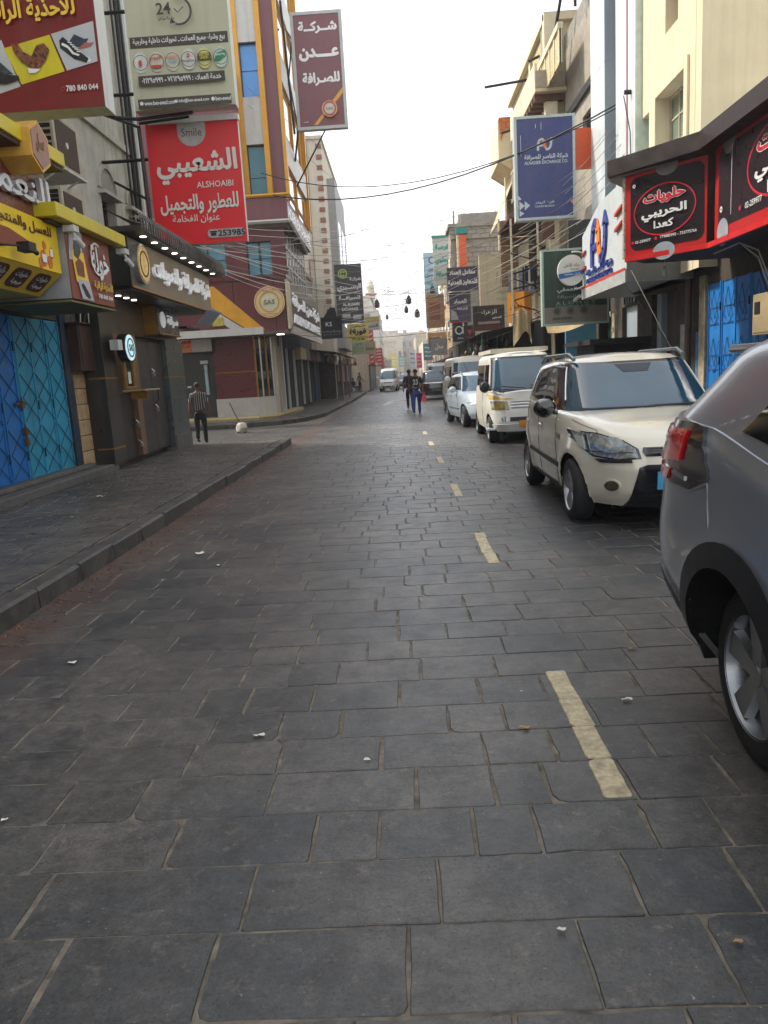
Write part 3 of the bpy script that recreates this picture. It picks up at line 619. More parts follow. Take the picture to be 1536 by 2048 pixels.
for i, tx in enumerate(('أعشاب', 'خلطات', 'مقويات', 'مقويات')):
    x = L0 - 2.05 + i * .55; mb = MB(); mb.T = q; mb.prism(rrect(x - .22, x + .2, -.36, -.06, .09), -.006, 0); pl_ = part('oval_label', mb, M('dark_brown_label', (52, 22, 20), .45), hf)
    mb = MB(); add_text(mb, tx, x, -.15, .3, .1, 0, .03); add_text(mb, 'طبيعية' if i > 1 else 'تسمين', x, -.27, .26, .09, 0, .03)
    mb.v = [tuple(q @ Vector((v[0], -.009, v[2]))) for v in mb.v]; part('lettering', mb, ltr_w, pl_, fix=False)
cor = thing('yellow_cornice', 'folded yellow cornice with dark soffit above the honey shop letters', 'cornice', (-4.15, 6.2, 4.42), 90)
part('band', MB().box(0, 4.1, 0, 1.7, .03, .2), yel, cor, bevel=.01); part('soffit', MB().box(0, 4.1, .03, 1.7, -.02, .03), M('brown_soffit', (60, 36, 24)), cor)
hx = thing('hexagon_sign', 'six sided medallion sign with golden rim on the yellow cornice', 'sign', (-4.12, 9.4, 4.1), 90)
hp = [(0, .06), (.24, .2), (.24, .5), (0, .64), (-.24, .5), (-.24, .2)]
part('rim', MB().prism(hp, -.06, .55), M('gold_yellow_rim', (196, 150, 60), .4, var=.15), hx); part('hexagon_face', MB().prism([(x * .86, (z - .35) * .86 + .35) for x, z in hp], -.07, -.06), M('pinkish_brown', (140, 100, 84), .4, var=.2), hx)
m = MB(); add_text(m, 'عسل', 0, .38, .22, .2, -.074, .03); part('lettering', m, gold, hx, fix=False)
lamp = thing('flood_lamp', 'small black floodlight on a bracket in front of the yellow banner', 'lamp', (-4.4, 8.75, 3.22), 90); lamp.scale = (.6, .6, .6)
part('arm', MB().tube([(0, 0, .1), (.5, -.25, .12)], .02, 6), dkmetal, lamp); part('lamp_head', MB().box(.42, .72, -.4, -.15, .02, .2).tube([(.7, -.3, .1), (.86, -.34, .03)], .05, 8), dkmetal, lamp, bevel=.01)
# air conditioners on the grey wall
acw = M('aged_ac_case', (168, 160, 142), .5, var=.12, dirt=.4, streak=.3)
def ac_unit(label, loc, W=.9, Hh=.75, D=.55, dark=True):
    t = thing('air_conditioner', label, 'air conditioner', loc, 90, 'air conditioners on the grey wall')
    part('casing', MB().box(0, W, 0, D, 0, Hh), acw, t, bevel=.015)
    part('fan_grille', MB().box(.07, W - .1, -.012, .0, .06, Hh - .08), M('ac_grille_dark', (66, 58, 50), .6, var=.2, scale=60), t)
    part('fan_badge', MB().disc(W * .45, Hh * .48, .05, .05, -.022, -.012, 16), offw, t)
    m = MB()
    for i in range(7):
        for j in range(2): m.box(-.012, .0, .05 + j * (D * .46), .05 + j * (D * .46) + D * .38, .07 + i * (Hh - .12) / 7, .07 + i * (Hh - .12) / 7 + .06)
    part('side_vent', m, darkin, t)
    part('bracket', MB().box(-.1, W + .1, -.05, D + .1, -.05, -.01).tube([(.1, .02, -.05), (.1, D, -.35)], .02, 5).tube([(W - .1, .02, -.05), (W - .1, D, -.35)], .02, 5), offw, t)
    return t
ac_unit('upper beige air conditioner with round badge on the grey wall', (-5.38, 13.05, 5.28), .98, .82, .55)
ac_unit('lower grimy air conditioner just above the yellow band', (-5.4, 13.1, 4.35), .9, .62, .5)
# pipes and cable bundle on the corner of the grey building
for i, (y_, x_, r_) in enumerate(((18.55, -5.9, .05), (18.72, -5.88, .03), (18.83, -5.85, .06), (18.3, -5.93, .025))):
    o = part('drain_pipe', MB().tube([(x_, y_, 4.0), (x_, y_ + .02, 14.8)], r_, 8), dkmetal if i != 2 else offw, smooth=40); tag(o, ['thick dark drain pipe at the corner of the grey building', 'thin dark conduit beside the corner pipe', 'pale plastic pipe outermost at the corner of the grey building', 'thin cable conduit nearest the arched windows'][i], 'pipe', 'pipes on the corner')
br = thing('sign_bracket', 'dark steel bracket arms below the cream sign', 'bracket', (-5.9, 16.2, 6.9)); 
wp('arm', MB().tube([(-5.9, 15.2, 6.95), (-5.3, 15.9, 6.86), (-4.9, 16.1, 6.86), (-3.8, 16.1, 6.92)], .035, 6).tube([(-4.9, 16.1, 6.78), (-3.9, 16.15, 6.86)], .03, 5), dkmetal, br); wp('bent_arm', MB().tube([(-5.9, 17, 7.3), (-4.95, 16.2, 6.75), (-4.9, 16.2, 4.5)], .04, 6).tube([(-5.9, 17.2, 6.0), (-4.95, 16.4, 5.4)], .03, 5), dkmetal, br)
# three big hanging signs
red_p = M('shoe_sign_red', (112, 20, 18), .35, var=.12, scale=.8); 
s1 = Sign('dark red shoe shop sign with three pictured shoes and phone number', (-4.84, 10.5, 5.22), 0, 2.46, 2.4, .36, red_p, None, back=offw)
uu = lambda X: (X + 4.84) / 2.46 + .5
vv = lambda Z: (Z - 5.22) / 2.4
pg = M('print_pale_grey', (176, 180, 184), .45, var=.05); pyl = M('print_yellow', (200, 186, 20), .45, var=.06)
P_ = lambda L: [(uu(a), vv(b)) for a, b in L]
s1.poly(P_([(-4.68, 5.52), (-6.0, 5.2), (-6.0, 5.85), (-4.85, 6.08)]), pg); s1.poly(P_([(-4.66, 5.54), (-4.08, 5.66), (-4.22, 6.1), (-4.83, 5.98)]), pyl); s1.poly(P_([(-4.05, 5.665), (-3.64, 5.75), (-3.64, 6.22), (-4.2, 6.105)]), pg)
sh_k = M('shoe_black_print', (18, 18, 22), .35, var=.3, scale=14); sh_b = M('sandal_brown_print', (124, 66, 36), .45, var=.75, scale=26)
s1.poly(P_([(-3.99, 5.88), (-3.96, 5.82), (-3.78, 5.74), (-3.72, 5.76), (-3.74, 5.8), (-3.98, 5.92)]), ltr_w, 'sole_print')
s1.poly(P_([(-4.1, 6.02), (-4.1, 5.93), (-3.93, 5.79), (-3.78, 5.74), (-3.75, 5.79), (-3.86, 5.88), (-3.96, 5.98), (-4.05, 6.06)]), sh_k, 'shoe_print'); s1.poly(P_([(-3.98, 5.99), (-3.9, 6.08), (-3.78, 6.02), (-3.72, 6.02), (-3.8, 5.92), (-3.88, 5.93)]), M('shoe_navy_print', (40, 50, 64), .4, var=.2), 'shoe_print')
s1.poly(P_([(-3.88, 5.9), (-3.7, 5.93), (-3.66, 5.97), (-3.78, 5.97)]), M('shoe_insole_print', (160, 84, 80), .5), 'insole_print')
s1.polys([P_([(-4.08, 5.965), (-4.06, 5.99), (-3.99, 5.95), (-3.93, 5.87), (-3.86, 5.84), (-3.87, 5.82), (-3.95, 5.85), (-4.0, 5.92)])] + [P_([(-3.99 + i * .025, 6.0 - i * .028), (-3.94 + i * .025, 5.985 - i * .028), (-3.94 + i * .025, 5.975 - i * .028), (-3.99 + i * .025, 5.985 - i * .028)]) for i in range(5)], ltr_w, 'lace_print')
s1.poly(P_([(-4.72, 6.02), (-4.64, 6.02), (-4.58, 5.92), (-4.48, 5.86), (-4.4, 5.98), (-4.3, 6.0), (-4.24, 5.92), (-4.3, 5.8), (-4.38, 5.72), (-4.5, 5.66), (-4.56, 5.7), (-4.5, 5.72), (-4.62, 5.8), (-4.7, 5.92)]), sh_b, 'sandal_print')
s1.poly(P_([(-4.55, 5.72), (-4.38, 5.7), (-4.45, 5.66), (-4.54, 5.66)]), ltr_w, 'sandal_sole_print')
s1.poly(P_([(-5.3, 5.82), (-4.93, 5.78), (-4.82, 5.66), (-4.68, 5.64), (-4.67, 5.59), (-4.85, 5.55), (-5.1, 5.58), (-5.4, 5.5)]), sh_k, 'shoe_print'); s1.poly(P_([(-4.96, 5.78), (-4.9, 5.82), (-4.8, 5.72), (-4.74, 5.66), (-4.86, 5.66)]), M('shoe_grey_print', (60, 64, 70), .25, var=.3), 'shoe_print')
s1.text('للأحذية الراقية', (uu(-4.98) + uu(-3.85)) / 2 - .02, vv(6.40), .5, .13, ltr_y, .035, slant=.0); s1.text('780 840 044', uu(-3.87), vv(5.445), .17, .03, ltr_w, .02); s1.ring(uu(-4.12), vv(5.445), .02, .026, M('red_ink', (190, 60, 50)))
s1.disc(uu(-4.92), vv(6.95), .17, ltr_w, rz=.2); s1.disc(uu(-4.25), vv(6.98), .17, ltr_w, rz=.2); s1.text('خولة', .5, .86, .6, .2, ltr_w, .05)
cream = M('cream_sign_face', (178, 178, 152), .5, var=.04, scale=1, streak=.12); khaki = M('khaki_print', (62, 56, 44), .5, var=.08)
s2 = Sign('cream money exchange sign with brown bands, six round logos and a 24 hour clock', (-3.92, 16.0, 6.98), 0, 2.0, 2.75, .3, cream, None, back=offw)
uu = lambda X: (X + 3.92) / 2.0 + .5
vv = lambda Z: (Z - 6.98) / 2.75
s2.rect(0.02, vv(8.1), .98, vv(8.3), khaki); s2.text('بيع وشراء جميع العملات ـ تحويلات داخلية وخارجية', .5, vv(8.2), .9, .052, ltr_w, .025)
cols = [(200, 200, 196), (196, 186, 170), (190, 186, 170), (196, 196, 190), (196, 190, 120), (180, 196, 180)]
for i in range(6):
    u = .105 + i * .158; s2.disc(u, vv(7.84), .135, M('logo_disc_%d' % i, cols[i], .5), 'logo_disc', rz=.19); s2.ring(u, vv(7.84), .13, .14, khaki, 'logo_rim', n=28)
s2.disc(.105, vv(7.82), .035, M('red_ink', (150, 50, 44)), rz=.06); s2.text('النجم', .263, vv(7.89), .11, .035, M('red_ink', (150, 50, 44)), .03); s2.rect(.21, vv(7.72), .31, vv(7.77), M('red_ink', (150, 50, 44)))
s2.text('XPRESS', .421, vv(7.89), .11, .022, M('orange_ink', (206, 130, 80)), .03); s2.text('MONEY', .43, vv(7.82), .1, .022, M('sky_ink', (130, 170, 190)), .03); s2.text('MoneyGram', .579, vv(7.8), .12, .02, ltr_k, .01); s2.ring(.579, vv(7.9), .015, .035, M('red_ink', (150, 50, 44)), a0=200, a1=500)
s2.rect(.675, vv(7.79), .8, vv(7.92), khaki); s2.text('WESTERN', .737, vv(7.89), .1, .018, M('yellow_ink', (210, 196, 60)), .03); s2.text('UNION', .737, vv(7.835), .08, .018, M('yellow_ink', (210, 196, 60)), .03)
s2.poly([(.835, vv(7.78)), (.86, vv(7.9)), (.95, vv(7.95)), (.955, vv(7.86)), (.88, vv(7.76))], M('green_ink', (40, 130, 84))); s2.text('Quick Pay', .895, vv(7.87), .1, .022, ltr_w, .02)
s2.rect(.075, vv(7.4), .925, vv(7.58), khaki); s2.text('خدمة العملاء : ٧١٦٢٩٥٩٩٩ - ٠٢/٢٩٥٩٩٩', .5, vv(7.49), .78, .038, ltr_w, .025)
s2.rect(.05, .0, .97, vv(7.16), khaki, r=.0); s2.text('www.ben-awad.com', .26, vv(7.08), .3, .028, ltr_w, .02); s2.text('info@ben-awad.com', .6, vv(7.08), .3, .028, ltr_w, .02); s2.text('ben-awad', .89, vv(7.08), .15, .028, ltr_w, .02); s2.disc(.085, vv(7.08), .035, ltr_w); s2.disc(.79, vv(7.08), .035, ltr_w); s2.rect(.41, vv(7.055), .44, vv(7.105), ltr_w)
s2.ring(.535, vv(8.67), .215, .255, khaki, 'clock_arc', a0=-110, a1=110); s2.text('24', .39, vv(8.73), .14, .075, khaki, .02); s2.text('خدمة ساهر', .41, vv(8.55), .16, .03, khaki, .02)
s2.poly([(.44, vv(8.46)), (.5, vv(8.46)), (.46, vv(8.56))], khaki); s2.polys([[(.49, vv(8.71)), (.52, vv(8.64)), (.53, vv(8.65)), (.5, vv(8.72))], [(.52, vv(8.64)), (.58, vv(8.74)), (.59, vv(8.73)), (.53, vv(8.64))]], khaki); s2.rect(.1, vv(9.42), .9, vv(9.5), khaki)
redf = M('bright_red_print', (206, 26, 34), .4, var=.05, scale=1.5, streak=.05)
s3 = Sign('bright red perfume and cosmetics sign with white letters and a phone number', (-3.96, 16.5, 4.5), 0, 1.9, 2.42, .16, redf, None, back=offw)
uu = lambda X: (X + 3.96) / 1.9 + .5
vv = lambda Z: (Z - 4.5) / 2.42
s3.rect(uu(-4.26), vv(6.66), uu(-3.68), .995, M('silver_tab', (160, 158, 154), .5)); s3.disc(uu(-3.97), vv(6.68), .29, M('silver_tab', (160, 158, 154)), rz=.27); s3.text('Smile', uu(-3.97), vv(6.68), .22, .065, M('brown_ink', (90, 60, 44)), .0)
lw = M('warm_white_letter', (206, 200, 190), .5, var=.05); s3.text('الشعيبي', .52, vv(6.02), .87, .26, lw, .035); s3.text('ALSHOAIBI', .7, vv(5.66), .4, .05, lw, .01); s3.text('للعطور والتجميل', .51, vv(5.29), .86, .16, lw, .028); s3.text('عنوان الفخامة', .46, vv(5.0), .52, .075, lw, .01)
s3.rect(.57, vv(4.6), .985, vv(4.77), M('silver_tab', (160, 158, 154)), r=.08); s3.text('253985', .835, vv(4.685), .3, .05, ltr_k, .025); s3.rect(.605, vv(4.64), .665, vv(4.70), ltr_k); s3.rect(.595, vv(4.705), .675, vv(4.735), ltr_k)
wt = thing('white_board', 'plain white board strip between the cream sign and the red sign', 'board', (-3.9, 16.7, 6.7)); wp('board', MB().box(-4.85, -2.98, 16.45, 16.6, 6.86, 6.97), white, wt)
for (y_, zz) in ((16.3, 8.9), (16.3, 7.4), (16.8, 6.3)):
    o = part('sign_bracket', MB().tube([(-5.98, y_, zz), (-4.85, y_, zz)], .035, 6), dkmetal); tag(o, 'dark steel arm joining a hanging sign to the grey wall', 'bracket', 'steel sign arms')
# ================================================================ MAROON CORNER BUILDING
mar = M('maroon_cladding', (92, 40, 44), .35, var=.1, scale=1.5, streak=.12, dcol=(120, 100, 96)); marl = M('maroon_upper', (112, 66, 72), .45, var=.08, scale=1.5, streak=.2, dcol=(150, 130, 120))
ylw = M('amber_cladding', (206, 148, 36), .4, var=.06, dirt=.2, dcol=(130, 96, 40)); cwh = M('pale_cladding', (184, 182, 176), .45, var=.05, streak=.2)
mbd = thing('exchange_building', 'maroon corner building with amber stripes, blue windows and a round emblem', 'building', (-5.5, 29.6, 0), 0)
W = lambda n, mb, m, **k: wp(n, mb, m, mbd, **k)
holes = [(-8.2, -6.15, 5.5, 6.68), (-5.36, -4.45, 5.45, 6.65), (-5.12, -4.47, 11.75, 13.55), (-5.12, -4.47, 7.9, 10.1)]
W('ground_wall', MB().box(-7.1, -5.5, 29.6, 30, .3, 3.5), M('maroon_gloss', (84, 24, 30), .3, var=.06, streak=.08))
W('wall_band', MB().box(-7.08, -5.52, 29.585, 29.6, 1.98, 2.02), gold)
W('wall_base', MB().box(-7.14, -5.5, 29.52, 29.6, .28, 1.0), M('pale_grey_base', (168, 162, 156), .4, var=.06, dirt=.2)); W('white_strip', MB().box(-8.6, -4.9, 28.42, 28.5, 3.3, 3.56), cwh)
W('entry_reveal', MB().box(-9.5, -7.1, 30.2, 30.3, .3, 3.5).box(-7.12, -7.1, 29.6, 30.2, 1.0, 3.5), M('dark_entry', (42, 40, 40), .4))
W('door_leaf', MB().box(-8.7, -7.2, 30.1, 30.16, .3, 2.75), M('dark_glass_door', (40, 42, 42), .15, var=.15)); W('door_pull', MB().box(-7.62, -7.5, 30.0, 30.1, 1.2, 2.35), M('pale_blue_film', (150, 170, 180), .3, var=.2)); W('latch_box', MB().box(-7.75, -7.45, 30.0, 30.1, 2.4, 2.52), offw); W('latch_box', MB().box(-8.35, -8.2, 30.0, 30.1, 1.5, 1.57), offw)
lb = Sign('white board with red and orange print over the dark entry door', (-7.75, 29.4, 2.82), 0, 1.36, .64, .1, M('pale_board', (164, 156, 148), .4), dkmetal, fw=.02); lb.rect(.0, .02, .42, .98, M('red_print', (176, 40, 36), .4)); lb.rect(.02, .02, .42, .55, M('orange_print2', (206, 120, 60), .5)); lb.text('عدن', .2, .78, .3, .26, ltr_w, .04); lb.text('الصرافة', .2, .36, .34, .2, M('red_print', (176, 40, 36)), .03)
# glazed chamfered shop corner and street side
W('corner_base', MB().slab([(-5.5, 29.52), (-4.95, 30.2), (-4.95, 31.0), (-5.5, 30.4)], .28, 1.0), cwh)
W('corner_glazing', MB().slab([(-5.48, 29.62), (-4.98, 30.25), (-5.02, 30.3), (-5.5, 29.68)], 1.0, 3.3), glassd)
for i in range(4):
    a = Vector((-5.5, 29.58)).lerp(Vector((-4.96, 30.22)), i / 3); W('glazing_bar', MB().box(a.x - .03, a.x + .03, a.y - .03, a.y + .03, .98, 3.35), chrome if i % 2 else gold)
for i, zz in enumerate((1.05, 1.6, 2.3, 2.9)):
    W('window_display', MB().box(-5.35 + .05 * i, -5.1, 30.35, 30.4, zz, zz + .45), [cwh, ylw, M('display_grey', (120, 110, 100), .5), cwh][i])
pc = [(cwh, 30.3, 31.0), (bst, 31.0, 31.5), (cwh, 32.6, 32.85)]
for m_, a, b in pc: W('pilaster', MB().box(-5.15, -4.9, a, b, .28, 3.4), m_)
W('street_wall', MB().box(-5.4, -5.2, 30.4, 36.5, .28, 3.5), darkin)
bsl = [M('shutter_blue_a', (18, 62, 108), .45, var=.25, streak=.3), M('shutter_blue_b', (34, 92, 128), .5, var=.25, streak=.3), M('shutter_slate', (26, 44, 62), .5, var=.2), M('shutter_grey', (62, 66, 70), .5, var=.2)]
sr = thing('shutter_row', 'row of folded blue and grey shutters with pale posts past the round emblem', 'shutters', (-5.1, 31.5, .3), 90)
k = 0; x = 0
while x < 13:
    wd = random.uniform(.55, .95); part('shutter_leaf', MB().box(x, x + wd, random.uniform(0, .14), .2, 0, 2.7), bsl[k % 4 if k % 5 else 3], sr); x += wd
    part('post', MB().box(x, x + .05, -.1, .0, -.02, 3.1), offw if k % 3 == 0 else M('shutter_grey', (62, 66, 70)), sr); x += .1; k += 1
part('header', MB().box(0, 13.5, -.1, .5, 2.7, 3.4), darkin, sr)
st = thing('entrance_step', 'cream tiled step with yellow edge round the maroon shop', 'step', (-6, 29, .15)); wp('step', MB().slab([(-9.5, 28.9), (-5.4, 28.7), (-4.75, 29.3), (-4.6, 33.2), (-4.6, 36), (-5.6, 36), (-5.6, 31), (-9.5, 31)], .15, .3), M('cream_tile', (164, 150, 120), .5, var=.12, dirt=.3), st); wp('edge', MB().slab([(-9.5, 28.86), (-5.38, 28.66), (-4.71, 29.28), (-4.56, 33.2), (-4.6, 33.2), (-4.75, 29.3), (-5.4, 28.7), (-9.5, 28.9)], .24, .31), M('cream_tile_edge', (196, 176, 120), .5), st)
# fascia
W('fascia_front', MB().box(-12, -3.98, 28.5, 28.9, 3.4, 5.25), mar); W('fascia_top', MB().box(-12, -3.9, 28.42, 30, 5.25, 5.38), M('maroon_gloss', (84, 24, 30)))
for x in (-5.9, -4.4): W('panel_joint', MB().box(x - .01, x + .01, 28.494, 28.5, 3.42, 5.24), darkin)
W('soffit', MB().box(-12, -3.98, 28.5, 30.4, 3.3, 3.4), M('soffit_grey', (96, 84, 72), .6))
W('soffit_lamp', MB().box(-4.5, -4.25, 29, 29.2, 3.28, 3.3), lampw)
W('amber_stripe', MB().prism([(-6.6, 5.1), (-6.95, 5.1), (-6.95, 4.5), (-5.4, 3.44), (-4.85, 3.44), (-4.85, 3.47)], 28.47, 28.5), ylw)
W('white_stripe', MB().prism([(-6.95, 4.46), (-6.95, 4.16), (-5.95, 3.44), (-5.47, 3.44)], 28.47, 28.5), cwh)
em = W('emblem_disc', MB().disc(-4.58, 4.42, .56, .56, 28.38, 28.5, 40), M('cream_disc', (206, 178, 128), .45, var=.06))
W('emblem_ring', MB().ring(-4.58, 4.42, .33, .37, 28.37, 28.38, 36), M('green_gold', (150, 140, 70), .5)); W('emblem_ring', MB().ring(-4.58, 4.42, .5, .52, 28.37, 28.38, 36), M('orange_ring', (176, 100, 50), .5))
W('emblem_core', MB().disc(-4.58, 4.42, .27, .27, 28.37, 28.38, 30), M('pale_core', (190, 190, 170), .5)); m = MB(); add_text(m, 'SAS', -4.58, 4.42, .4, .17, 28.36, .02); W('lettering', m, M('gold_ink', (120, 96, 40), .5), fix=False)
m = MB(); add_text(m, 'شركة عدن للصرافة', -4.58, 4.83, .5, .1, 28.36, .02); add_text(m, 'Aden Exchange Company', -4.58, 4.0, .5, .06, 28.36, .02); W('lettering', m, M('red_ring_ink', (180, 70, 80), .5), fix=False)
W('sconce_sign', MB().box(-6.75, -6.35, 28.42, 28.5, 3.68, 3.98), M('yellow_plate', (176, 160, 70), .5, var=.2))
# street side of the fascia with a crowded lettered board
W('fascia_street', MB().box(-4.4, -3.98, 28.9, 40.2, 3.45, 5.3), M('grey_brown_board', (110, 96, 84), .5, var=.2)); W('fascia_corner_post', MB().box(-4.02, -3.9, 28.5, 29.3, 3.45, 5.2), M('cream_post', (190, 176, 150), .5)); W('fascia_lower_edge', MB().box(-4.0, -3.9, 29, 40.2, 3.3, 3.6), cwh)
q = Matrix.Translation((-3.9, 29.6, 3.62)) @ Matrix.Rotation(R(90), 4, 'Z')
mb = MB(); add_text(mb, 'شركة عدن للصرافة', 5.1, .95, 9.8, .62, 0, .05, .05); add_text(mb, 'ADEN EXCHANGE', 5.1, .3, 9.6, .36, 0, .05, .05); mb.v = [tuple(q @ Vector(v)) for v in mb.v]; W('raised_letters', mb, M('lit_white_letter', (225, 226, 228)), fix=False)
W('letter_backing', MB().box(-3.99, -3.965, 29.4, 40, 3.6, 4.9), M('dark_brown_board', (64, 44, 40), .5, var=.25))
# second storey
W('storey_wall', holed(-12, -3.92, 5.38, 7.25, [h for h in holes if h[2] < 6], .15, y=29.0), mar, fix=False)
for a, b, c, d in holes[:2]:
    for i in range(3 if b - a > 1.5 else 2): n_ = 3 if b - a > 1.5 else 2; w_ = (b - a) / n_; window(mbd, 0, w_, c, d, .0, glasst, dkmetal, 1, 2, .03).matrix_parent_inverse = Matrix.Translation((a + i * w_ + 5.5, 29.15 - 29.6, 0))
W('balcony_soffit', MB().box(-5.75, -3.8, 28.9, 29.6, 7.1, 7.25), M('soffit_grey', (96, 84, 72)))
W('balcony_wall', MB().add([(-7.5, 28.7, 8.9), (-5.3, 28.7, 7.35), (-3.7, 28.7, 7.3), (-3.7, 28.7, 8.12), (-5.25, 28.7, 8.1), (-6.4, 28.7, 9.5), (-7.5, 28.7, 9.8)], [(0, 1, 4, 5, 6), (1, 2, 3, 4)]), marl, fix=False)
W('balcony_back', MB().box(-12, -5.3, 28.95, 29.6, 7.25, 12.5), marl)
W('white_trim', MB().tube([(-6.6, 28.65, 8.2), (-5.4, 28.65, 7.26), (-3.66, 28.65, 7.25)], .07, 4).tube([(-3.66, 28.65, 7.25), (-3.9, 36, 7.3)], .07, 4), cwh); W('amber_trim', MB().tube([(-6.3, 28.65, 9.35), (-5.28, 28.65, 8.15), (-3.62, 28.65, 8.15)], .06, 4).tube([(-3.62, 28.65, 8.15), (-3.7, 36.5, 8.2)], .06, 4), ylw)
W('street_parapet', MB().box(-3.9, -3.75, 28.75, 36.4, 7.3, 8.1), mar); m = MB(); add_text(m, 'ADEN EXCHANGE', 3.8, .4, 7.0, .4, 0, .05, .03); q = Matrix.Translation((-3.74, 28.9, 7.3)) @ Matrix.Rotation(R(90), 4, 'Z'); m.v = [tuple(q @ Vector(v)) for v in m.v]; W('raised_letters', m, M('lit_white_letter', (225, 226, 228)), fix=False)
W('street_curtain_wall', MB().box(-4.25, -4.15, 29.05, 36.4, 5.38, 7.2), glassd)
for i in range(9): W('mullion', MB().box(-4.14, -4.08, 29.1 + i * .9, 29.18 + i * .9, 5.38, 7.2), cwh)
for zz in (5.9, 6.6): W('mullion', MB().box(-4.12, -4.09, 29.05, 36.4, zz, zz + .06), cwh)
# tower
W('tower_front', holed(-5.4, -3.76, 8.0, 19, holes[2:], .18, y=29.6), marl, fix=False)
for a, b in ((-5.3, -5.12), (-4.47, -4.28)): W('amber_pilaster', MB().box(a, b, 29.42, 29.62, 8.15, 19), ylw)
W('pale_infill', MB().box(-5.12, -4.47, 29.5, 29.6, 13.55, 19), cwh); W('pale_infill', MB().box(-5.12, -4.47, 29.5, 29.6, 10.12, 11.73), cwh)
for a, b, c, d in holes[2:]:
    gm_ = glassb if c > 11 else glasst; o = window(mbd, 0, b - a, c, d, 0, gm_, dkmetal, 1, 2, .02); o.matrix_parent_inverse = Matrix.Translation((a + 5.5, .1, 0))
W('tower_body', MB().box(-12, -5.4, 29.75, 36.4, 7.2, 19).box(-5.4, -3.9, 29.8, 36.4, 7.2, 19), marl)
W('amber_edge', MB().box(-3.8, -3.68, 29.5, 29.75, 8.15, 19), ylw); W('amber_edge', MB().box(-3.86, -3.66, 36.2, 36.45, 8.2, 19), ylw)
for i in range(4):
    z0 = 8.4 + i * 2.9; W('spandrel', MB().box(-3.9, -3.72, 29.9, 36.1, z0 + 1.1, z0 + 2.1), cwh); W('amber_wall', MB().box(-3.95, -3.85, 29.9, 36.1, z0 - .8, z0 + 1.1), ylw); W('amber_post', MB().box(-3.88, -3.76, 32.6, 32.8, z0 - .8, z0 + 1.1), ylw)
    W('window_band', MB().box(-3.849, -3.83, 30.6, 32.2, z0 - .5, z0 + .9), glassd); W('window_band', MB().box(-3.849, -3.83, 33.4, 35.6, z0 - .5, z0 + .9), glassd)
msf = M('dull_maroon_print', (112, 64, 70), .45, var=.05, streak=.08)
s4 = Sign('tall maroon hanging sign with white letters and a round emblem on the corner building', (-2.36, 30.5, 10.78), 0, 1.9, 4.04, .24, msf, M('silver_sign_frame', (170, 172, 170), .4, var=.08), fw=.11)
s4.text('شــركــة', .52, .865, .74, .1, ltr_w, .05); s4.text('عــــدن', .52, .64, .76, .1, ltr_w, .06); s4.text('للصـرافة', .53, .43, .72, .11, ltr_w, .05)
s4.poly([(.33, .04), (.41, .04), (.94, .3), (.94, .35)], ylw); s4.disc(.66, .165, .29, ylw, depth=.1); s4.disc(.66, .165, .27, M('pinkish_ring', (196, 150, 140), .5)); s4.ring(.66, .165, .2, .24, M('maroon_ink', (150, 40, 60), .5)); s4.disc(.66, .165, .16, M('pale_core', (190, 190, 170))); s4.text('SAS', .66, .165, .14, .025, M('gold_ink', (120, 96, 40)), .02); s4.text('شركة عدن للصرافة', .66, .225, .2, .02, M('maroon_ink', (150, 40, 60))); s4.text('Aden Exchange Company', .66, .108, .22, .014, M('maroon_ink', (150, 40, 60))); s4.text('الميدو', .18, .06, .09, .012, ltr_w)
bk = thing('sign_bracket', 'black steel lattice arms holding the tall maroon sign', 'bracket', (-3.7, 30.0, 10))
wp('arms', MB().tube([(-3.7, 32.2, 15.0), (-3.31, 30.7, 14.0)], .04, 5).tube([(-3.7, 32.2, 13.2), (-3.31, 30.7, 14.0)], .03, 5).tube([(-3.7, 32.3, 10.2), (-3.31, 30.7, 10.9)], .04, 5).tube([(-3.7, 32.2, 13.2), (-3.31, 30.7, 10.9)], .03, 5).tube([(-3.6, 31.3, 9.0), (-2.3, 30.6, 10.75)], .03, 5).tube([(-3.6, 30.4, 15.2), (-3.45, 30.6, 10.7)], .045, 5), dkmetal, bk)

# tall beige tower further on with brown corner blocks
tb = thing('apartment_tower', 'tall pale tower with a column of small brown corner blocks', 'building', (-5, 50, 0))
pale = M('pale_tower_wall', (188, 180, 164), .85, var=.06, scale=1, streak=.25, dcol=(140, 130, 116)); brick = M('brown_block', (132, 90, 74), .8, var=.15)
T = lambda n, mb, m, **k: wp(n, mb, m, tb, **k)
T('wall', MB().box(-9, -4.1, 50, 62, 0, 16.1), pale); T('roof_edge', MB().box(-9.1, -4.0, 49.9, 62.1, 16.1, 16.3), pale); T('recess', MB().box(-5.02, -4.98, 49.96, 50.0, 4, 16), M('shadow_joint', (120, 112, 100), .9))
for i in range(19):
    z = 15.55 - i * .62
    if z > 5: T('corner_block', MB().box(-4.42, -4.08, 49.94, 50.3, z, z + .27), brick, bevel=.01)
T('rear_bay', MB().box(-4.1, -3.6, 53, 62, 3.5, 14.5), M('grey_bay', (150, 150, 148), .7, var=.1)); T('bay_window', MB().box(-3.62, -3.58, 54, 56, 9, 12).box(-3.62, -3.58, 57, 60, 9, 12).box(-3.62, -3.58, 54, 60, 5, 8), glassd)
T('pipe', MB().tube([(-4.9, 49.9, 9), (-5.3, 49.9, 9), (-5.3, 49.9, 5)], .05, 5), brick)
for i in range(3): T('window', MB().box(-6.6, -5.7, 49.96, 50.0, 6 + i * 3.1, 7.3 + i * 3.1), glassd)

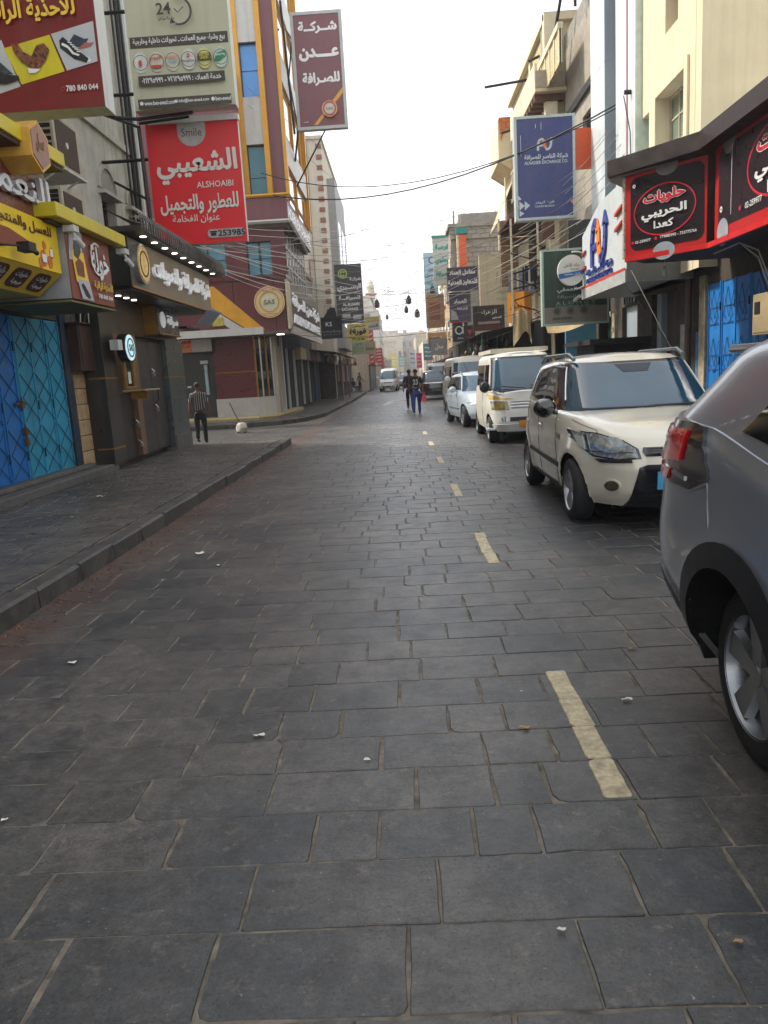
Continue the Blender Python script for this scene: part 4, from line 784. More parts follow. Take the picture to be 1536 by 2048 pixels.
T('shop_opening', MB().box(-4.099, -4.07, 50.3, 61.8, .2, 3.1), darkin); T('shop_opening', MB().box(-5.2, -4.15, 49.96, 49.99, .2, 3.0), M('striped_stock', (70, 60, 54), .8, var=.8, scale=9))  # first panel: flat near-black sheet standing in for the unlit shop depth
for i in range(9): T('hanging_garment', MB().box(-4.06, -3.98, 50.6 + i * 1.25, 51.2 + i * 1.25, 1.3 - .1 * (i % 3), 2.7), M('garment_%d' % (i % 4), [(150, 140, 124), (60, 50, 70), (110, 50, 44), (180, 172, 160)][i % 4], .8, var=.4, scale=8))
# further signs and shops on the left
bsg = Sign('black exchange sign with green swirl emblem and white writing', (-2.62, 45, 4.6), 0, 1.55, 3.3, .3, M('charcoal_print', (52, 50, 54), .45, var=.1, streak=.1), None, back=offw)
gr = M('lime_ink', (150, 180, 70), .5, var=.1); bsg.ring(.3, .84, .2, .27, gr); bsg.ring(.3, .84, .08, .15, gr, a0=30, a1=330)
bsg.text('شركــة', .75, .74, .4, .07, ltr_w, .03); bsg.text('البســيري', .52, .6, .88, .13, ltr_w, .04); bsg.text('للصرافـــة', .5, .43, .8, .08, ltr_w, .03); bsg.text('AL-BUSAIRI', .55, .32, .62, .05, ltr_w, .03); bsg.text('EXCHANGE', .5, .24, .6, .045, ltr_w, .03); bsg.rect(.6, .06, .9, .14, M('print_grey', (170, 172, 176))); bsg.rect(.2, .1, .5, .16, M('print_grey', (170, 172, 176)))
kis = Sign('black hanging cloth sign with small pale letters above the shutters', (-3.1, 37, 3.4), 0, 1.0, 1.0, .1, M('black_cloth', (20, 22, 28), .7, var=.15), None, name='cloth_sign'); kis.text('KS', .38, .68, .3, .2, ltr_w, .01); kis.text('Luxury Book', .5, .34, .8, .1, M('grey_ink', (120, 124, 130), .5), .01); kis.text('السهل الممتنع', .5, .2, .8, .1, M('grey_ink', (120, 124, 130)), .01)
o = part('cloth_fold', MB().add([(-.35, -.01, 1.0), (.3, -.01, 1.0), (.22, .0, 1.42), (-.02, .0, 1.45)], [(0, 1, 2, 3)]), M('black_cloth', (20, 22, 28)), kis.t, fix=False)
ysg = Sign('yellow sign with thick black letters beyond the black exchange sign', (-2.75, 55, 3.95), 0, 1.5, 1.25, .2, M('pale_yellow_print', (206, 190, 96), .5, var=.08), None); ysg.text('فورM', .5, .55, .75, .4, ltr_k, .06); ysg.text('للهواتف', .55, .85, .6, .14, ltr_k, .03); ysg.rect(0, .26, 1, .28, ltr_k); ysg.text('777 123 900', .5, .14, .6, .12, ltr_k, .03)
ysg2 = Sign('small yellow box sign with dark writing below the clock tower', (-1.95, 58, 4.9), 0, 1.4, .95, .5, M('mustard_board', (188, 166, 70), .5), None); ysg2.rect(0, 0, 1, .55, cwh); ysg2.text('الحديثة', .5, .28, .8, .35, ltr_k, .04)
csg = Sign('pale green and cream sign under the yellow sign', (-2.9, 57, 3.15), 0, .95, .95, .2, M('pale_green_print', (176, 184, 160), .5), None); csg.text('١٢٣', .6, .75, .5, .16, M('teal_ink2', (60, 120, 120), .5)); csg.rect(.05, .45, .95, .5, gr); csg.rect(.05, .2, .95, .24, gr)
c3 = Sign('cream board with three brown round letters', (-2.15, 60, 3.2), 0, .9, .95, .2, M('cream_board', (186, 170, 140), .5, var=.1), None)
for i in range(3): c3.ring(.28 + i * .22, .4, .05, .09, M('brown_ink', (90, 60, 44)))
rbn = Sign('narrow vertical red banner with pale writing at the left', (-2.45, 72, 2.5), 0, .5, 3.2, .15, M('banner_red', (160, 50, 54), .5, var=.15), None, name='banner_sign', cat='banner')
for i in range(7): rbn.text('نص', .5, .1 + i * .13, .6, .07, ltr_w, .04)
rsq = Sign('small square red sign with white writing beyond the red banner', (-1.95, 78, 2.8), 0, .75, 1.4, .2, M('sign_red', (180, 54, 44), .5, var=.1), None)
for i in range(4): rsq.text('عروض', .5, .15 + i * .22, .7, .12, ltr_w, .04)
# small shops behind those signs
def shopblock(label, x0, x1, y0, y1, h, mat, name='shop_building', win=(2, 2), side=1, wm=None, wz0=3.2, awn=None):
    """a building along the street; side=+1 faces +x (left row), -1 faces -x (right row)"""
    t = thing(name, label, 'building', ((x0 + x1) / 2, y0, 0)); G = lambda n, mb, m: wp(n, mb, m, t)
    G('wall', MB().box(x0, x1, y0, y1, 0, h), mat); G('parapet', MB().box(x0 - .08, x1 + .08, y0 - .08, y1 + .08, h, h + .25), mat)
    nx, nz = win; wm = wm or glassd; fx = x1 if side > 0 else x0; s = side
    for j in range(nz):
        zc = wz0 + (j + .35) * (h - wz0) / max(1, nz)
        for i in range(nx):
            yc = y0 + (i + .5) * (y1 - y0) / nx; hw = min(.8, (y1 - y0) / nx * .3)
            wo = part('window', MB().box(fx, fx + s * .06, yc - hw - .08, yc + hw + .08, zc - .08, zc + 1.38), offw); wo.parent = t; wo.matrix_parent_inverse = Matrix.Translation(-t.location)
            part('pane', MB().box(fx + s * .061, fx + s * .07, yc - hw, yc + hw, zc, zc + 1.3), wm, wo); part('sill', MB().box(fx, fx + s * .2, yc - hw - .12, yc + hw + .12, zc - .16, zc - .08), mat, wo)
        nf = max(1, int((x1 - x0) / 1.8))
        for i in range(nf):
            xc = x0 + (i + .5) * (x1 - x0) / nf; wo = part('window', MB().box(xc - .45, xc + .45, y0 - .05, y0, zc, zc + 1.2), offw); wo.parent = t; wo.matrix_parent_inverse = Matrix.Translation(-t.location); part('pane', MB().box(xc - .38, xc + .38, y0 - .06, y0 - .051, zc + .07, zc + 1.13), wm, wo)
    yy = y0 + .3; k = 0
    while yy < y1 - 1.5:
        wd = random.uniform(1.8, 2.8); wd = min(wd, y1 - yy - .2)
        G('shop_opening', MB().box(fx + s * .002, fx + s * .05, yy, yy + wd, .2, 2.5), random.choice([darkin, bsl[0], bsl[2], M('shutter_brown', (74, 56, 44), .6, var=.2)])); G('shop_board', MB().box(fx, fx + s * .5, yy, yy + wd, 2.55, 3.1), M('board_%d' % (k % 5), [(176, 160, 120), (90, 84, 80), (140, 50, 44), (170, 168, 160), (60, 80, 90)][k % 5], .5, var=.2)); yy += wd + .25; k += 1
    return t
shopblock('low pale shop row with striped hangings beyond the blue shutters', -7, -4.3, 62.2, 71, 5.2, M('dusty_wall', (150, 138, 120), .85, var=.15, streak=.3), win=(3, 1), wz0=3.4)
shopblock('dark cluttered shop building just past the maroon building', -8, -5.2, 37, 49.5, 7.5, M('dusty_wall2', (130, 118, 102), .85, var=.15, streak=.3), win=(4, 1), wz0=4)
m = thing('hanging_goods', 'dark awning hung with pale lamps under the black exchange sign', 'awning', (-4, 46, 2.5))
wp('awning', MB().add([(-5.2, 41, 3.2), (-3.3, 41, 2.9), (-3.3, 61, 2.9), (-5.2, 61, 3.2)], [(0, 1, 2, 3)]), M('dark_awning', (44, 36, 32), .8, var=.3), m, fix=False)
for i in range(26):
    x, y = random.uniform(-4.2, -3.2), random.uniform(41, 60); z = 2.9 - random.uniform(.15, .5); wp('hanging_lamp', MB().lathe([(.02, .2), (.09, .08), (.11, -.02), (.04, -.14)], 8, c=(x, y, z)).tube([(x, y, z + .18), (x, y, 2.95)], .01, 4), [offw, M('brass_ware', (130, 104, 66), .4, metal=.4), cwh][i % 3], m, smooth=True)
wp('rail', MB().tube([(-3.4, 41, 2.75), (-3.3, 60, 2.75)], .03, 5).tube([(-3.4, 46, .16), (-3.4, 46, 2.8)], .05, 6).tube([(-3.4, 52, .16), (-3.4, 52, 2.8)], .05, 6), M('red_white_post', (150, 110, 100), .5), m)
# clock tower and pale building
ct = thing('clock_tower', 'slim pale minaret tower with red bands and a spire behind the yellow signs', 'tower', (-3.7, 120, 0)); T = lambda n, mb, m: wp(n, mb, m, ct)
stn = M('minaret_stone', (196, 184, 164), .85, var=.08); T('shaft', MB().box(-4.3, -3.0, 119.4, 120.7, 0, 13.6), stn); T('red_band', MB().box(-4.36, -2.94, 119.34, 120.76, 13.4, 13.7).box(-4.36, -2.94, 119.34, 120.76, 11.2, 11.5), M('red_stone', (150, 84, 74), .8)); T('balcony', MB().box(-4.5, -2.8, 119.2, 120.9, 13.7, 13.85), stn); T('lantern', MB().lathe([(.55, 13.85), (.55, 14.9), (.62, 14.95), (.45, 15.4), (.1, 15.9), (.05, 17.2), (.0, 18.2)], 12, c=(-3.65, 120, 0)), stn); T('arch_opening', MB().prism([(-4.0, 11.7), (-3.3, 11.7), (-3.3, 12.8), (-3.65, 13.2), (-4.0, 12.8)], 119.35, 119.39), M('opening_dark', (110, 104, 96), .8))
pb = shopblock('pale four storey building with stepped roof below the minaret', -7.5, -2.2, 96, 118, 9.2, M('pale_building', (190, 184, 172), .85, var=.06, streak=.2, dcol=(150, 142, 130)), win=(5, 3), wm=M('dim_window', (120, 118, 112), .3)); wp('upper_step', MB().box(-6.8, -3.2, 97, 112, 9.2, 11.3), M('pale_building', (190, 184, 172)), pb)
shopblock('grey shop block on the left before the pale building', -7.5, -2.9, 74, 95, 4.6, M('dusty_wall', (150, 138, 120)), win=(5, 1), wz0=3.2)
# far end of the street
fcol = [(186, 176, 160), (170, 158, 140), (194, 186, 172), (162, 156, 148), (180, 166, 142)]
far = [(-3.6, -.2, 150, 165, 7.6), (-12, -2.6, 170, 190, 9.2), (-2.2, 1.4, 205, 215, 10.6), (1.0, 4.4, 212, 225, 11.8), (4.2, 8.2, 178, 200, 9.6), (4.6, 9, 140, 170, 7.0), (-9, 10, 262, 280, 14.5), (-3, -.8, 186, 200, 10.4)]
for i, (a, b, c, d, h) in enumerate(far):
    t = thing('distant_building', ['low distant building left of the vanishing street', 'wide distant block behind the left row', 'narrow distant house closing the street', 'tall distant house closing the street', 'distant block behind the right row', 'low distant shop behind the parked vans', 'farthest wide building above all the others', 'slim distant house left of centre'][i], 'building', ((a + b) / 2, c, 0), 0, 'distant buildings')
    fm = M('far_wall_%d' % (i % 5), fcol[i % 5], .9, var=.12, scale=1, streak=.2); wp('wall', MB().box(a, b, c, d, 0, h), fm, t); wp('roof_hut', MB().box(a + (b - a) * .2, a + (b - a) * .5, c + 1, c + 4, h, h + 1.4), fm, t); wp('parapet', MB().box(a - .1, b + .1, c - .1, c + .2, h, h + .4), fm, t)
    nx = max(2, int((b - a) / 1.3))
    for r_ in range(int((h - 3) / 2.6)):
        for q in range(nx):
            xc = a + (q + .5) * (b - a) / nx; wp('window', MB().box(xc - .32, xc + .32, c - .06, c, 3.4 + r_ * 2.6, 4.7 + r_ * 2.6), M('dim_window', (120, 118, 112)), t)
for i, (x, y, z, w_, h_, c_) in enumerate([(-.9, 140, 2.6, 1.3, 2.4, (190, 176, 90)), (.6, 130, 2.6, 1.1, 1.8, (130, 150, 140)), (2.7, 100, 2.1, .7, 1.9, (196, 60, 100)), (2.2, 118, 2.4, 1.0, 2.6, (186, 186, 190)), (3.3, 85, 2.8, 1.0, 1.8, (60, 104, 110)), (-1.6, 118, 2.4, 1.2, 1.4, (196, 190, 176)), (-2.1, 90, 2.5, .8, 1.2, (176, 60, 60))]):
    s = Sign(['pale yellow sign far down the street', 'round cornered grey green sign far down the street', 'pink banner far down the street on the right', 'white banner sheet far down the street', 'teal sign with pale writing above the farthest vans', 'white board far down the street on the left', 'small red board far down the street on the left'][i], (x, y, z), 0, w_, h_, .2, M('far_sign_%d' % i, c_, .6, var=.1), None, name='street_sign')
    for q in range(3): s.text('صرافة', .5, .25 + q * .25, .7, .12, ltr_w if i not in (3, 5) else ltr_k, .04)
# ================================================================ RIGHT SIDE
beige = M('cream_render', (216, 203, 172), .9, var=.04, scale=2, bump=.12, streak=.14, dirt=.1, dcol=(170, 150, 116)); beige2 = M('cream_render_shaded', (210, 198, 166), .9, var=.05, scale=2, bump=.12, streak=.16, dcol=(160, 140, 110))  # beige2: same cream render, darkened in colour for the side in shade
grn_g = glass('grey_green_panes', (112, 128, 118), .25)
bb = thing('corner_building', 'smooth cream rendered building with a tall many paned window above the sweet shop', 'building', (5.65, 18.6, 0), -90)
# local x = 18.6 - world y
wn = [(1.55, 3.15, 4.5, 6.87), (.44, 1.03, 4.7, 6.78), (2.0, 2.7, 7.9, 8.9)]
part('wall', holed(0, 3.9, 3.2, 16, wn, .32), beige, bb, fix=False)
part('side_wall', MB().box(3.88, 3.9, .001, 9, 3.2, 16), beige2, bb); part('back_mass', MB().box(0, 3.88, 8.9, 9, 0, 16).box(0, 3.88, .32, 9, 15.9, 16), beige2, bb)
for i, (a, b, c, d) in enumerate(wn):
    window(bb, a, b, c, d, .3, grn_g if i < 2 else glassd, M('beige_window_bar', (190, 178, 148), .6), 3 if i == 0 else 1, 5 if i == 0 else 2, .05)
part('window_surround', MB().box(1.38, 1.55, -.05, .0, 4.5, 7.05).box(3.15, 3.33, -.05, 0, 4.5, 7.05).box(1.55, 3.15, -.05, 0, 6.87, 7.05), beige, bb, bevel=.01)
part('expansion_joint', MB().box(3.6, 3.62, -.006, 0, 3.2, 16), beige2, bb); part('insulator', MB().tube([(.25, -.05, 7.45), (.25, -.3, 7.45)], .05, 6), dkmetal, bb)
part('twisted_cable', MB().tube([(.25 + .3 * i / 14 + .03 * math.sin(i * 2), -.12, 7.4 - i * .17) for i in range(15)], .018, 5).tube([(.2, -.3, 7.4), (.35, -.2, 6.6), (.3, -.15, 5.4)], .012, 4), dkmetal, bb)
# ground floor: shops
gs = thing('shop_building', 'dim ground floor shop row under the red sweet shop fascia with stained posts', 'shop row', (6.0, 24, .15), -90)
# local x = 24 - y ; blue doors y 12.7-15.1 => x 8.9-11.3
part('wall', holed(0, 16, .0, 3.4, [(8.9, 11.35, .15, 2.75), (3.2, 4.5, .1, 2.8), (5.6, 7.2, .1, 2.9), (.8, 2.2, .1, 2.8)], .3), M('grimy_wall_dark', (60, 54, 46), .9, var=.35, dirt=.5), gs, fix=False)
part('upper_shop_wall', MB().box(8.4, 16, .3, .5, 3.1, 4.6).box(8.4, 16, .3, 5, 4.5, 4.6), beige2, gs)
part('recess_door', MB().box(3.2, 4.5, .26, .3, .1, 2.8), M('brown_door', (64, 48, 38), .6, var=.25), gs); part('recess_door', MB().box(5.6, 7.2, .26, .3, .1, 2.9), M('brown_door2', (56, 46, 40), .6, var=.25), gs); part('recess_door', MB().box(.8, 2.2, .26, .3, .1, 2.8), M('green_door', (30, 70, 54), .6, var=.25), gs)
part('stone_threshold', MB().box(0, 16, -.3, 0, 0, .13), plm, gs, bevel=.01)
part('carved_post', MB().box(2.5, 2.75, -.08, 0, .1, 2.7), M('pale_worn_post', (170, 160, 138), .7, var=.2, dirt=.4), gs); 
for i in range(5): part('rosette', MB().ring(2.62, .5 + i * .45, .04, .09, -.1, -.08, 14), M('pale_worn_post', (170, 160, 138)), gs)
part('door_frame', MB().box(8.6, 8.88, -.06, 0, .1, 2.95), M('peeling_post', (168, 156, 130), .8, var=.3, dirt=.6, dcol=(70, 60, 50)), gs); part('blue_frame', MB().box(8.42, 8.58, -.05, 0, .1, 1.9), M('peeling_blue', (40, 104, 150), .7, var=.4, dirt=.6, dcol=(150, 140, 120)), gs)
part('posted_paper', MB().box(7.5, 7.85, -.02, -.01, 1.2, 2.1), M('torn_paper', (160, 164, 160), .8, var=.3, dirt=.3), gs); part('posted_paper', MB().box(5.0, 5.3, -.02, -.01, .8, 1.5), M('torn_paper', (160, 164, 160)), gs)
part('soffit_beam', MB().box(5.4, 8.3, -.5, -.02, 2.95, 3.2), M('grey_beam', (92, 86, 78), .8, var=.2), gs)
dp = part('drain_pipe', MB().tube([(5.85, 15.75, .15), (5.85, 15.7, 3.3)], .07, 8), M('rusty_pipe', (70, 52, 42), .6, var=.4), smooth=40); tag(dp, 'rusty brown drain pipe left of the right hand blue shutter', 'pipe')
folding_shutter('sky blue folding shutter with bent rod ornaments on the right side of the street', (6.0, 15.08, .3), -90, 2.36, 2.62, 4, M('sky_blue_shutter_paint', (28, 120, 196), .45, var=.1, dirt=.25, streak=.2, dcol=(60, 90, 110)), style=1)
mt = thing('meter_box', 'beige electricity meter box on a grey pole at the right edge', 'meter box', (5.55, 11.9, 1.85), -90)
part('box_body', MB().box(-.35, .35, 0, .3, 0, .62), M('beige_box', (170, 152, 116), .6, var=.1, dirt=.3), mt, bevel=.015); part('box_window', MB().box(-.27, -.1, -.01, 0, .32, .5), darkin, mt); part('box_door', MB().box(-.3, .3, -.012, 0, .04, .28), M('beige_box2', (160, 142, 108), .6), mt); part('pole', MB().tube([(0, .15, -1.7), (0, .15, 0)], .05, 8), offw, mt)
for i in range(3): cable([(5.6, 11.9 - i * .1, 2.5), (5.5, 12.0, 2.9 + i * .1), (5.3, 12.2, 3.25), (5.2, 12.9, 3.2)], .012, offw if i else dkmetal, 'thin wire rising from the beige meter box to the red fascia', 'wires over the beige meter box', 'wire', 'wire')
# red and black sweet shop fascia: street side and angled corner panel
rdm = M('sweet_shop_red', (176, 20, 20), .35, var=.06); bkp = M('sweet_shop_black', (30, 18, 26), .3, var=.1); red_i = M('red_neon_ink', (190, 24, 44), .4, var=.05)
def sweet(label, loc, rz, w_, h_):
    s = Sign(label, loc, rz, w_, h_, .5, rdm, None, name='shop_fascia', cat='fascia', back=M('fascia_back', (60, 40, 36), .6)); return s
f1 = sweet('red and black sweet shop panel angled at the corner with its whole oval in view', (4.45, 13.05, 3.32), -50.7, 1.46, 1.3)
f1.rect(.07, .06, .97, .96, bkp, r=.13); f1.disc(.53, 1.0, .2, M('silver_half_disc', (120, 116, 112), .35), rz=.14); f1.disc(.5, .0, .2, M('silver_half_disc2', (150, 156, 164), .35), rz=.14)
def oval(s, u, v, a, b, t, mat):
    y = s._n(); mb = MB(); n = 44; vs = []
    for i in range(n):
        c_, s_ = math.cos(2 * math.pi * i / n), math.sin(2 * math.pi * i / n); vs += [(s.X(u) + a * c_, y, s.Z(v) + b * s_), (s.X(u) + (a - t) * c_, y, s.Z(v) + (b - t) * s_)]
    mb.add(vs, [(2 * i, 2 * ((i + 1) % n), 2 * ((i + 1) % n) + 1, 2 * i + 1) for i in range(n)]); part('oval_line', mb, mat, s.t, fix=False)
oval(f1, .5, .5, .56, .4, .02, red_i)
f1.text('حلويات', .5, .655, .5, .15, ltr_w, .09); f1.text('حلويات', .5, .655, .5, .15, red_i, .05); f1.text('الحريبي', .5, .46, .55, .15, ltr_w, .04); f1.text('كعدا', .5, .33, .24, .09, ltr_w, .03)
f1.text('02-259977', .24, .16, .2, .035, ltr_w, .01); f1.text('779885995 - 733775766', .68, .17, .44, .035, ltr_w, .01); f1.disc(.11, .16, .025, red_i); f1.disc(.41, .165, .025, red_i); f1.ring(.13, .85, .01, .03, ltr_w)
f2 = sweet('red and black sweet shop fascia along the street cut off by the right edge', (5.0, 9.9, 3.32), -90, 5.0, 1.38)
f2.rect(.03, .12, .99, .93, bkp, r=.13); oval(f2, .415, .55, .98, .5, .035, red_i); f2.disc(.065, 0.06, .2, M('silver_half_disc2', (150, 156, 164)), rz=.2); f2.disc(.1, .98, .2, M('silver_half_disc', (120, 116, 112)), rz=.2)
f2.text('حلويات', .415, .72, .26, .2, ltr_w, .09); f2.text('حلويات', .415, .72, .26, .2, red_i, .05); f2.text('الحريبي', .415, .48, .28, .2, ltr_w, .04); f2.text('كعدا', .415, .3, .13, .11, ltr_w, .03); f2.text('02-259977', .27, .22, .1, .06, ltr_w, .01); f2.ring(.06, .3, .02, .045, ltr_w); f2.disc(.19, .22, .035, red_i); f2.rect(.13, .2, .132, .9, ltr_w)
cn = thing('fascia_cornice', 'dark brown cornice folding over the sweet shop sign', 'cornice', (5, 12.5, 4.65)); cbm = M('dark_brown_cornice', (44, 34, 32), .4, var=.15)
wp('band', MB().slab([(3.72, 13.75), (4.72, 12.35), (4.72, 7.2), (6.0, 7.2), (6.0, 14.4), (4.3, 14.4)], 4.66, 4.92), cbm, cn); wp('soffit_end', MB().slab([(3.74, 13.8), (4.35, 13.1), (4.6, 14.3), (4.3, 14.6)], 4.62, 4.66), M('grey_metal_end', (120, 112, 104), .5), cn)
wp('under_panel', MB().slab([(4.02, 13.55), (4.95, 12.45), (4.95, 7.5), (6, 7.5), (6.0, 14.2), (4.5, 14.2)], 3.27, 3.31), M('dark_soffit', (52, 44, 38), .7), cn); wp('edge_strip', MB().slab([(3.97, 13.6), (4.93, 12.46), (4.93, 7.5), (5.0, 7.5), (5.0, 12.5), (4.05, 13.68)], 3.24, 3.32), M('red_edge', (196, 32, 34), .4), cn)
wp('torn_end', MB().box(3.96, 4.06, 13.62, 13.7, 3.3, 4.6), M('cracked_white', (190, 170, 150), .6, var=.5, scale=25), cn)
ml = thing('hanging_bulb', 'small lamp hanging on a chain below the sweet shop fascia', 'lamp', (4.75, 13.9, 2.9)); wp('lamp', MB().lathe([(.015, .12), (.035, .08), (.04, 0), (.015, -.05)], 10, c=(4.75, 13.9, 3.05)).tube([(4.75, 13.9, 3.15), (4.75, 13.9, 3.3)], .006, 5), offw, ml, smooth=True)
# white exchange fascia with blue emblem
pf = M('pale_blue_grey_board', (186, 194, 196), .45, var=.04, streak=.12); nb = M('navy_letter', (42, 56, 138), .35, var=.06); ora = M('orange_letter', (226, 120, 40), .45, var=.05)
wf = thing('shop_fascia', 'pale grey exchange fascia with raised blue A emblem and orange dashes', 'fascia', (4.6, 19.25, 3.22), -90)
part('board', MB().prism([(0, 0), (3.6, .03), (3.6, 1.85), (1.6, 1.8), (0, 1.35)], 0, 1.3), pf, wf); part('bottom_band', MB().box(-.01, 3.62, -.03, 1.3, -.12, .14), M('pale_band', (166, 168, 166), .45), wf); part('red_line', MB().box(0, 3.62, -.035, -.03, .12, .17), M('red_line', (186, 50, 40), .5), wf)
part('end_face', MB().box(3.6, 3.63, .0, 1.3, -.1, 1.6), M('grey_end_panel', (128, 128, 122), .5, var=.1), wf); part('spotlight', MB().tube([(-.35, -.12, -.1), (-.1, -.05, -.02)], .05, 8), offw, wf)
def arc_band(mb, pts, r_, y0, y1):
    for (x0, z0), (x1, z1) in zip(pts, pts[1:]):
        d = Vector((x1 - x0, z1 - z0)).normalized() * r_; n = Vector((-d.y, d.x)); mb.prism([(x0 - n.x - d.x * .3, z0 - n.y - d.y * .3), (x1 - n.x, z1 - n.y), (x1 + n.x, z1 + n.y), (x0 + n.x - d.x * .3, z0 + n.y - d.y * .3)], y0, y1)
def emblem(par, cx, cz, k, mat_a, mat_b, y, dep, inv=1):
    m = MB(); arc_band(m, [(cx - .5 * k, cz - .42 * k), (cx - .5 * k, cz), (cx - .42 * k, cz + .25 * k), (cx - .25 * k, cz + .36 * k), (cx - .1 * k, cz + .32 * k)], .085 * k, y - dep, y)
    part('emblem_letter', m, mat_a, par); m = MB(); arc_band(m, [(cx + .1 * k, cz - .36 * k), (cx + .26 * k, cz - .38 * k), (cx + .42 * k, cz - .22 * k), (cx + .48 * k, cz), (cx + .48 * k, cz + .24 * k)], .085 * k, y - dep, y)
    m.prism([(cx + .3 * k, cz + .2 * k), (cx + .66 * k, cz + .2 * k), (cx + .48 * k, cz + .46 * k)], y - dep, y); part('emblem_arrow', m, mat_a, par); m = MB(); arc_band(m, [(cx - .42 * k, cz - .1 * k), (cx - .12 * k, cz - .08 * k)], .06 * k, y - dep, y); part('emblem_bar', m, mat_a, par)
    m = MB(); arc_band(m, [(cx - .14 * k, cz + .32 * k), (cx - .02 * k, cz + .16 * k), (cx + .0 * k, cz - .1 * k), (cx + .1 * k, cz - .3 * k)], .1 * k, y - dep * .8, y - .001); part('emblem_stroke', m, mat_b, par)
emblem(wf, 1.6, 1.02, 1.15, nb, ora, -.01, .04)
m = MB(); add_text(m, 'شركة الناصر للصرافة', 1.6, .42, 2.2, .16, -.05, .014, .04); add_text(m, 'ALNASSER EXCHANGE CO.', 1.6, .25, 2.2, .1, -.05, .014, .04); part('lettering', m, nb, wf, fix=False)
for z in (1.0, 1.3): part('orange_dash', MB().prism([(2.95, z - .06), (3.45, z + .04), (3.45, z + .09), (2.95, z)], -.06, -.001), M('red_line', (186, 50, 40)), wf)
for z in (.55, .9): part('orange_dash', MB().prism([(.08, z - .03), (.4, z + .04), (.4, z + .08), (.08, z + .01)], -.05, -.001), M('red_line', (186, 50, 40)), wf)
sp = part('support_cable', MB().tube([(4.62, 15.4, 3.3), (4.7, 12.6, 1.2)], .006, 4).tube([(4.5, 15.5, 3.1), (5.4, 14.4, 1.3)], .005, 4), dkmetal); tag(sp, 'thin grey stay wires slanting down from the pale exchange fascia', 'cable')
# white clad exchange building
wc = thing('clad_building', 'white metal clad building columns with a mauve line beside the cream building', 'building', (5.5, 21.9, 0), -90); wcl = M('white_aluminium', (206, 214, 214), .35, var=.03, streak=.1); wcg = M('blue_grey_aluminium', (150, 162, 170), .35, var=.03)  # wcg: same white cladding, shade of the turned side put into the colour
part('outer_column', MB().box(.0, 1.35, 0, .6, 4.6, 16), wcl, wc); part('column_side', MB().box(1.351, 1.37, .0, .6, 4.6, 16), wcg, wc); 
for z in (5.5, 7.2, 8.9, 10.6): part('panel_joint', MB().box(-.0, 1.375, -.004, .6, z, z + .015), wcg, wc)
part('window_slot', MB().box(1.37, 2.35, .45, .6, 3, 16), M('slot_glass', (52, 60, 70), .2, var=.2), wc)
for i in range(4): part('slot_bar', MB().box(1.5 + i * .22, 1.53 + i * .22, .42, .45, 3, 16), dkmetal, wc)
part('block_infill', MB().box(1.45, 2.3, .38, .44, 7.4, 9.0), M('grey_blocks', (150, 148, 142), .9, var=.15), wc)
part('inner_column', MB().box(2.35, 3.84, 0, .6, 3.2, 16), wcl, wc); part('mauve_line', MB().box(3.2, 3.32, -.012, 0, 3.2, 16), M('mauve_strip', (150, 112, 122), .5), wc); part('inner_side', MB().box(3.841, 3.86, .0, .3, 3.2, 16), M('pale_green_side', (190, 204, 190), .5), wc); part('mass', MB().box(0, 3.8, .62, 6, 0, 16), wcg, wc)
# hanging blue sign and green sign
bluef = M('royal_blue_print', (44, 54, 112), .4, var=.05, streak=.06); pw_ = M('pale_print', (190, 198, 206), .5, var=.04)
bs = Sign('royal blue exchange sign with arrow emblem hanging over the right pavement', (4.27, 22.0, 5.52), 0, 1.64, 2.67, .3, bluef, M('silver_sign_frame2', (176, 186, 186), .4), fw=.07)
emblem(bs.t, .0, 1.94, .36, pw_, ora, -.006, .004); bs.text('شركة الناصر للصرافة', .52, .605, .72, .055, pw_, .04); bs.text('ALNASSER EXCHANGE CO.', .52, .555, .72, .032, pw_, .03); bs.text('فرع كريتر', .48, .165, .32, .035, pw_, .03); bs.text('CRATER BRANCH', .48, .13, .32, .02, pw_, .02)
bs.polys([[(.06, .1), (.06, .19), (.15, .145)], [(.15, .1), (.15, .19), (.24, .145)], [(.06, .04), (.06, .1), (.14, .07)], [(.04, .2), (.04, .25), (.1, .21)]], pw_); bs.polys([[(.96, .13), (.96, .19), (.91, .16)], [(.04, .125), (.08, .135), (.04, .145)]], ora)
for u, a, b in ((.35, .88, .92), (.44, .86, .93), (.1, .62, .82)): bs.rect(u, a, u + .008, b, pw_, 'scratch')
og = Sign('plain orange panel fixed beside the royal blue sign', (5.42, 22.3, 6.84), 0, .66, 1.05, .1, M('orange_red_panel', (226, 92, 36), .5, var=.06), None)
gn = M('dark_green_print', (16, 52, 36), .4, var=.08); gs_ = Sign('dark green exchange sign with a white round bank badge over grey band', (4.5, 19.6, 2.54), 0, 1.66, 1.84, .2, gn, M('pale_green_frame', (150, 170, 156), .5), fw=.05)
gs_.rect(.03, .03, .97, .24, M('grey_band_print', (120, 112, 100), .5)); gs_.text('شركة العمقي', .5, .46, .55, .075, pw_, .03); gs_.text('وإخوانه للصرافة', .5, .37, .55, .06, M('grey_green_ink', (120, 140, 124), .5), .02); gs_.text('A L O M G Y', .5, .29, .6, .045, M('grey_green_ink', (120, 140, 124)), .02)
gs_.text('EXCHANGE & BROS', .5, .25, .6, .02, M('grey_green_ink', (120, 140, 124)))
for i in range(3): gs_.disc(.22 + i * .2, .19, .1, M('dim_disc', (62, 60, 52), .5)); gs_.ring(.22 + i * .2, .19, .07, .085, M('grey_band_print', (120, 112, 100)))
gs_.text('SERVICES', .3, .09, .3, .03, ltr_k)
rb = thing('round_bank_sign', 'round white badge with blue band on a curved pipe before the green sign', 'round sign', (4.3, 19.2, 3.8), 0)
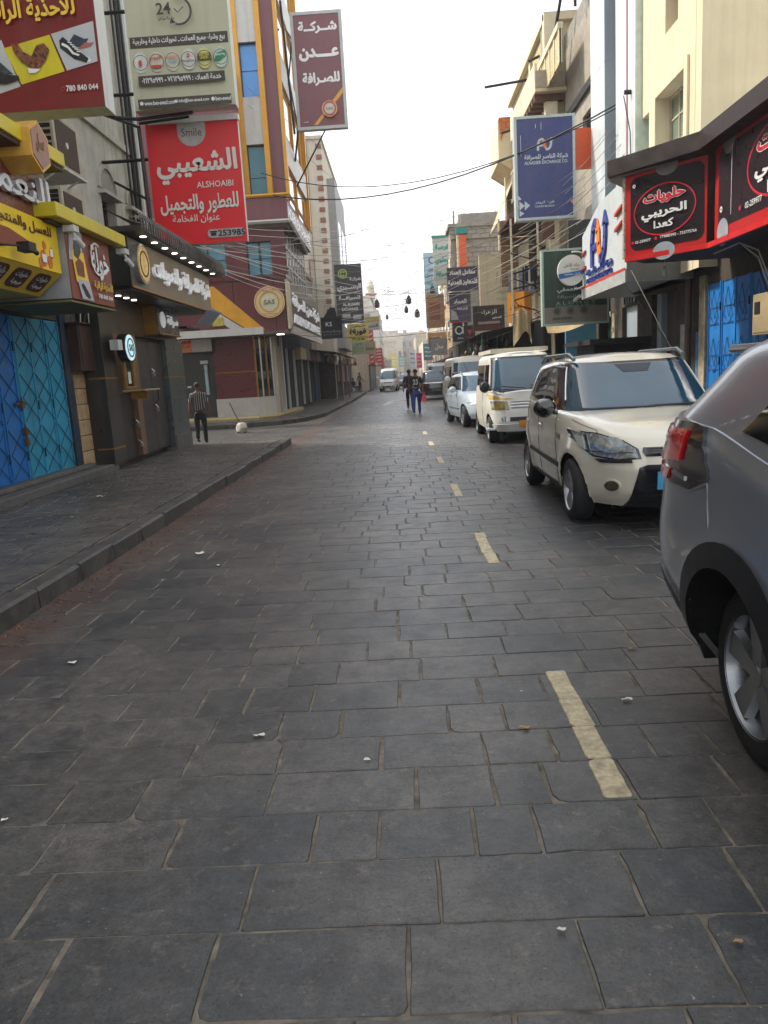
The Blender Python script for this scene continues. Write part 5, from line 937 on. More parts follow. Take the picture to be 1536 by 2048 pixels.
part('disc', MB().disc(0, 0, .33, .36, -.1, 0, 40), M('round_white', (206, 206, 196), .4, var=.04), rb); part('blue_band', MB().prism([(-.3, -.2), (.31, -.1), (.33, .0), (-.325, -.08)], -.108, -.1), M('badge_blue', (36, 96, 160), .4), rb)
m = MB(); add_text(m, 'بنك الأمل', 0, .12, .38, .12, -.106, .01); add_text(m, 'BANK', .08, .02, .2, .04, -.106, .01); part('lettering', m, M('grey_ink2', (90, 90, 84), .5), rb, fix=False); m = MB(); add_text(m, 'وكيل معتمد', .02, -.095, .4, .07, -.112, .02); part('lettering', m, ltr_w, rb, fix=False)
part('pipe_arm', MB().tube([(.1 + .42 * math.cos(R(a)), .0, .0 + .44 * math.sin(R(a))) for a in range(100, -100, -12)], .022, 6).tube([(.4, -.02, .04), (1.0, -.1, .12)], .022, 6).tube([(.38, -.02, -.08), (1.0, -.1, -.02)], .022, 6), offw, rb)
# grey concrete building with shaded opening and orange tarp
gc = thing('concrete_building', 'raw grey concrete building with orange tarpaulin on its roof', 'building', (6.0, 27.3, 0), -90); rc = M('raw_concrete', (158, 150, 136), .9, var=.14, scale=3, bump=.3, dirt=.25, streak=.3)
part('wall', holed(0, 5.4, 2.8, 11.6, [(2.4, 5.3, 7.7, 8.9), (3, 4.6, 4.2, 5.4)], .5), rc, gc, fix=False); part('upper_wall', MB().box(-.2, 5.4, .05, 6, 9.6, 12.2), M('rough_grey_render', (140, 138, 130), .95, var=.2, scale=8, bump=.5), gc); part('roof_beam', MB().box(-.3, 5.4, -.1, .1, 9.4, 9.62), dkmetal, gc); part('mass', MB().box(0, 5.4, .5, 6, 0, 11.6), rc, gc)
m = MB()
for i in range(12): m.box(2.5 + i * .23, 2.55 + i * .23, .1, .15, 7.7, 8.9)
part('louvre', m, dkmetal, gc); m = MB()
for i in range(14): m.tube([(2.2 + i * .18, -.05, 5.5), (3.0 + i * .18, -.05, 6.2)], .02, 4)
part('diagonal_grille', m, offw, gc)
tp = thing('roof_tarpaulin', 'torn orange tarpaulin on steel posts on top of the concrete building', 'tarpaulin', (6.2, 25, 12.2)); tm = M('orange_tarp', (196, 96, 56), .8, var=.2)
for i in range(3):
    y = 23.2 + i * 1.3; m = MB(); g = []
    for a in range(7):
        for b in range(4): g.append((5.6 + a * .35, y + b * .45, 13.2 + .5 * i * .6 + .16 * math.sin(a * 1.7 + b) + .1 * b))
    m.add(g, [(a * 4 + b, a * 4 + b + 1, a * 4 + b + 5, a * 4 + b + 4) for a in range(6) for b in range(3) if not (a == 2 and b == 1)]); wp('tarp_sheet', m, tm, tp, fix=False)
wp('posts', MB().tube([(5.45, 27, 11.2), (5.9, 24.2, 15.2)], .05, 5).tube([(5.7, 24.4, 11.8), (5.7, 24.4, 15)], .05, 5).tube([(5.5, 26.2, 13.1), (7.4, 26, 13.3)], .035, 5).tube([(5.6, 25.2, 13.9), (7.4, 25, 14)], .035, 5).tube([(5.3, 28.4, 11.3), (6.3, 28.4, 11.5)], .05, 5), dkmetal, tp)
# cream balconied building
cb = thing('balcony_building', 'sunlit cream building with stacked balconies behind the royal blue sign', 'building', (6, 27.5, 0)); crm = M('warm_cream_wall', (204, 188, 152), .85, var=.1, scale=2, streak=.25, dirt=.15, dcol=(150, 116, 76)); crl = M('pale_cream_trim', (216, 206, 176), .8, var=.06); G = lambda n, mb, m_, **k: wp(n, mb, m_, cb, **k); brs = M('brown_slat', (96, 62, 44), .7, var=.2)
G('wall', MB().box(5.55, 11, 27.6, 35.6, 0, 12.9), crm); G('roof_band', MB().box(5.35, 11, 27.4, 35.8, 12.7, 12.95), crl); G('front_pillar', MB().box(5.35, 5.75, 27.3, 27.6, 2.8, 12.9), crl); G('front_pillar', MB().box(5.45, 5.6, 30.6, 30.9, 2.8, 12.9), crl)
G('balcony_front', MB().box(4.96, 5.95, 26.95, 27.05, 10.5, 11.05), rc, bevel=.02); G('balcony_side', MB().box(4.96, 5.05, 27.05, 32.5, 10.5, 11.3), crl); G('balcony_floor', MB().box(4.96, 6, 26.95, 32.5, 10.4, 10.5), crm); G('raking_rail', MB().box(5.28, 5.45, 24.9, 28.2, 11.45, 11.62), crl); G('rail_post', MB().box(5.4, 5.8, 27.9, 28.2, 10.5, 12.9), rc); G('lattice_screen', MB().box(5.34, 5.38, 24.9, 28.0, 10.5, 11.45), M('lattice', (200, 184, 140), .8, var=.5, scale=40))
for i in range(5): G('screen_post', MB().box(5.31, 5.41, 24.9 + i * .72, 25.0 + i * .72, 10.5, 11.45), crl)
G('green_shutter', MB().box(5.5, 5.56, 33.2, 33.9, 10.6, 11.6), M('green_shutter_paint', (40, 120, 96), .6))
for i in range(11): G('floor_slat', MB().box(4.98, 5.95, 27.2 + i * .48, 27.42 + i * .48, 10.2, 10.4), brs)
for j, z0 in enumerate((5.0, 8.0)):
    G('balcony_floor', MB().box(4.75, 5.55, 28.0, 31.4, z0 - .15, z0), crl); G('balcony_rail', MB().box(4.75, 4.82, 28, 31.4, z0 + .9, z0 + .98), crl)
    for i in range(12): G('baluster', MB().box(4.76, 4.81, 28 + i * .28, 28.08 + i * .28, z0, z0 + .9), crl)
for j in range(3):
    for i in range(3):
        a = 28.4 + i * 2.4; z0 = 4.2 + j * 3; f = G('window', MB().box(5.49, 5.55, a, a + 1.2, z0, z0 + 1.7), crl); part('pane', MB().box(5.475, 5.489, a + .1, a + 1.1, z0 + .1, z0 + 1.6), glassd, f)
G('lattice_panel', MB().box(5.5, 5.54, 28.2, 30.3, 12.0, 12.6), M('lattice', (200, 184, 140), .8, var=.5, scale=40))
for (yy, zz, l) in ((30.3, 11.8, 1.9), (29, 12.1, .5), (33.5, 11.1, .9)): G('water_spout', MB().tube([(5.6, yy, zz + .15), (5.6 - l, yy - .2, zz - .1)], .05, 5), dkmetal)
bx = thing('balcony_box', 'cream enclosed balcony with striped cloth and drying clothes on the far right facade', 'balcony', (4.9, 37, 11)); wp('parapet', MB().box(4.94, 5.7, 36, 39, 10.6, 12.35), crl, bx, bevel=.02); wp('underside', MB().add([(4.94, 36, 10.6), (5.7, 36, 10.6), (5.7, 36, 10.1), (4.94, 39, 10.6), (5.7, 39, 10.6), (5.7, 39, 10.1)], [(0, 1, 2), (0, 2, 5, 3)]), crm, bx, fix=False)
wp('cloth', MB().add([(4.98, 35.95, 12.4), (5.7, 35.95, 12.4), (5.6, 35.9, 11.7), (5.3, 35.9, 12.0), (5.05, 35.9, 11.4)], [(0, 1, 2, 3, 4)]), M('orange_cloth', (190, 110, 60), .8, var=.4, scale=12), bx, fix=False); wp('mass', MB().box(5.6, 11, 35.7, 38.8, 0, 12.2), crm, bx)
for k, (z0, z1) in enumerate(((8.0, 9.9),)): wp('striped_awning', MB().add([(5.6, 36, z1), (5.6, 38.8, z1), (4.8, 38.8, z0), (4.8, 36, z0)], [(0, 1, 2, 3)]), M('sun_faded_cloth', (196, 176, 140), .8, var=.25, scale=8), bx, fix=False); wp('awning_post', MB().tube([(4.85, 36, z0 - 1.2), (4.85, 36, z0)], .04, 5).tube([(5.2, 36, z0 - 1.2), (5.2, 36, z1)], .04, 5), crl, bx)
lf = thing('timber_loggia', 'warm brown boarded loggia with thin posts under the royal blue sign', 'loggia', (5.0, 27, 3.4)); bd = M('brown_boards', (140, 108, 72), .7, var=.15, aniso=6); G = lambda n, mb, m_, **k: wp(n, mb, m_, lf, **k)
for i in range(8): G('board', MB().box(4.1, 5.5, 30.0, 30.05, 4.6 + i * .3, 4.88 + i * .3), bd, bevel=.01)
G('ceiling', MB().box(4.0, 5.6, 27, 30, 6.5, 6.58), M('red_brown_edge', (110, 62, 50), .7)); G('posts', MB().tube([(4.05, 27, 3), (4.05, 27, 6.5)], .04, 5).tube([(4.95, 27, 4.6), (4.95, 27, 6.5)], .04, 5).tube([(5.3, 26.6, 4.6), (5.3, 26.6, 6.6)], .04, 5), crl); G('rail', MB().tube([(4.05, 27, 4.7), (5.5, 26.5, 5.0)], .03, 5).tube([(4.05, 27, 4.2), (5.5, 26.5, 4.4)], .03, 5), dkmetal)
for i in range(6): G('baluster', MB().box(4.2 + i * .2, 4.26 + i * .2, 26.95, 27, 4.15, 4.9), [crl, dkmetal][i % 2])
G('hatch_door', MB().box(4.9, 5.3, 25.9, 26, 5.6, 6.6), brs)
bt = thing('advert_board', 'dirty black sheet board above the dark green sign', 'panel', (5.2, 21.5, 4.4)); wp('sheet', MB().box(4.75, 5.75, 21.4, 21.45, 4.45, 5.35), M('dirty_black', (36, 34, 30), .5, var=.5, scale=10), bt)
cm2 = part('cable_tangle', MB().tube([(4.3 + .5 * math.sin(i * 1.3), 25.5 + .3 * math.cos(i), 3.0 + .17 * i) for i in range(16)], .02, 4).tube([(4.8 + .4 * math.cos(i * 1.7), 25, 2.8 + .2 * i) for i in range(14)], .018, 4).tube([(4.6, 24.6, .2), (4.6, 24.6, 5)], .035, 6).tube([(5.2 + .2 * math.sin(i * 2.3), 25.6, 3.3 + .14 * i) for i in range(12)], .025, 4), dkmetal); tag(cm2, 'tangle of black wires and a thin pole beside the orange box sign', 'wires')
obx = Sign('orange box sign turned to the street with dark squiggle lettering', (4.15, 27, 3.1), -28, .62, 1.0, .8, M('bright_orange_box', (244, 158, 44), .45, var=.06), None, name='box_sign'); obx.text('للعطور', .5, .5, .7, .2, M('brown_lettering', (84, 44, 20)), .01)
gbx = Sign('small lilac grey poster with a navy square above the orange box', (4.5, 27.4, 4.1), 0, 1.0, .75, .1, M('lilac_poster', (150, 146, 158), .6, var=.5, scale=9), None); gbx.rect(.55, .5, .98, 1.2, M('navy_patch', (24, 30, 62), .5))
aw = thing('canvas_awning', 'beige canvas awning and hanging cloth over the pavement below the green sign', 'awning', (4.6, 24, 2)); cv = M('beige_canvas', (178, 156, 116), .85, var=.12, scale=4, bump=.3, streak=.25)
def sheet(fn, nu, nv):
    m = MB(); m.add([fn(i / nu, j / nv) for i in range(nu + 1) for j in range(nv + 1)], [(i * (nv + 1) + j, i * (nv + 1) + j + 1, (i + 1) * (nv + 1) + j + 1, (i + 1) * (nv + 1) + j) for i in range(nu) for j in range(nv)]); return m
wp('canvas', sheet(lambda u, v: (4.2 + 1.7 * u, 22.6 - .9 * v + .05 * math.sin(u * 9), 3.2 - .75 * v - .06 * math.sin(u * 6) + .25 * u), 14, 6), cv, aw, fix=False, smooth=True)
wp('hanging_cloth', sheet(lambda u, v: (3.62 + .55 * u + .1 * v * math.sin(u * 3), 24.2 + .08 * math.sin(u * 14 + v * 2), 3.35 - .3 * abs(u - .5) - 1.0 * v + .3 * math.sin(3 * u) * v), 16, 8), cv, aw, fix=False, smooth=True)
kb = thing('covered_stall', 'low stall under a black sheet with pale blue shutter behind, above the beige hatchback', 'stall', (5.2, 20.5, .15)); wp('black_sheet', MB().slab([(4.6, 18.6), (6.0, 18.4), (6.0, 21), (4.5, 21)], 2.0, 2.12), M('black_sheet', (18, 17, 17), .8), kb); wp('stall_body', MB().box(4.8, 5.95, 19, 20.8, .15, 2.0), M('stall_dark', (34, 26, 24), .8), kb); wp('blue_shutter', MB().box(5.0, 5.9, 23.1, 23.2, 1.5, 2.9), M('pale_blue_shutter', (96, 160, 196), .5, var=.12), kb)
# block building and the far right signs
bk2 = thing('block_building', 'unfinished grey block wall building behind the signs on the right', 'building', (5.5, 45, 0)); blm = M('concrete_block', (164, 158, 146), .9, var=.12, scale=6, bump=.3, isl=.12, dirt=.2); G = lambda n, mb, m_, **k: wp(n, mb, m_, bk2, **k)
G('wall_core', MB().box(3.35, 10, 45.1, 47.4, 0, 9.7), rc); G('rear_wing', MB().box(4.6, 10, 47.4, 56, 0, 9.7), rc)
z = 4.6; r_ = 0
while z < 9.5:
    x = 3.3 - (.25 if r_ % 2 else 0)
    while x < 6.7:
        a, b = max(3.3, x), min(6.75, x + .49)
        if b - a > .1 and not (8.45 < z < 8.75 and random.random() < .7): G('block', MB().box(a + .008, b - .012, 45.0 + random.uniform(-.01, .01), 45.12, z + .008, z + .24), blm)
        x += .5
    z += .25; r_ += 1
G('lower_wall', MB().box(3.3, 6.75, 45.02, 45.1, 0, 4.6), blm); G('roof_slab', MB().box(3.2, 7, 44.9, 47.6, 9.5, 9.7), rc); G('roof_room', MB().box(4.1, 6.4, 47, 52, 9.7, 10.6), blm); G('roof_posts', MB().box(3.5, 3.6, 45, 45.1, 9.7, 10.4).box(3.8, 3.9, 45, 45.1, 9.7, 10.2), rc); G('side_window', MB().box(3.28, 3.34, 45.8, 46.8, 6, 8), crl)
oc = thing('orange_column', 'bright orange vertical panel with teal cap beside the block wall', 'panel', (3.9, 44.4, 6.4)); wp('panel', MB().box(3.72, 4.12, 44.3, 44.6, 6.4, 9.0), M('vivid_orange', (232, 100, 46), .5, var=.04), oc); wp('cap', MB().box(3.6, 4.2, 44.2, 44.7, 9.02, 9.35), M('teal_cap', (40, 140, 136), .5), oc); wp('edge', MB().box(3.62, 3.72, 44.3, 44.6, 6.6, 9.0), crl, oc)
tl = M('teal_ink3', (30, 140, 126), .5, var=.05); nvy = M('navy_ink', (36, 44, 84), .5)
a = Sign('tall pale blue vertical sign with dark and teal writing farthest up the right side', (3.31, 70, 5.4), 0, 1.21, 6.5, .3, M('pale_blue_board', (150, 176, 190), .5, var=.06), M('teal_edge', (70, 150, 160), .5), fw=.06); a.ring(.6, .9, .2, .3, nvy); a.text('حسين', .6, .78, .6, .06, nvy, .03); a.text('محسن', .5, .7, .8, .05, nvy, .03); a.text('للصرافة', .55, .6, .8, .07, tl, .04); a.text('أحدث وسائل', .5, .52, .8, .03, nvy); a.text('الصرافة', .5, .47, .7, .03, nvy); a.rect(.05, .02, .95, .4, M('teal_board', (96, 160, 172), .5))
a = Sign('pale sign with three lines of teal writing and teal cap left of the orange panel', (3.62, 58, 7.8), 0, 1.35, 3.5, .3, M('pale_teal_board', (186, 190, 176), .5, var=.05), None)
for i, t_ in enumerate(('للصرافة', 'وعلوي', 'فرصة')): a.text(t_, .5, .22 + i * .27, .75, .13, tl, .07)
a.rect(-.05, .96, 1.05, 1.0, tl, 'cap', depth=.1)
a = Sign('brown carved looking sign with reddish panel at the right of the far street', (3.06, 60, 4.9), 0, 1.4, 2.5, .3, M('tan_board', (176, 130, 84), .6, var=.2, scale=4), None); a.rect(.15, .22, .75, .75, M('red_brown_board', (150, 90, 64), .6, var=.2)); a.text('معرض', .45, .5, .5, .15, M('tan_board', (176, 130, 84)), .02)
a = Sign('navy sign with two lines of thick white writing', (3.65, 42, 5.75), -3, 1.62, 1.2, .2, M('navy_board', (44, 42, 66), .5, var=.1), None); a.text('معامل العماد', .5, .76, .85, .24, ltr_w, .05); a.text('للمعاوز العدنية', .5, .34, .95, .24, ltr_w, .05)
a = Sign('purple navy poster with pale picture and white writing under the navy sign', (3.5, 42.3, 4.1), 0, 1.15, 1.6, .15, M('purple_board', (62, 56, 84), .5, var=.3, scale=6), None); a.text('العماد', .5, .7, .6, .14, ltr_w, .03); a.poly([(.05, .1), (.4, .1), (.3, .35), (.05, .45)], M('poster_pale', (160, 160, 166), .5, var=.3)); a.text('للخياطة', .6, .45, .5, .1, ltr_w, .02); a.rect(.0, .0, .8, .03, M('red_line', (186, 50, 40)))
a = Sign('large blank cream sign with faint lettering in front of the block wall', (4.97, 38, 4.45), 0, 1.68, 2.5, .25, M('faded_cream_board', (186, 180, 158), .6, var=.06, streak=.2), M('cream_post', (190, 176, 150)), fw=.05); a.text('الشريف', .65, .3, .35, .09, M('faint_green_ink', (140, 156, 138), .6), .02); a.text('للصرافة', .65, .16, .4, .06, M('faint_green_ink', (140, 156, 138)), .01)
a.polys([[(.45 + i * .13, .45), (.47 + i * .13, .45), (.53 + i * .13, .68), (.51 + i * .13, .68)] for i in range(3)], M('faint_brown_ink', (140, 130, 110), .6))
a = Sign('black and dark red sign with thin white writing under the blank cream sign', (4.28, 36, 3.3), 0, 1.45, 1.12, .2, M('black_brown_board', (34, 24, 22), .5, var=.2), None); a.rect(0, 0, 1, .18, M('dark_red_board', (84, 28, 32), .5)); a.text('الزهراء', .5, .72, .5, .22, ltr_w, .01); a.rect(.15, .26, .85, .36, M('pale_line', (160, 130, 120), .5)); a.text('للعطور', .75, .5, .3, .12, ltr_w)
a = Sign('black sign with a large pale ring shaped letter', (3.6, 44, 3.15), 0, .85, 1.2, .15, M('black_print', (22, 20, 22), .5), None); a.ring(.42, .52, .16, .24, ltr_w); a.rect(.66, .35, .76, .85, ltr_w); a.text('للتجارة', .6, .16, .6, .1, ltr_w, .02)
a = Sign('small black sign with a red emblem and red lower edge', (3.98, 42.6, 2.98), 0, .62, .95, .1, M('black_print', (22, 20, 22)), None); a.poly([(.3, .75), (.7, .75), (.5, .45)], red_i); a.text('ملكة', .5, .35, .5, .1, red_i, .02); a.rect(0, 0, 1, .12, M('pink_edge', (176, 40, 70), .5))
for i, (x, y, z, w_, h_, c_, tx, lb_) in enumerate([(3.1, 64, 3.4, .9, .9, (60, 54, 50), 'دار', 'small dark sign with a pale letter under the brown sign'), (3.4, 66, 3.9, 1.6, .9, (176, 140, 96), 'بيت', 'tan board sign under the tall pale blue sign'), (3.0, 56, 2.7, 1.2, 1.2, (150, 144, 138), 'محل', 'grey striped cloth sign left of the black ring letter sign')]):
    s = Sign(lb_, (x, y, z), 0, w_, h_, .2, M('misc_board_%d' % i, c_, .6, var=.25, scale=8), None, name='street_sign'); s.text(tx, .5, .5, .5, .4, ltr_w, .04)
shopblock('tan building behind the far right signs with balconies', 4.3, 9, 57, 74, 9.0, M('tan_far_wall', (176, 150, 114), .85, var=.1, streak=.2), win=(4, 2), side=-1)
shopblock('pale low building farther down the right side', 4.4, 9, 75, 110, 7.2, M('pale_far_wall', (178, 168, 148), .85, var=.1, streak=.2), win=(7, 1), side=-1, wm=M('dim_window', (120, 118, 112)))
shopblock('small shop building under the orange box and cables', 5.6, 10, 27.6, 27.7, 3.0, crm, win=(1, 0), side=-1)
hg = thing('hanging_goods', 'row of small lamps and baubles hung over the right pavement behind the white van', 'goods', (4, 35, 2.5))
for i in range(44):
    x, y = random.uniform(3.3, 4.9), random.uniform(30, 50); z = 2.75 - random.uniform(.0, .7); wp('hanging_lamp', MB().lathe([(.02, .17), (.08, .08), (.1, -.02), (.03, -.12)], 8, c=(x, y, z)).tube([(x, y, z + .15), (x, y, 2.95)], .008, 4), [cwh, M('brass_ware', (130, 104, 66)), dkmetal, offw][i % 4], hg, smooth=True)
wp('awning', MB().add([(5.6, 30, 3.3), (3.3, 30, 2.95), (3.3, 52, 2.95), (5.6, 52, 3.3)], [(0, 1, 2, 3)]), M('dark_awning', (44, 36, 32)), hg, fix=False); wp('posts', MB().tube([(3.4, 31, .15), (3.4, 31, 2.95)], .04, 5).tube([(3.4, 37, .15), (3.4, 37, 2.95)], .04, 5).tube([(3.4, 43, .15), (3.4, 43, 2.95)], .04, 5), M('green_post', (40, 80, 66), .6), hg)
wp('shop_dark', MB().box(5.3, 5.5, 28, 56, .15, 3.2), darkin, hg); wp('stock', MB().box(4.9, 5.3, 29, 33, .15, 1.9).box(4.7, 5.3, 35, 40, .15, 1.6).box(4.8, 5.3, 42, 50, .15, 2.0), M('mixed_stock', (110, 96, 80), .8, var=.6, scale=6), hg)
# ================================================================ VEHICLES
def lerp_tab(tab, t):
    if t <= tab[0][0]: return tab[0][1]
    for (a, b), (c, d) in zip(tab, tab[1:]):
        if t <= c:
            k = (t - a) / (c - a); k = k * k * (3 - 2 * k) * .35 + k * .65; return b + (d - b) * k
    return tab[-1][1]
def superell(hw, y0, y1, nf, nr, K):
    yc = (y0 + y1) / 2; hl = (y1 - y0) / 2; raw = []
    N = 900
    for i in range(N):
        a = 2 * math.pi * i / N - math.pi / 2; c, s = math.cos(a), math.sin(a); n = nf if s < 0 else nr
        r = (abs(c) ** n + abs(s) ** n) ** (-1 / n); raw.append((hw * c * r, yc + hl * s * r))
    ds = [0]
    for p, q in zip(raw, raw[1:] + raw[:1]): ds.append(ds[-1] + math.hypot(q[0] - p[0], q[1] - p[1]))
    out_ = []; j = 0
    for k in range(K):
        d = ds[-1] * k / K
        while ds[j + 1] < d: j += 1
        f = (d - ds[j]) / (ds[j + 1] - ds[j]); p = raw[j]; q = raw[(j + 1) % N]; out_.append((p[0] + (q[0] - p[0]) * f, p[1] + (q[1] - p[1]) * f))
    return out_
rubber = M('tyre_rubber', (26, 26, 27), .75, var=.2, scale=20); alloy = M('alloy_rim', (150, 152, 155), .3, metal=.85, var=.15); undr = M('underbody_black', (10, 10, 11), .8, var=.1); trim = M('black_plastic_trim', (24, 24, 26), .5, var=.15); gloss_k = M('gloss_black_trim', (14, 14, 17), .12, var=.05, coat=.6)
cglass = M('car_glass_sky_tint', (34, 66, 84), .04, var=.12, scale=1.2, coat=.35, spec=.8); cglass2 = M('car_side_glass', (16, 19, 20), .05, var=.2, coat=.8, spec=.9)  # cglass: bluish sky reflection on windscreens put into the base colour
clearl = M('lamp_clear_cover', (172, 180, 184), .08, metal=.35, var=.35, scale=16, coat=1); refl = M('lamp_chrome', (150, 154, 156), .25, metal=.35, var=.4, scale=22, coat=1); redl = M('red_tail_lamp', (205, 16, 26), .12, var=.1, coat=1)
class Car:
    def __init__(s, label, loc, rz, L, W, sill, top, hwt, yft, yrt, nf=4., nr=5., paint=None, K=150, NZ=16, wheels=(), wr=.33, ra=.4, flare=.0, cat='car', group=None, name='parked_car', crown=.04, wx=None):
        s.t = thing(name, label, cat, loc, rz, group); s.L, s.hw, s.sill, s.top = L, W / 2, sill, top; s.hwt, s.yft, s.yrt, s.nf, s.nr = hwt, yft, yrt, nf, nr
        s.wheels, s.wr, s.ra, s.fl = wheels, wr, ra, flare; s.paint = paint
        lv = []
        for j in range(NZ + 1):
            t = j / NZ; h = s.hw * lerp_tab(hwt, t); O = superell(h, lerp_tab(yft, t), L - lerp_tab(yrt, t), nf, nr, K)
            lv.append([(x, y, s.zt(y, t)) for x, y in O])
        V = []; bad = []
        for j, row in enumerate(lv):
            for x, y, z in row:
                x, ins, y, z = s.arch(x, y, z); V.append((x, y, z)); bad.append(ins)
        F = []
        for j in range(NZ):
            for i in range(K):
                q = (j * K + i, j * K + (i + 1) % K, (j + 1) * K + (i + 1) % K, (j + 1) * K + i)
                if all(bad[k] for k in q): continue
                F.append(q)
        base = NZ * K; R_ = 5; prev = [base + i for i in range(K)]
        for r in range(1, R_ + 1):
            f = 1 - r / R_; cur = []
            for i in range(K):
                x, y, z = V[base + i]; V.append((x * f, y, z + crown * (1 - f * f) * min(1, abs(x) / s.hw * 1.3))); cur.append(len(V) - 1)
            for i in range(K): F.append((prev[i], prev[(i + 1) % K], cur[(i + 1) % K], cur[i]))
            prev = cur
        mb = MB(); mb.v = V; mb.f = F; me = mesh_of('body', mb, paint, 38, fix=False)
        bm = bmesh.new(); bm.from_mesh(me); bmesh.ops.remove_doubles(bm, verts=bm.verts, dist=.0008); bmesh.ops.recalc_face_normals(bm, faces=bm.faces); bm.to_mesh(me); bm.free(); me.set_sharp_from_angle(angle=R(40))
        o = bpy.data.objects.new('body', me); COL.objects.link(o); o.parent = s.t; s.body = o
        # underbody, wheel housings, wheels
        m = MB().box(-s.hw * .68, s.hw * .68, .5, L - .5, sill - .02, sill + .3); m.box(-s.hw * .6, s.hw * .6, L * .3, L - .5, sill + .3, lerp_tab(top, L * .3) - .06)
        part('underbody', m, undr, s.t)
        for wy in wheels:
            for sx in (-1, 1):
                m = MB(); n = 20; vs = []
                for xx in (0, s.hw - .36):
                    for i in range(n + 1): a = R(-8 + 196 * i / n); vs.append((sx * (xx or s.side_x(wy + ra * math.cos(a), max(sill + .01, wr + ra * math.sin(a))) - .012 - flare * .5), wy + (ra - .004) * math.cos(a), wr + (ra - .004) * math.sin(a)))
                m.add(vs, [(i, i + 1, n + 2 + i, n + 1 + i) for i in range(n)])
                m.add([(sx * (s.hw - .36), wy + ra * math.cos(R(q)), wr + ra * math.sin(R(q))) for q in range(0, 360, 20)], [tuple(range(18))])
                part('wheel_housing', m, undr, s.t, fix=False)
        s.wx = wx or s.hw - .125
        for wy in wheels:
            for sx in (-1, 1): s.wheel(sx, wy)
    def zt(s, y, t): zl = s.sill; return zl + t * (lerp_tab(s.top, y) - zl)
    def arch(s, x, y, z):
        ins = False
        if abs(x) > s.hw * .6:
            for wy in s.wheels:
                dy, dz = y - wy, z - s.wr; d = math.hypot(dy, dz)
                if s.fl: x += (1 if x > 0 else -1) * s.fl * math.exp(-((d - s.ra) / .13) ** 2) * (1 if z > s.wr - .1 else .3)
                if d < s.ra and d > 1e-6:
                    ins = True; y = wy + dy / d * s.ra; z = s.wr + dz / d * s.ra
        return x, ins, y, z
    spokes = 5
    def wheel(s, sx, wy, tw=.21):
        r = s.wr; w2 = tw / 2; m = MB(); prof = [(r * .66, -w2), (r * .8, -w2 - .004), (r * .93, -w2 + .008), (r * .99, -w2 + .04), (r, 0), (r * .99, w2 - .04), (r * .93, w2 - .008), (r * .8, w2 + .004), (r * .66, w2)]
        o = part('wheel', m.lathe(prof, 40, 'x', (0, 0, 0)), rubber, s.t, smooth=50); o.location = (sx * s.wx, wy, r)
        e = sx * w2; rm = MB().lathe([(r * .68, e + sx * .002), (r * .66, e - sx * .015), (r * .62, e - sx * .05), (r * .6, e - sx * .1)], 36, 'x')
        n = s.spokes
        for k in range(n):
            a = 2 * math.pi * k / n + .3; c, s_ = math.cos(a), math.sin(a); wd = r * (.09 if n > 7 else .15)
            for dd in ((-.35, .35) if n == 5 else (0,)):
                ax = a + dd * .35; c2, s2 = math.cos(ax), math.sin(ax); px, pz = -s2 * wd * .5, c2 * wd * .5; r0, r1 = r * .1, r * .63
                vs = []
                for (rr, e2) in ((r0, e - sx * .02), (r1, e - sx * .012)):
                    for q in (-1, 1): vs.append((e2, c2 * rr + q * px, s2 * rr + q * pz))
                for (rr, e2) in ((r0, e - sx * .06), (r1, e - sx * .05)):
                    for q in (-1, 1): vs.append((e2, c2 * rr + q * px * 1.3, s2 * rr + q * pz * 1.3))
                rm.add(vs, [(0, 1, 3, 2), (4, 6, 7, 5), (0, 2, 6, 4), (1, 5, 7, 3)])
        rm.lathe([(0.0001, e - sx * .012), (r * .11, e - sx * .014), (r * .16, e - sx * .03), (r * .16, e - sx * .07)], 20, 'x')
        part('rim', rm, alloy, o, smooth=35); part('brake', MB().lathe([(.0001, e - sx * .1), (r * .6, e - sx * .1)], 24, 'x'), undr, o)
    # surface functions ------------------------------------------------
    def side_x(s, y, z):
        t = (z - s.sill) / (lerp_tab(s.top, y) - s.sill); t = min(1, max(0, t)); h = s.hw * lerp_tab(s.hwt, t); y0 = lerp_tab(s.yft, t); y1 = s.L - lerp_tab(s.yrt, t)
        yc, hl = (y0 + y1) / 2, (y1 - y0) / 2; n = s.nf if y < yc else s.nr; k = min(.9999, abs(y - yc) / hl); x = h * (1 - k ** n) ** (1 / n)
        for wy in s.wheels:
            if s.fl: x += s.fl * math.exp(-((math.hypot(y - wy, z - s.wr) - s.ra) / .13) ** 2)
        return x
    def end_y(s, x, z, rear=False):
        yref = s.L if rear else 0
        for _ in range(5):
            t = (z - s.sill) / (lerp_tab(s.top, yref) - s.sill); t = min(1, max(0, t)); h = s.hw * lerp_tab(s.hwt, t); y0 = lerp_tab(s.yft, t); y1 = s.L - lerp_tab(s.yrt, t)
            yc, hl = (y0 + y1) / 2, (y1 - y0) / 2; n = s.nr if rear else s.nf; k = min(.9999, abs(x) / h); d = hl * (1 - k ** n) ** (1 / n); yref = yc + d if rear else yc - d
        return yref
    def cabin(s, zr, yf, yr, wb, wr_, nf=4., nr=4., paint=None, NZ=10, K=110, crown=.05, zb=.04, name='cabin', curve=.25):
        s.G = (zr, yf, yr, wb, wr_, nf, nr, zb, curve); V = []
        for j in range(NZ + 1):
            u = j / NZ; h, y0, y1 = s.gpar(u)
            for x, y in superell(h, y0, y1, nf, nr, K): V.append((x, y, s.gz(y, u)))
        F = [(j * K + i, j * K + (i + 1) % K, (j + 1) * K + (i + 1) % K, (j + 1) * K + i) for j in range(NZ) for i in range(K)]
        base = NZ * K; prev = [base + i for i in range(K)]
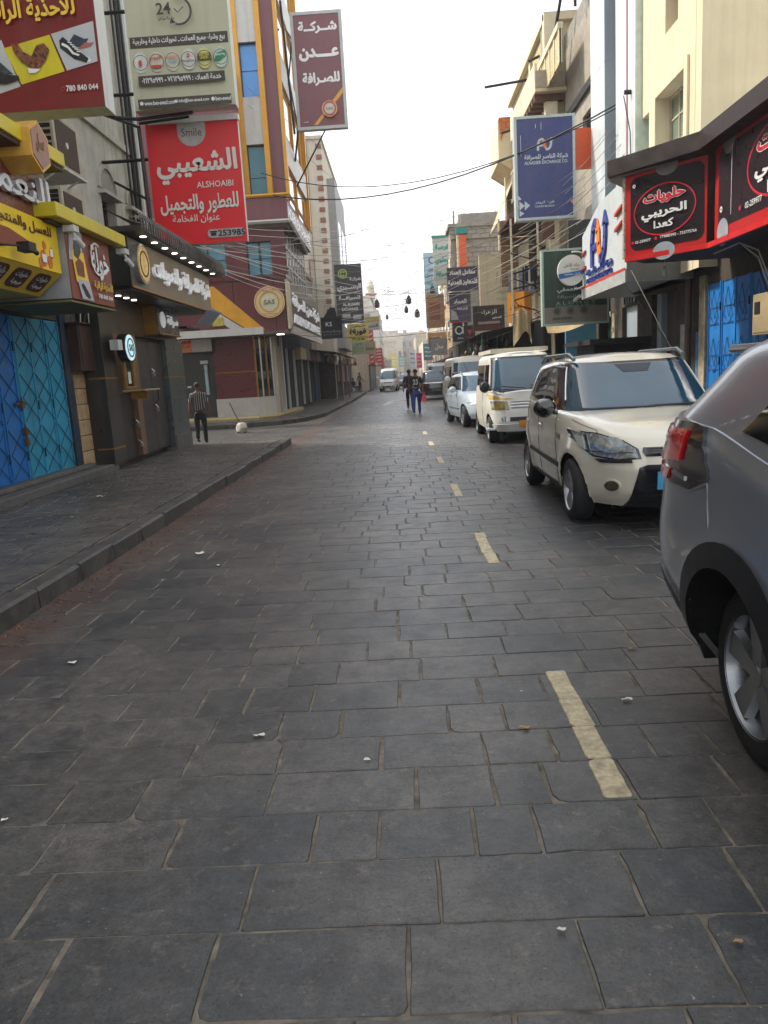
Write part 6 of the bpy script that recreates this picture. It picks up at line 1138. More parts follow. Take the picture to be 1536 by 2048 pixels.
        for r in range(1, 6):
            f = 1 - r / 5; cur = []
            for i in range(K):
                x, y, z = V[base + i]; V.append((x * f, y, z + crown * (1 - f ** 2) * min(1, abs(x) / s.hw * 1.5))); cur.append(len(V) - 1)
            for i in range(K): F.append((prev[i], prev[(i + 1) % K], cur[(i + 1) % K], cur[i]))
            prev = cur
        mb = MB(); mb.v = V; mb.f = F; me = mesh_of(name, mb, paint or s.paint, 50, fix=False); bm = bmesh.new(); bm.from_mesh(me); bmesh.ops.remove_doubles(bm, verts=bm.verts, dist=.0008); bmesh.ops.recalc_face_normals(bm, faces=bm.faces); bm.to_mesh(me); bm.free(); me.set_sharp_from_angle(angle=R(50))
        o = bpy.data.objects.new(name, me); COL.objects.link(o); o.parent = s.t
    def gpar(s, u):
        zr, yf, yr, wb, wr_, nf, nr, zb, cv = s.G; e = u + cv * u * (u - 1)     # slightly bowed sides
        k = u - cv * u * (1 - u); r_ = max(0, (u - .86) / .14) ** 2 * .05
        return wb + (wr_ - wb) * k - r_, yf[0] + (yf[1] - yf[0]) * (u + cv * .6 * u * (u - 1)) + r_, yr[0] + (yr[1] - yr[0]) * k - r_
    def gz(s, y, u):
        zr = s.G[0]; b = lerp_tab(s.top, y) - s.G[7]; t = lerp_tab(zr, y) if isinstance(zr, list) else zr; return b + (t - b) * (u if u < 1 else 1)
    def gu(s, y, z):
        zr = s.G[0]; b = lerp_tab(s.top, y) - s.G[7]; t = lerp_tab(zr, y) if isinstance(zr, list) else zr; return (z - b) / (t - b)
    def gside(s, y, z):
        h, y0, y1 = s.gpar(s.gu(y, z)); yc, hl = (y0 + y1) / 2, (y1 - y0) / 2; n = s.G[5] if y < yc else s.G[6]; k = min(.9999, abs(y - yc) / hl); return h * (1 - k ** n) ** (1 / n)
    def gend(s, x, u, rear=False):
        h, y0, y1 = s.gpar(u); yc, hl = (y0 + y1) / 2, (y1 - y0) / 2; n = s.G[6] if rear else s.G[5]; k = min(.9999, abs(x) / h); d = hl * (1 - k ** n) ** (1 / n); return yc + d if rear else yc - d
    def patch(s, name, poly, fn, mat, off, axis, par=None, dens=.06, rings=9, depth=.012, smooth=True):
        pts = []
        for (a, b), (c, d) in zip(poly, poly[1:] + poly[:1]):
            n = max(1, int(math.hypot(c - a, d - b) / dens)); pts += [(a + (c - a) * i / n, b + (d - b) * i / n) for i in range(n)]
        ca = sum(p[0] for p in pts) / len(pts); cb = sum(p[1] for p in pts) / len(pts); n = len(pts); vs = []; ax = Vector(axis)
        cen = Vector((0, s.L / 2, .6))
        def mp_(a, b, o):
            p = Vector(fn(a, b)); e_ = .012; n_ = (Vector(fn(a + e_, b)) - Vector(fn(a - e_, b))).cross(Vector(fn(a, b + e_)) - Vector(fn(a, b - e_)))
            if n_.length < 1e-9: n_ = ax.copy()
            n_.normalize()
            if n_.dot(p - cen) < 0: n_ = -n_
            return p + n_ * o
        for r in range(rings): f = 1 - (r / rings) ** 1.7; vs += [mp_(ca + (a - ca) * f, cb + (b - cb) * f, off) for a, b in pts]
        vs.append(mp_(ca, cb, off)); base = len(vs); vs += [mp_(a, b, -depth) for a, b in pts]
        fs = [(r * n + i, r * n + (i + 1) % n, (r + 1) * n + (i + 1) % n, (r + 1) * n + i) for r in range(rings - 1) for i in range(n)] + [((rings - 1) * n + i, (rings - 1) * n + (i + 1) % n, rings * n) for i in range(n)]
        fs += [(i, base + i, base + (i + 1) % n, (i + 1) % n) for i in range(n)]
        m = MB(); m.add(vs, fs); return part(name, m, mat, par or s.t, smooth=30 if smooth else False)
    def side_patch(s, name, poly, mat, off=.006, sides=(-1, 1), g=False, **k):
        for sx in sides:
            fn = (lambda y, z: (sx * s.gside(y, z), y, z)) if g else (lambda y, z: (sx * s.side_x(y, z), y, z)); o = s.patch(name, poly if sx > 0 else poly, fn, mat, off, (sx, 0, 0), **k)
        return o
    def end_patch(s, name, poly, mat, off=.006, rear=False, **k):
        return s.patch(name, poly, lambda x, z: (x, s.end_y(x, z, rear), z), mat, off, (0, 1 if rear else -1, 0), **k)
    def glass_patch(s, name, poly, mat, off=.006, rear=False, **k):       # poly in (x, u)
        def fn(x, u): y = s.gend(x, u, rear); return (x, y, s.gz(y, u))
        return s.patch(name, poly, fn, mat, off, (0, (.8 if rear else -.8), .5), **k)
    def mirror(s, y, z, mat, wd=.2, ht=.15, x=None):
        for sx in (-1, 1):
            x0 = x or s.side_x(y, z) - .05; m = MB(); m.lathe([(.001, -.07), (ht * .42, -.06), (ht * .55, -.01), (ht * .55, .03)], 16, 'y', (0, 0, 0)); m.v = [(v[0] * wd / ht + sx * (x0 + wd * .55), v[1] + y, v[2] + z) for v in m.v]
            m.tube([(sx * (x0 - .02), y + .02, z - ht * .3), (sx * (x0 + wd * .4), y + .01, z - ht * .2)], .025, 8); o = part('door_mirror', m, mat, s.t, smooth=40)
            g = MB().lathe([(.001, .031), (ht * .47, .031)], 16, 'y', (0, 0, 0)); g.v = [(v[0] * wd / ht + sx * (x0 + wd * .55), v[1] + y, v[2] + z) for v in g.v]; part('mirror_glass', g, chrome, o)
    def line(s, name, pts, mat, r=.004, sides=(-1, 1), g=False, off=.001):
        for sx in sides: part(name, MB().tube([(sx * ((s.gside if g else s.side_x)(y, z) + off), y, z) for y, z in pts], r, 5), mat, s.t)
def dense(pts, n=6):
    o = []
    for (a, b), (c, d) in zip(pts, pts[1:]): o += [(a + (c - a) * i / n, b + (d - b) * i / n) for i in range(n)]
    return o + [pts[-1]]

# --- beige hatchback with its nose towards the viewer
cream_p = M('cream_car_paint', (212, 205, 188), .22, metal=.05, var=.04, scale=1.5, coat=.7, dirt=.06)
c = Car('beige boxy hatchback with black door mirrors parked nose first behind the silver car', (2.55, 6.86, 0), 0, 4.12, 1.785, .24,
        [(0, .93), (.12, .95), (.45, 1.01), (.95, 1.07), (1.3, 1.09), (2.4, 1.13), (3.3, 1.2), (4.12, 1.2)],
        [(0, .9), (.1, .955), (.35, .985), (.62, 1.0), (.85, .985), (.95, .955), (1, .9)], [(0, .1), (.2, .02), (.5, .0), (.75, .03), (.9, .09), (1, .2)], [(0, .12), (.3, .02), (.7, .03), (1, .1)], 3.3, 4.5, cream_p,
        K=220, NZ=26, wheels=(.87, 3.42), wr=.325, ra=.375, flare=.028, crown=.035)
c.cabin([(1.3, 1.60), (1.8, 1.635), (2.6, 1.645), (3.9, 1.60)], (.98, 1.7), (4.02, 3.78), .835, .66, 4.4, 4.5, None, curve=.2)
c.glass_patch('windscreen_surround', [(-.815, .02), (.815, .02), (.765, .4), (.725, .6), (.66, .93), (-.66, .93), (-.725, .6), (-.765, .4)], gloss_k, .004)
c.glass_patch('windscreen', [(-.765, .08), (.765, .08), (.7, .5), (.615, .885), (-.615, .885), (-.7, .5)], cglass, .009)
c.glass_patch('sensor_patch', [(-.2, .87), (.2, .87), (.13, .73), (-.13, .73)], M('dark_sensor', (20, 26, 34), .2), .012)
c.side_patch('window_surround', [(1.14, 1.09), (2.4, 1.145), (3.35, 1.22), (3.55, 1.27), (3.35, 1.52), (2.5, 1.575), (1.86, 1.6), (1.5, 1.38)], gloss_k, .003, g=True)
c.side_patch('side_window', [(1.52, 1.15), (2.36, 1.175), (2.36, 1.54), (1.88, 1.53)], cglass2, .008, g=True); c.side_patch('side_window', [(2.44, 1.18), (3.16, 1.23), (3.12, 1.51), (2.44, 1.54)], cglass2, .008, g=True); c.side_patch('side_window', [(3.22, 1.24), (3.44, 1.28), (3.3, 1.48), (3.19, 1.5)], cglass2, .008, g=True)
c.line('rain_guard', dense([(1.5, 1.2), (1.86, 1.55), (2.4, 1.57)]), M('pale_chrome_strip', (170, 176, 178), .2, metal=.7), .012, g=True, off=.012)
hl = [(.4, .71), (.56, .695), (.72, .715), (.82, .83), (.83, .925), (.68, .915), (.52, .86), (.42, .79)]
for sx in (-1, 1):
    P2 = [(sx * a, b) for a, b in hl]; sc = lambda k, dx=0, dz=0: [(sx * .63 + (a - sx * .63) * k + sx * dx, .815 + (b - .815) * k + dz) for a, b in P2]
    o = c.end_patch('headlight', sc(1.1), gloss_k, .008); c.end_patch('headlight_bowl', sc(.98), refl, .014, par=o); c.end_patch('lamp_lens', [(sx * (.6 + .105 * math.cos(R(q))), .82 + .07 * math.sin(R(q))) for q in range(0, 360, 24)], clearl, .028, par=o); c.end_patch('lamp_divider', [(sx * .44, .755), (sx * .74, .755), (sx * .74, .765), (sx * .44, .768)], chrome, .02, par=o); c.end_patch('lamp_divider', [(sx * .735, .73), (sx * .748, .73), (sx * .762, .9), (sx * .748, .9)], chrome, .02, par=o)
    c.end_patch('indicator', [(sx * .765, .76), (sx * .8, .8), (sx * .815, .89), (sx * .77, .885)], M('indicator_clear', (196, 204, 196), .1, coat=1, var=.2), .022, par=o)
    c.end_patch('lower_lamp', [(sx * .45, .665), (sx * .68, .655), (sx * .72, .69), (sx * .46, .695)], M('smoked_lamp', (40, 34, 34), .1, coat=1), .012)
    f = c.end_patch('fog_lamp', [(sx * .6 + .062 * math.cos(R(q)), .44 + .062 * math.sin(R(q))) for q in range(0, 360, 18)], cream_p, .012); c.end_patch('fog_lens', [(sx * .6 + .05 * math.cos(R(q)), .44 + .05 * math.sin(R(q))) for q in range(0, 360, 18)], M('fog_glass', (70, 58, 42), .15, coat=1, var=.4, scale=30), .015, par=f)
c.end_patch('upper_grille', [(-.34, .72), (.34, .72), (.37, .76), (.36, .8), (-.36, .8), (-.37, .76)], gloss_k, .008)
for i in range(4): c.end_patch('grille_bar', [(-.33, .728 + i * .018), (.33, .728 + i * .018), (.33, .734 + i * .018), (-.33, .734 + i * .018)], trim, .013, rings=1)
c.end_patch('lower_intake', [(-.5, .24), (.5, .24), (.47, .3), (.4, .62), (.33, .645), (-.33, .645), (-.4, .62), (-.47, .3)], M('intake_blue_black', (12, 13, 20), .2, coat=.4), .008)
for i in range(4): c.end_patch('intake_bar', [(-.4, .3 + i * .05), (.4, .3 + i * .05), (.4, .318 + i * .05), (-.4, .318 + i * .05)], trim, .014, rings=1)
pl_ = c.end_patch('number_plate', [(-.25, .42), (.25, .42), (.25, .58), (-.25, .58)], M('blue_plate', (70, 150, 196), .4, var=.05), .03, dens=.2); m = MB(); add_text(m, '٤١٢٥٣', 0, .5, .36, .08, -.045, .03); part('lettering', m, ltr_w, pl_, fix=False)
c.side_patch('door_moulding', [(1.35, .50), (3.0, .54), (3.0, .585), (1.35, .555)], trim, .014, dens=.1); c.side_patch('rocker_trim', [(1.25, .245), (3.05, .245), (3.05, .31), (1.25, .31)], trim, .006, dens=.1)
c.side_patch('fender_vent', [(1.2, .8), (1.42, .82), (1.42, .845), (1.36, .88), (1.2, .86)], chrome, .008); c.side_patch('vent_insert', [(1.22, .81), (1.38, .825), (1.36, .85), (1.22, .845)], gloss_k, .012)
dk = M('panel_gap', (40, 37, 33), .7, var=0)
c.line('door_gap', dense([(1.45, .32), (1.42, .7), (1.46, 1.08)]), dk, .0035); c.line('door_gap', dense([(2.42, .32), (2.42, 1.12)]), dk, .0035); c.line('door_gap', dense([(3.3, 1.2), (3.2, .8), (3.02, .6)]), dk, .0035); c.line('hood_gap', dense([(.17, .7), (.3, .8), (.45, .95), (.95, 1.03)]), dk, .003)
for y in (2.2, 3.1): c.line('door_handle', [(y - .08, .9), (y + .08, .905)], chrome, .016, off=.02)
c.line('handle_recess', [(2.2, .9), (2.22, .9)], trim, .03, off=-.005)
c.mirror(1.5, 1.13, gloss_k, .22, .19, x=.86)
for sx in (-1, 1): part('roof_rail', MB().tube([(sx * .6, 1.75, 1.63), (sx * .61, 1.95, 1.69), (sx * .61, 3.3, 1.69), (sx * .6, 3.6, 1.62)], .022, 8), M('rail_grey', (120, 130, 136), .3, metal=.6), c.t, smooth=50)
part('wiper', MB().tube([(-.7, 1.05, 1.12), (.05, 1.0, 1.115)], .012, 5).tube([(.0, 1.02, 1.12), (.72, 1.08, 1.125)], .012, 5), trim, c.t)
part('bead_charm', MB().tube([(.03, 1.72, 1.5), (.02, 1.42, 1.33), (.035, 1.4, 1.28), (.045, 1.42, 1.33), (.04, 1.72, 1.5)], .004, 4), offw, c.t)

# --- silver grey crossover, only its rear quarter in view
Car.spokes = 5
silver = M('silver_grey_paint', (146, 151, 160), .3, metal=.65, var=.0, scale=1.2, coat=.6)
r = Car('silver grey crossover cut off by the right edge with its red tail lamp in view', (2.185, -.62, 0), 0, 4.66, 1.94, .3,
        [(0, .95), (1.2, 1.1), (2.2, 1.14), (3.2, 1.19), (3.8, 1.3), (4.62, 1.34)],
        [(0, .9), (.12, .96), (.3, .99), (.5, 1.0), (.7, .985), (.9, .965), (1, .93)], [(0, .15), (.5, 0), (1, .3)], [(0, .5), (.08, .25), (.2, .06), (.4, .0), (.6, .04), (.8, .05), (1, .12)], 4, 8, silver,
        K=300, NZ=34, wheels=(.9, 3.42), wr=.36, ra=.43, flare=.03, crown=.02, wx=.775)
r.cabin([(1.6, 1.64), (2.4, 1.68), (3.5, 1.67), (4.4, 1.62)], (1.3, 2.2), (4.56, 4.02), .905, .74, 4, 7, None, curve=.15)
r.side_patch('side_window', [(1.9, 1.2), (3.0, 1.22), (3.55, 1.3), (3.3, 1.52), (2.4, 1.56)], cglass2, .006, g=True)
r.glass_patch('rear_window', [(-.62, .2), (.62, .2), (.54, .85), (-.54, .85)], cglass2, .008, rear=True)
# side patches on the street side, at the rear corner
cl = [(3.42 + .43 * math.cos(R(a)), .36 + .43 * math.sin(R(a))) for a in range(-12, 193, 8)]; clo = [(3.42 + .54 * math.cos(R(a)) * (1.02), .36 + .5 * math.sin(R(a)) + (.03 if 30 < a < 150 else 0)) for a in range(192, -13, -8)]
for sx in (-1, 1):
    n = len(cl); vs = []
    for (y, z) in cl + clo[::-1]: vs.append((sx * (r.side_x(y, max(z, .31)) + .016), y, z))
    for (y, z) in cl: vs.append((sx * (r.side_x(y, max(z, .31)) - .06), y, z))
    m = MB(); m.add(vs, [(i, i + 1, n + i + 1, n + i) for i in range(n - 1)] + [(i, 2 * n + i, 2 * n + i + 1, i + 1) for i in range(n - 1)]); part('arch_cladding', m, trim, r.t, smooth=50)
def corner(name, poly, mat, off, sx=-1, **k):        # poly in (s, z): s runs along the side towards the tail then round the back
    def fn(s_, z):
        if s_ <= 0: y = 4.18 + s_; return (sx * r.side_x(y, z), y, z)
        y = 4.18 + s_ * .5; x = r.side_x(4.18, z); ye = min(y, 4.6)
        xx = x - s_ * .62; return (sx * min(r.side_x(min(r.end_y(max(xx, .3), z, True), 4.6) - .004, z), 9) if False else sx * xx, r.end_y(xx, z, True), z)
    return r.patch(name, poly, fn, mat, off, (sx * .8, .6, 0), dens=.03, rings=6, **k)
def corner_fn(sx):
    tabs = {}
    def fn(s_, z):      # true arc position along the outline at this height
        key = round(z, 3)
        if key not in tabs:
            t = min(1, max(0, (z - r.sill) / (lerp_tab(r.top, 4.4) - r.sill))); O = superell(r.hw * lerp_tab(r.hwt, t), lerp_tab(r.yft, t), 4.66 - lerp_tab(r.yrt, t), 4, 8, 900)
            q = [p for p in O if p[0] > 0 and p[1] > 2.5]; q.sort(key=lambda p: math.atan2(p[1] - 2.31, p[0])); d = [0]
            for a, b in zip(q, q[1:]): d.append(d[-1] + math.hypot(b[0] - a[0], b[1] - a[1]))
            i0 = min(range(len(q)), key=lambda i: abs(q[i][1] - 4.0)); tabs[key] = (q, [x - d[i0] for x in d])
        q, d = tabs[key]; i = min(range(len(d)), key=lambda i: abs(d[i] - s_)); x, y = q[i]; return (sx * x, y, z)
    return fn
for sx in (-1, 1):
    fn = corner_fn(sx); A = (sx * .7, .7, 0)
    o = r.patch('tail_lamp', [(-.3, 1.1), (-.24, 1.2), (-.16, 1.3), (-.05, 1.31), (.95, 1.29), (.95, 1.04), (.5, 1.02), (.1, 1.03), (-.1, 1.03)], fn, gloss_k, .008, A, dens=.03, rings=6)
    r.patch('red_lens', [(.02, 1.14), (-.03, 1.275), (.92, 1.265), (.92, 1.1), (.55, 1.09)], fn, redl, .02, A, par=o, dens=.03, rings=5); r.patch('lens_strip', [(-.06, 1.06), (.12, 1.07), (.12, 1.085), (-.06, 1.08)], fn, chrome, .015, A, par=o, dens=.03, rings=2)
    r.patch('lower_red_lens', [(.2, 1.035), (.6, 1.03), (.8, 1.09), (.14, 1.09)], fn, redl, .018, A, par=o, dens=.03, rings=3)
    r.patch('bumper_trim', [(-.25, .305), (.2, .31), (.7, .32), (1.1, .34), (1.1, .62), (.62, .6), (.3, .58), (.12, .52), (-.1, .44)], fn, trim, .014, A, dens=.03, rings=6)
    m = MB().tube([tuple(Vector(fn(s_, z)) + Vector(A) * .001) for s_, z in [(.6, 1.01), (.2, 1.02), (-.1, 1.02), (-.3, 1.08), (-.31, .98), (-.36, .86)]], .0035, 5); part('bumper_seam', m, M('seam_pale', (150, 152, 156), .4), r.t)
part('roof_spoiler', MB().box(-.62, .62, 4.0, 4.32, 1.6, 1.64), silver, r.t, bevel=.015); part('seat_back', MB().box(-.7, .7, 2.3, 2.4, 1.0, 1.4), undr, r.t)

# --- white minivan with rusty yellow stains
Car.spokes = 5
stain = M('stained_white_paint', (206, 204, 196), .35, var=.06, scale=3, dirt=.3, dcol=(186, 150, 60), coat=.2); whp = M('white_van_paint', (204, 206, 204), .3, var=.05, coat=.4, dirt=.12)
Car.spokes = 9
v = Car('old white minivan with yellow stains round the headlamps and a roof rack', (2.62, 15.85, 0), 0, 3.7, 1.56, .26,
        [(0, 1.0), (.12, 1.06), (.3, 1.12), (3.7, 1.14)], [(0, .92), (.2, .98), (.6, 1), (1, .95)], [(0, .05), (.25, 0), (.55, .02), (1, .14)], [(0, .08), (1, .06)], 5, 6, stain, wheels=(.55, 3.0), wr=.29, ra=.34, cat='van', name='parked_van', flare=.01)
v.cabin(1.86, (.14, .62), (3.62, 3.5), .735, .65, 6, 6); v.glass_patch('windscreen_surround', [(-.7, .04), (.7, .04), (.62, .93), (-.62, .93)], trim, .004); v.glass_patch('windscreen', [(-.66, .08), (.66, .08), (.59, .88), (-.59, .88)], cglass, .008)
v.side_patch('side_window', [(.7, 1.2), (1.4, 1.2), (1.4, 1.66), (.85, 1.66)], cglass2, .006, g=True); v.side_patch('side_window', [(1.5, 1.2), (3.4, 1.2), (3.35, 1.66), (1.5, 1.66)], cglass2, .006, g=True)
for sx in (-1, 1):
    o = v.end_patch('headlight', [(sx * .36, .71), (sx * .7, .72), (sx * .71, .9), (sx * .4, .89)], M('yellowed_lamp', (120, 104, 56), .15, coat=1, var=.35, scale=14), .01); v.end_patch('fog_lamp', [(sx * .47 + .065 * math.cos(R(q)), .52 + .06 * math.sin(R(q))) for q in range(0, 360, 24)], clearl, .012); v.end_patch('lamp_stain', [(sx * .5, .92), (sx * .72, .93), (sx * .74, 1.04), (sx * .66, .98), (sx * .2, .93)], M('ochre_stain', (196, 160, 70), .5, var=.3), .003)
for i in range(5): v.end_patch('grille_bar', [(-.33, .74 + i * .03), (.33, .74 + i * .03), (.33, .755 + i * .03), (-.33, .755 + i * .03)], chrome if i % 2 else M('grille_grey', (110, 110, 108), .4), .012, rings=1)
v.end_patch('bumper_intake', [(-.36, .47), (.36, .47), (.36, .56), (-.36, .56)], trim, .01); v.end_patch('front_bumper', [(-.74, .3), (.74, .3), (.74, .42), (-.74, .42)], M('bumper_white', (186, 186, 180), .4, dirt=.3), .03)
pl_ = v.end_patch('number_plate', [(-.18, .36), (.2, .36), (.2, .49), (-.18, .49)], M('orange_plate', (196, 130, 50), .4), .05, dens=.2); v.mirror(.35, 1.2, trim, .2, .22, x=.72)
part('wiper', MB().tube([(-.5, .13, 1.2), (.0, .1, 1.14)], .012, 5).tube([(.1, .13, 1.2), (.6, .1, 1.14)], .012, 5), trim, v.t)
part('roof_rack', MB().box(-.62, -.58, .9, 3.4, 1.9, 1.98).box(.58, .62, .9, 3.4, 1.9, 1.98).box(-.6, .6, .88, .94, 1.91, 1.99).box(-.6, .6, 1.6, 1.66, 1.93, 1.97).box(-.6, .6, 2.4, 2.46, 1.93, 1.97).box(-.6, .6, 3.36, 3.42, 1.93, 1.97), M('rack_cream', (196, 190, 170), .6, dirt=.3), v.t); v.line('door_gap', dense([(1.45, .3), (1.45, 1.15)]), dk, .005)
part('front_step', MB().box(-.82, -.66, .1, .5, .3, .34), whp, v.t)
# --- pale silver estate car
sb_ = M('ice_silver_paint', (168, 180, 190), .3, metal=.15, var=.02, coat=.6); Car.spokes = 5
e = Car('small silver blue estate car with roof rails between the stained minivan and the tall van', (2.62, 20.6, 0), 6, 4.35, 1.7, .24,
        [(0, .72), (.2, .8), (1.0, .92), (1.4, .96), (3.6, 1.0), (4.35, .98)], [(0, .9), (.2, .97), (.6, 1), (.9, .97), (1, .92)], [(0, .1), (.3, 0), (.7, .03), (1, .2)], [(0, .1), (.4, 0), (1, .08)], 3.2, 4, sb_, wheels=(.85, 3.45), wr=.3, ra=.35, name='parked_car', flare=.015)
e.cabin([(1.5, 1.44), (2.5, 1.48), (4.2, 1.42)], (1.15, 1.95), (4.25, 3.85), .78, .6, 4, 4.5); e.glass_patch('windscreen', [(-.68, .08), (.68, .08), (.55, .9), (-.55, .9)], cglass, .008)
e.side_patch('window_surround', [(1.6, 1.0), (3.95, 1.04), (3.75, 1.36), (2.1, 1.39)], trim, .003, g=True); e.side_patch('side_window', [(1.8, 1.02), (2.55, 1.03), (2.55, 1.36), (2.15, 1.36)], cglass2, .008, g=True); e.side_patch('side_window', [(2.62, 1.03), (3.3, 1.05), (3.28, 1.35), (2.62, 1.36)], cglass2, .008, g=True); e.side_patch('side_window', [(3.38, 1.05), (3.85, 1.07), (3.7, 1.33), (3.36, 1.34)], cglass2, .008, g=True)
for sx in (-1, 1): e.end_patch('headlight', [(sx * .4, .58), (sx * .74, .62), (sx * .76, .7), (sx * .45, .68)], clearl, .01); part('roof_rail', MB().tube([(sx * .55, 2.1, 1.46), (sx * .56, 2.3, 1.52), (sx * .56, 3.6, 1.5), (sx * .55, 3.8, 1.43)], .02, 6), alloy, e.t)
e.mirror(1.75, 1.03, sb_, .2, .16, x=.8); e.line('body_moulding', dense([(1.3, .5), (3.0, .5)]), alloy, .018); e.line('door_gap', dense([(2.6, .3), (2.6, .98)]), dk, .004); e.line('door_gap', dense([(1.5, .3), (1.48, .95)]), dk, .004)
for y in (2.4, 3.2): e.line('door_handle', [(y - .08, .84), (y + .08, .84)], chrome, .015, off=.015)
# --- tall vans
def tall_van(label, loc, rz, paint, L=4.9, W=1.75, H=2.02, rails=True, name='parked_van', group=None):
    Car.spokes = 5
    h = Car(label, loc, rz, L, W, .28, [(0, .98), (.25, 1.08), (.6, 1.16), (L, 1.18)], [(0, .93), (.2, .98), (.6, 1), (1, .96)], [(0, .06), (.25, 0), (.55, .03), (1, .3)], [(0, .06), (1, .05)], 4.5, 7, paint, wheels=(.75, L - 1.1), wr=.32, ra=.37, cat='van', name=name, K=110, NZ=12, group=group)
    h.cabin(H, (.3, .98), (L - .06, L - .15), .83, .72, 5, 7, K=90); h.glass_patch('windscreen', [(-.76, .05), (.76, .05), (.67, .8), (-.67, .8)], cglass, .008)
    for a, b in ((1.05, 1.75), (1.85, 2.95), (3.05, L - .35)): h.side_patch('side_window', [(a, 1.22), (b, 1.22), (b, 1.72), (a + (.25 if a < 1.2 else 0), 1.72)], cglass2, .006, g=True, rings=2, dens=.15)
    for sx in (-1, 1): h.end_patch('headlight', [(sx * .45, .72), (sx * .78, .74), (sx * .79, .92), (sx * .5, .88)], clearl, .01, rings=2)
    h.end_patch('grille', [(-.4, .74), (.4, .74), (.42, .84), (-.42, .84)], trim, .01, rings=2); h.end_patch('bumper_intake', [(-.6, .38), (.6, .38), (.6, .5), (-.6, .5)], trim, .01, rings=2); h.mirror(.7, 1.28, M('mirror_white', (200, 204, 206), .3), .2, .2, x=.84); h.line('door_gap', dense([(1.8, .3), (1.8, 1.15)]), dk, .005); h.line('door_handle', [(1.6, .98), (1.74, .98)], trim, .015, off=.012)
    h.glass_patch('rear_window', [(-.62, .15), (.62, .15), (.56, .75), (-.56, .75)], cglass2, .008, rear=True, rings=2); return h
beige_v = M('pale_beige_van_paint', (196, 190, 176), .3, var=.05, coat=.4, dirt=.1)
tall_van('tall pale beige van with tinted side windows behind the silver estate car', (2.68, 26.6, 0), 1.5, beige_v)
tall_van('white van parked farthest up the right side beyond the black car', (2.75, 52, 0), 0, whp, H=2.1)
tall_van('white van driving towards the viewer down the left of the street', (-1.05, 69.5, 0), -3, whp, name='oncoming_van', W=1.7)
blackp = M('black_car_paint', (16, 13, 14), .2, var=.1, coat=.8)
k = Car('black car seen from behind with a chrome strip, beside the walking people', (2.05, 42.6, 0), 180 + 0, 4.5, 1.8, .3, [(0, .9), (1.2, 1.0), (3.4, 1.05), (4.5, 1.08)], [(0, .93), (.3, 1), (.7, 1), (1, .94)], [(0, .1), (.5, 0), (1, .2)], [(0, .1), (.4, 0), (.8, .03), (1, .12)], 4, 5, blackp, wheels=(.9, 3.5), wr=.34, ra=.4, K=110, NZ=12)
k.t.location = (2.05, 47.1, 0)
k.cabin(1.6, (1.2, 1.9), (4.3, 3.9), .82, .66, 4, 4.5); k.glass_patch('rear_window', [(-.68, .1), (.68, .1), (.58, .85), (-.58, .85)], cglass, .01, rear=True); k.side_patch('side_window', [(1.8, 1.08), (3.9, 1.12), (3.7, 1.5), (2.1, 1.5)], cglass2, .006, g=True)
k.end_patch('chrome_strip', [(-.75, .93), (.75, .93), (.75, .97), (-.75, .97)], chrome, .015, rear=True); k.end_patch('number_plate', [(-.25, .5), (.25, .5), (.25, .6), (-.25, .6)], M('dim_plate', (110, 110, 108), .4), .015, rear=True)
for sx in (-1, 1): k.end_patch('tail_lamp', [(sx * .62, .8), (sx * .8, .8), (sx * .8, 1.0), (sx * .62, .98)], M('dark_red_lamp', (96, 16, 20), .2, coat=1), .012, rear=True)
def small_car(label, loc, rz, paint, group=None):
    Car.spokes = 5
    h = Car(label, loc, rz, 4.3, 1.7, .26, [(0, .7), (1.1, .92), (3.4, .98), (4.3, .96)], [(0, .93), (.5, 1), (1, .92)], [(0, .1), (.4, 0), (1, .2)], [(0, .1), (.4, 0), (1, .1)], 3.4, 4, paint, wheels=(.85, 3.4), wr=.31, ra=.36, K=70, NZ=8, group=group)
    h.cabin(1.44, (1.1, 1.9), (4.0, 3.4), .77, .6, 4, 4, K=60, NZ=6); h.glass_patch('windscreen', [(-.66, .1), (.66, .1), (.54, .88), (-.54, .88)], cglass, .01, rings=2); h.side_patch('side_window', [(1.8, 1.03), (3.5, 1.04), (3.3, 1.36), (2.15, 1.36)], cglass2, .008, g=True, rings=2, dens=.2); return h
small_car('dark car following close behind the oncoming white van', (-.2, 78, 0), -2, M('dark_car_paint', (40, 42, 46), .3, coat=.5)); small_car('pale silver car parked sideways at the left side street near seated people', (-4.2, 71.6, 0), 78, whp)
small_car('white car far up the right side past the last van', (2.8, 60, 0), 0, whp); small_car('distant silver car at the vanishing end of the street', (-.6, 104, 0), 0, sb_); small_car('distant blue grey car in the middle of the far street', (1.0, 118, 0), 0, M('blue_grey_paint', (90, 110, 130), .3, coat=.5)); small_car('most distant pale car at the left of the far street', (-1.6, 132, 0), 0, whp)
# ================================================================ PEOPLE
def skin(name, pts, edges, mat, parent, sub=2, root=0):
    me = bpy.data.meshes.new(name); me.from_pydata([p[:3] for p in pts], edges, []); o = bpy.data.objects.new(name, me)
    md = o.modifiers.new('s', 'SKIN'); md.use_smooth_shade = True
    for i, v in enumerate(me.skin_vertices[0].data): v.radius = (pts[i][3], pts[i][4] if len(pts[i]) > 4 else pts[i][3]); v.use_root = (i == root)
    sb = o.modifiers.new('u', 'SUBSURF'); sb.levels = sub; sb.render_levels = sub
    n = tmp_mesh(o); bpy.data.objects.remove(o); bpy.data.meshes.remove(me)
    n.name = name
    for p in n.polygons: p.use_smooth = True
    n.materials.clear(); n.materials.append(mat); q = bpy.data.objects.new(name, n); COL.objects.link(q); q.parent = parent; return q
skinm = M('brown_skin', (96, 62, 46), .6, var=.06); hairm = M('black_hair', (14, 12, 12), .7, var=.2, scale=60, bump=.5)
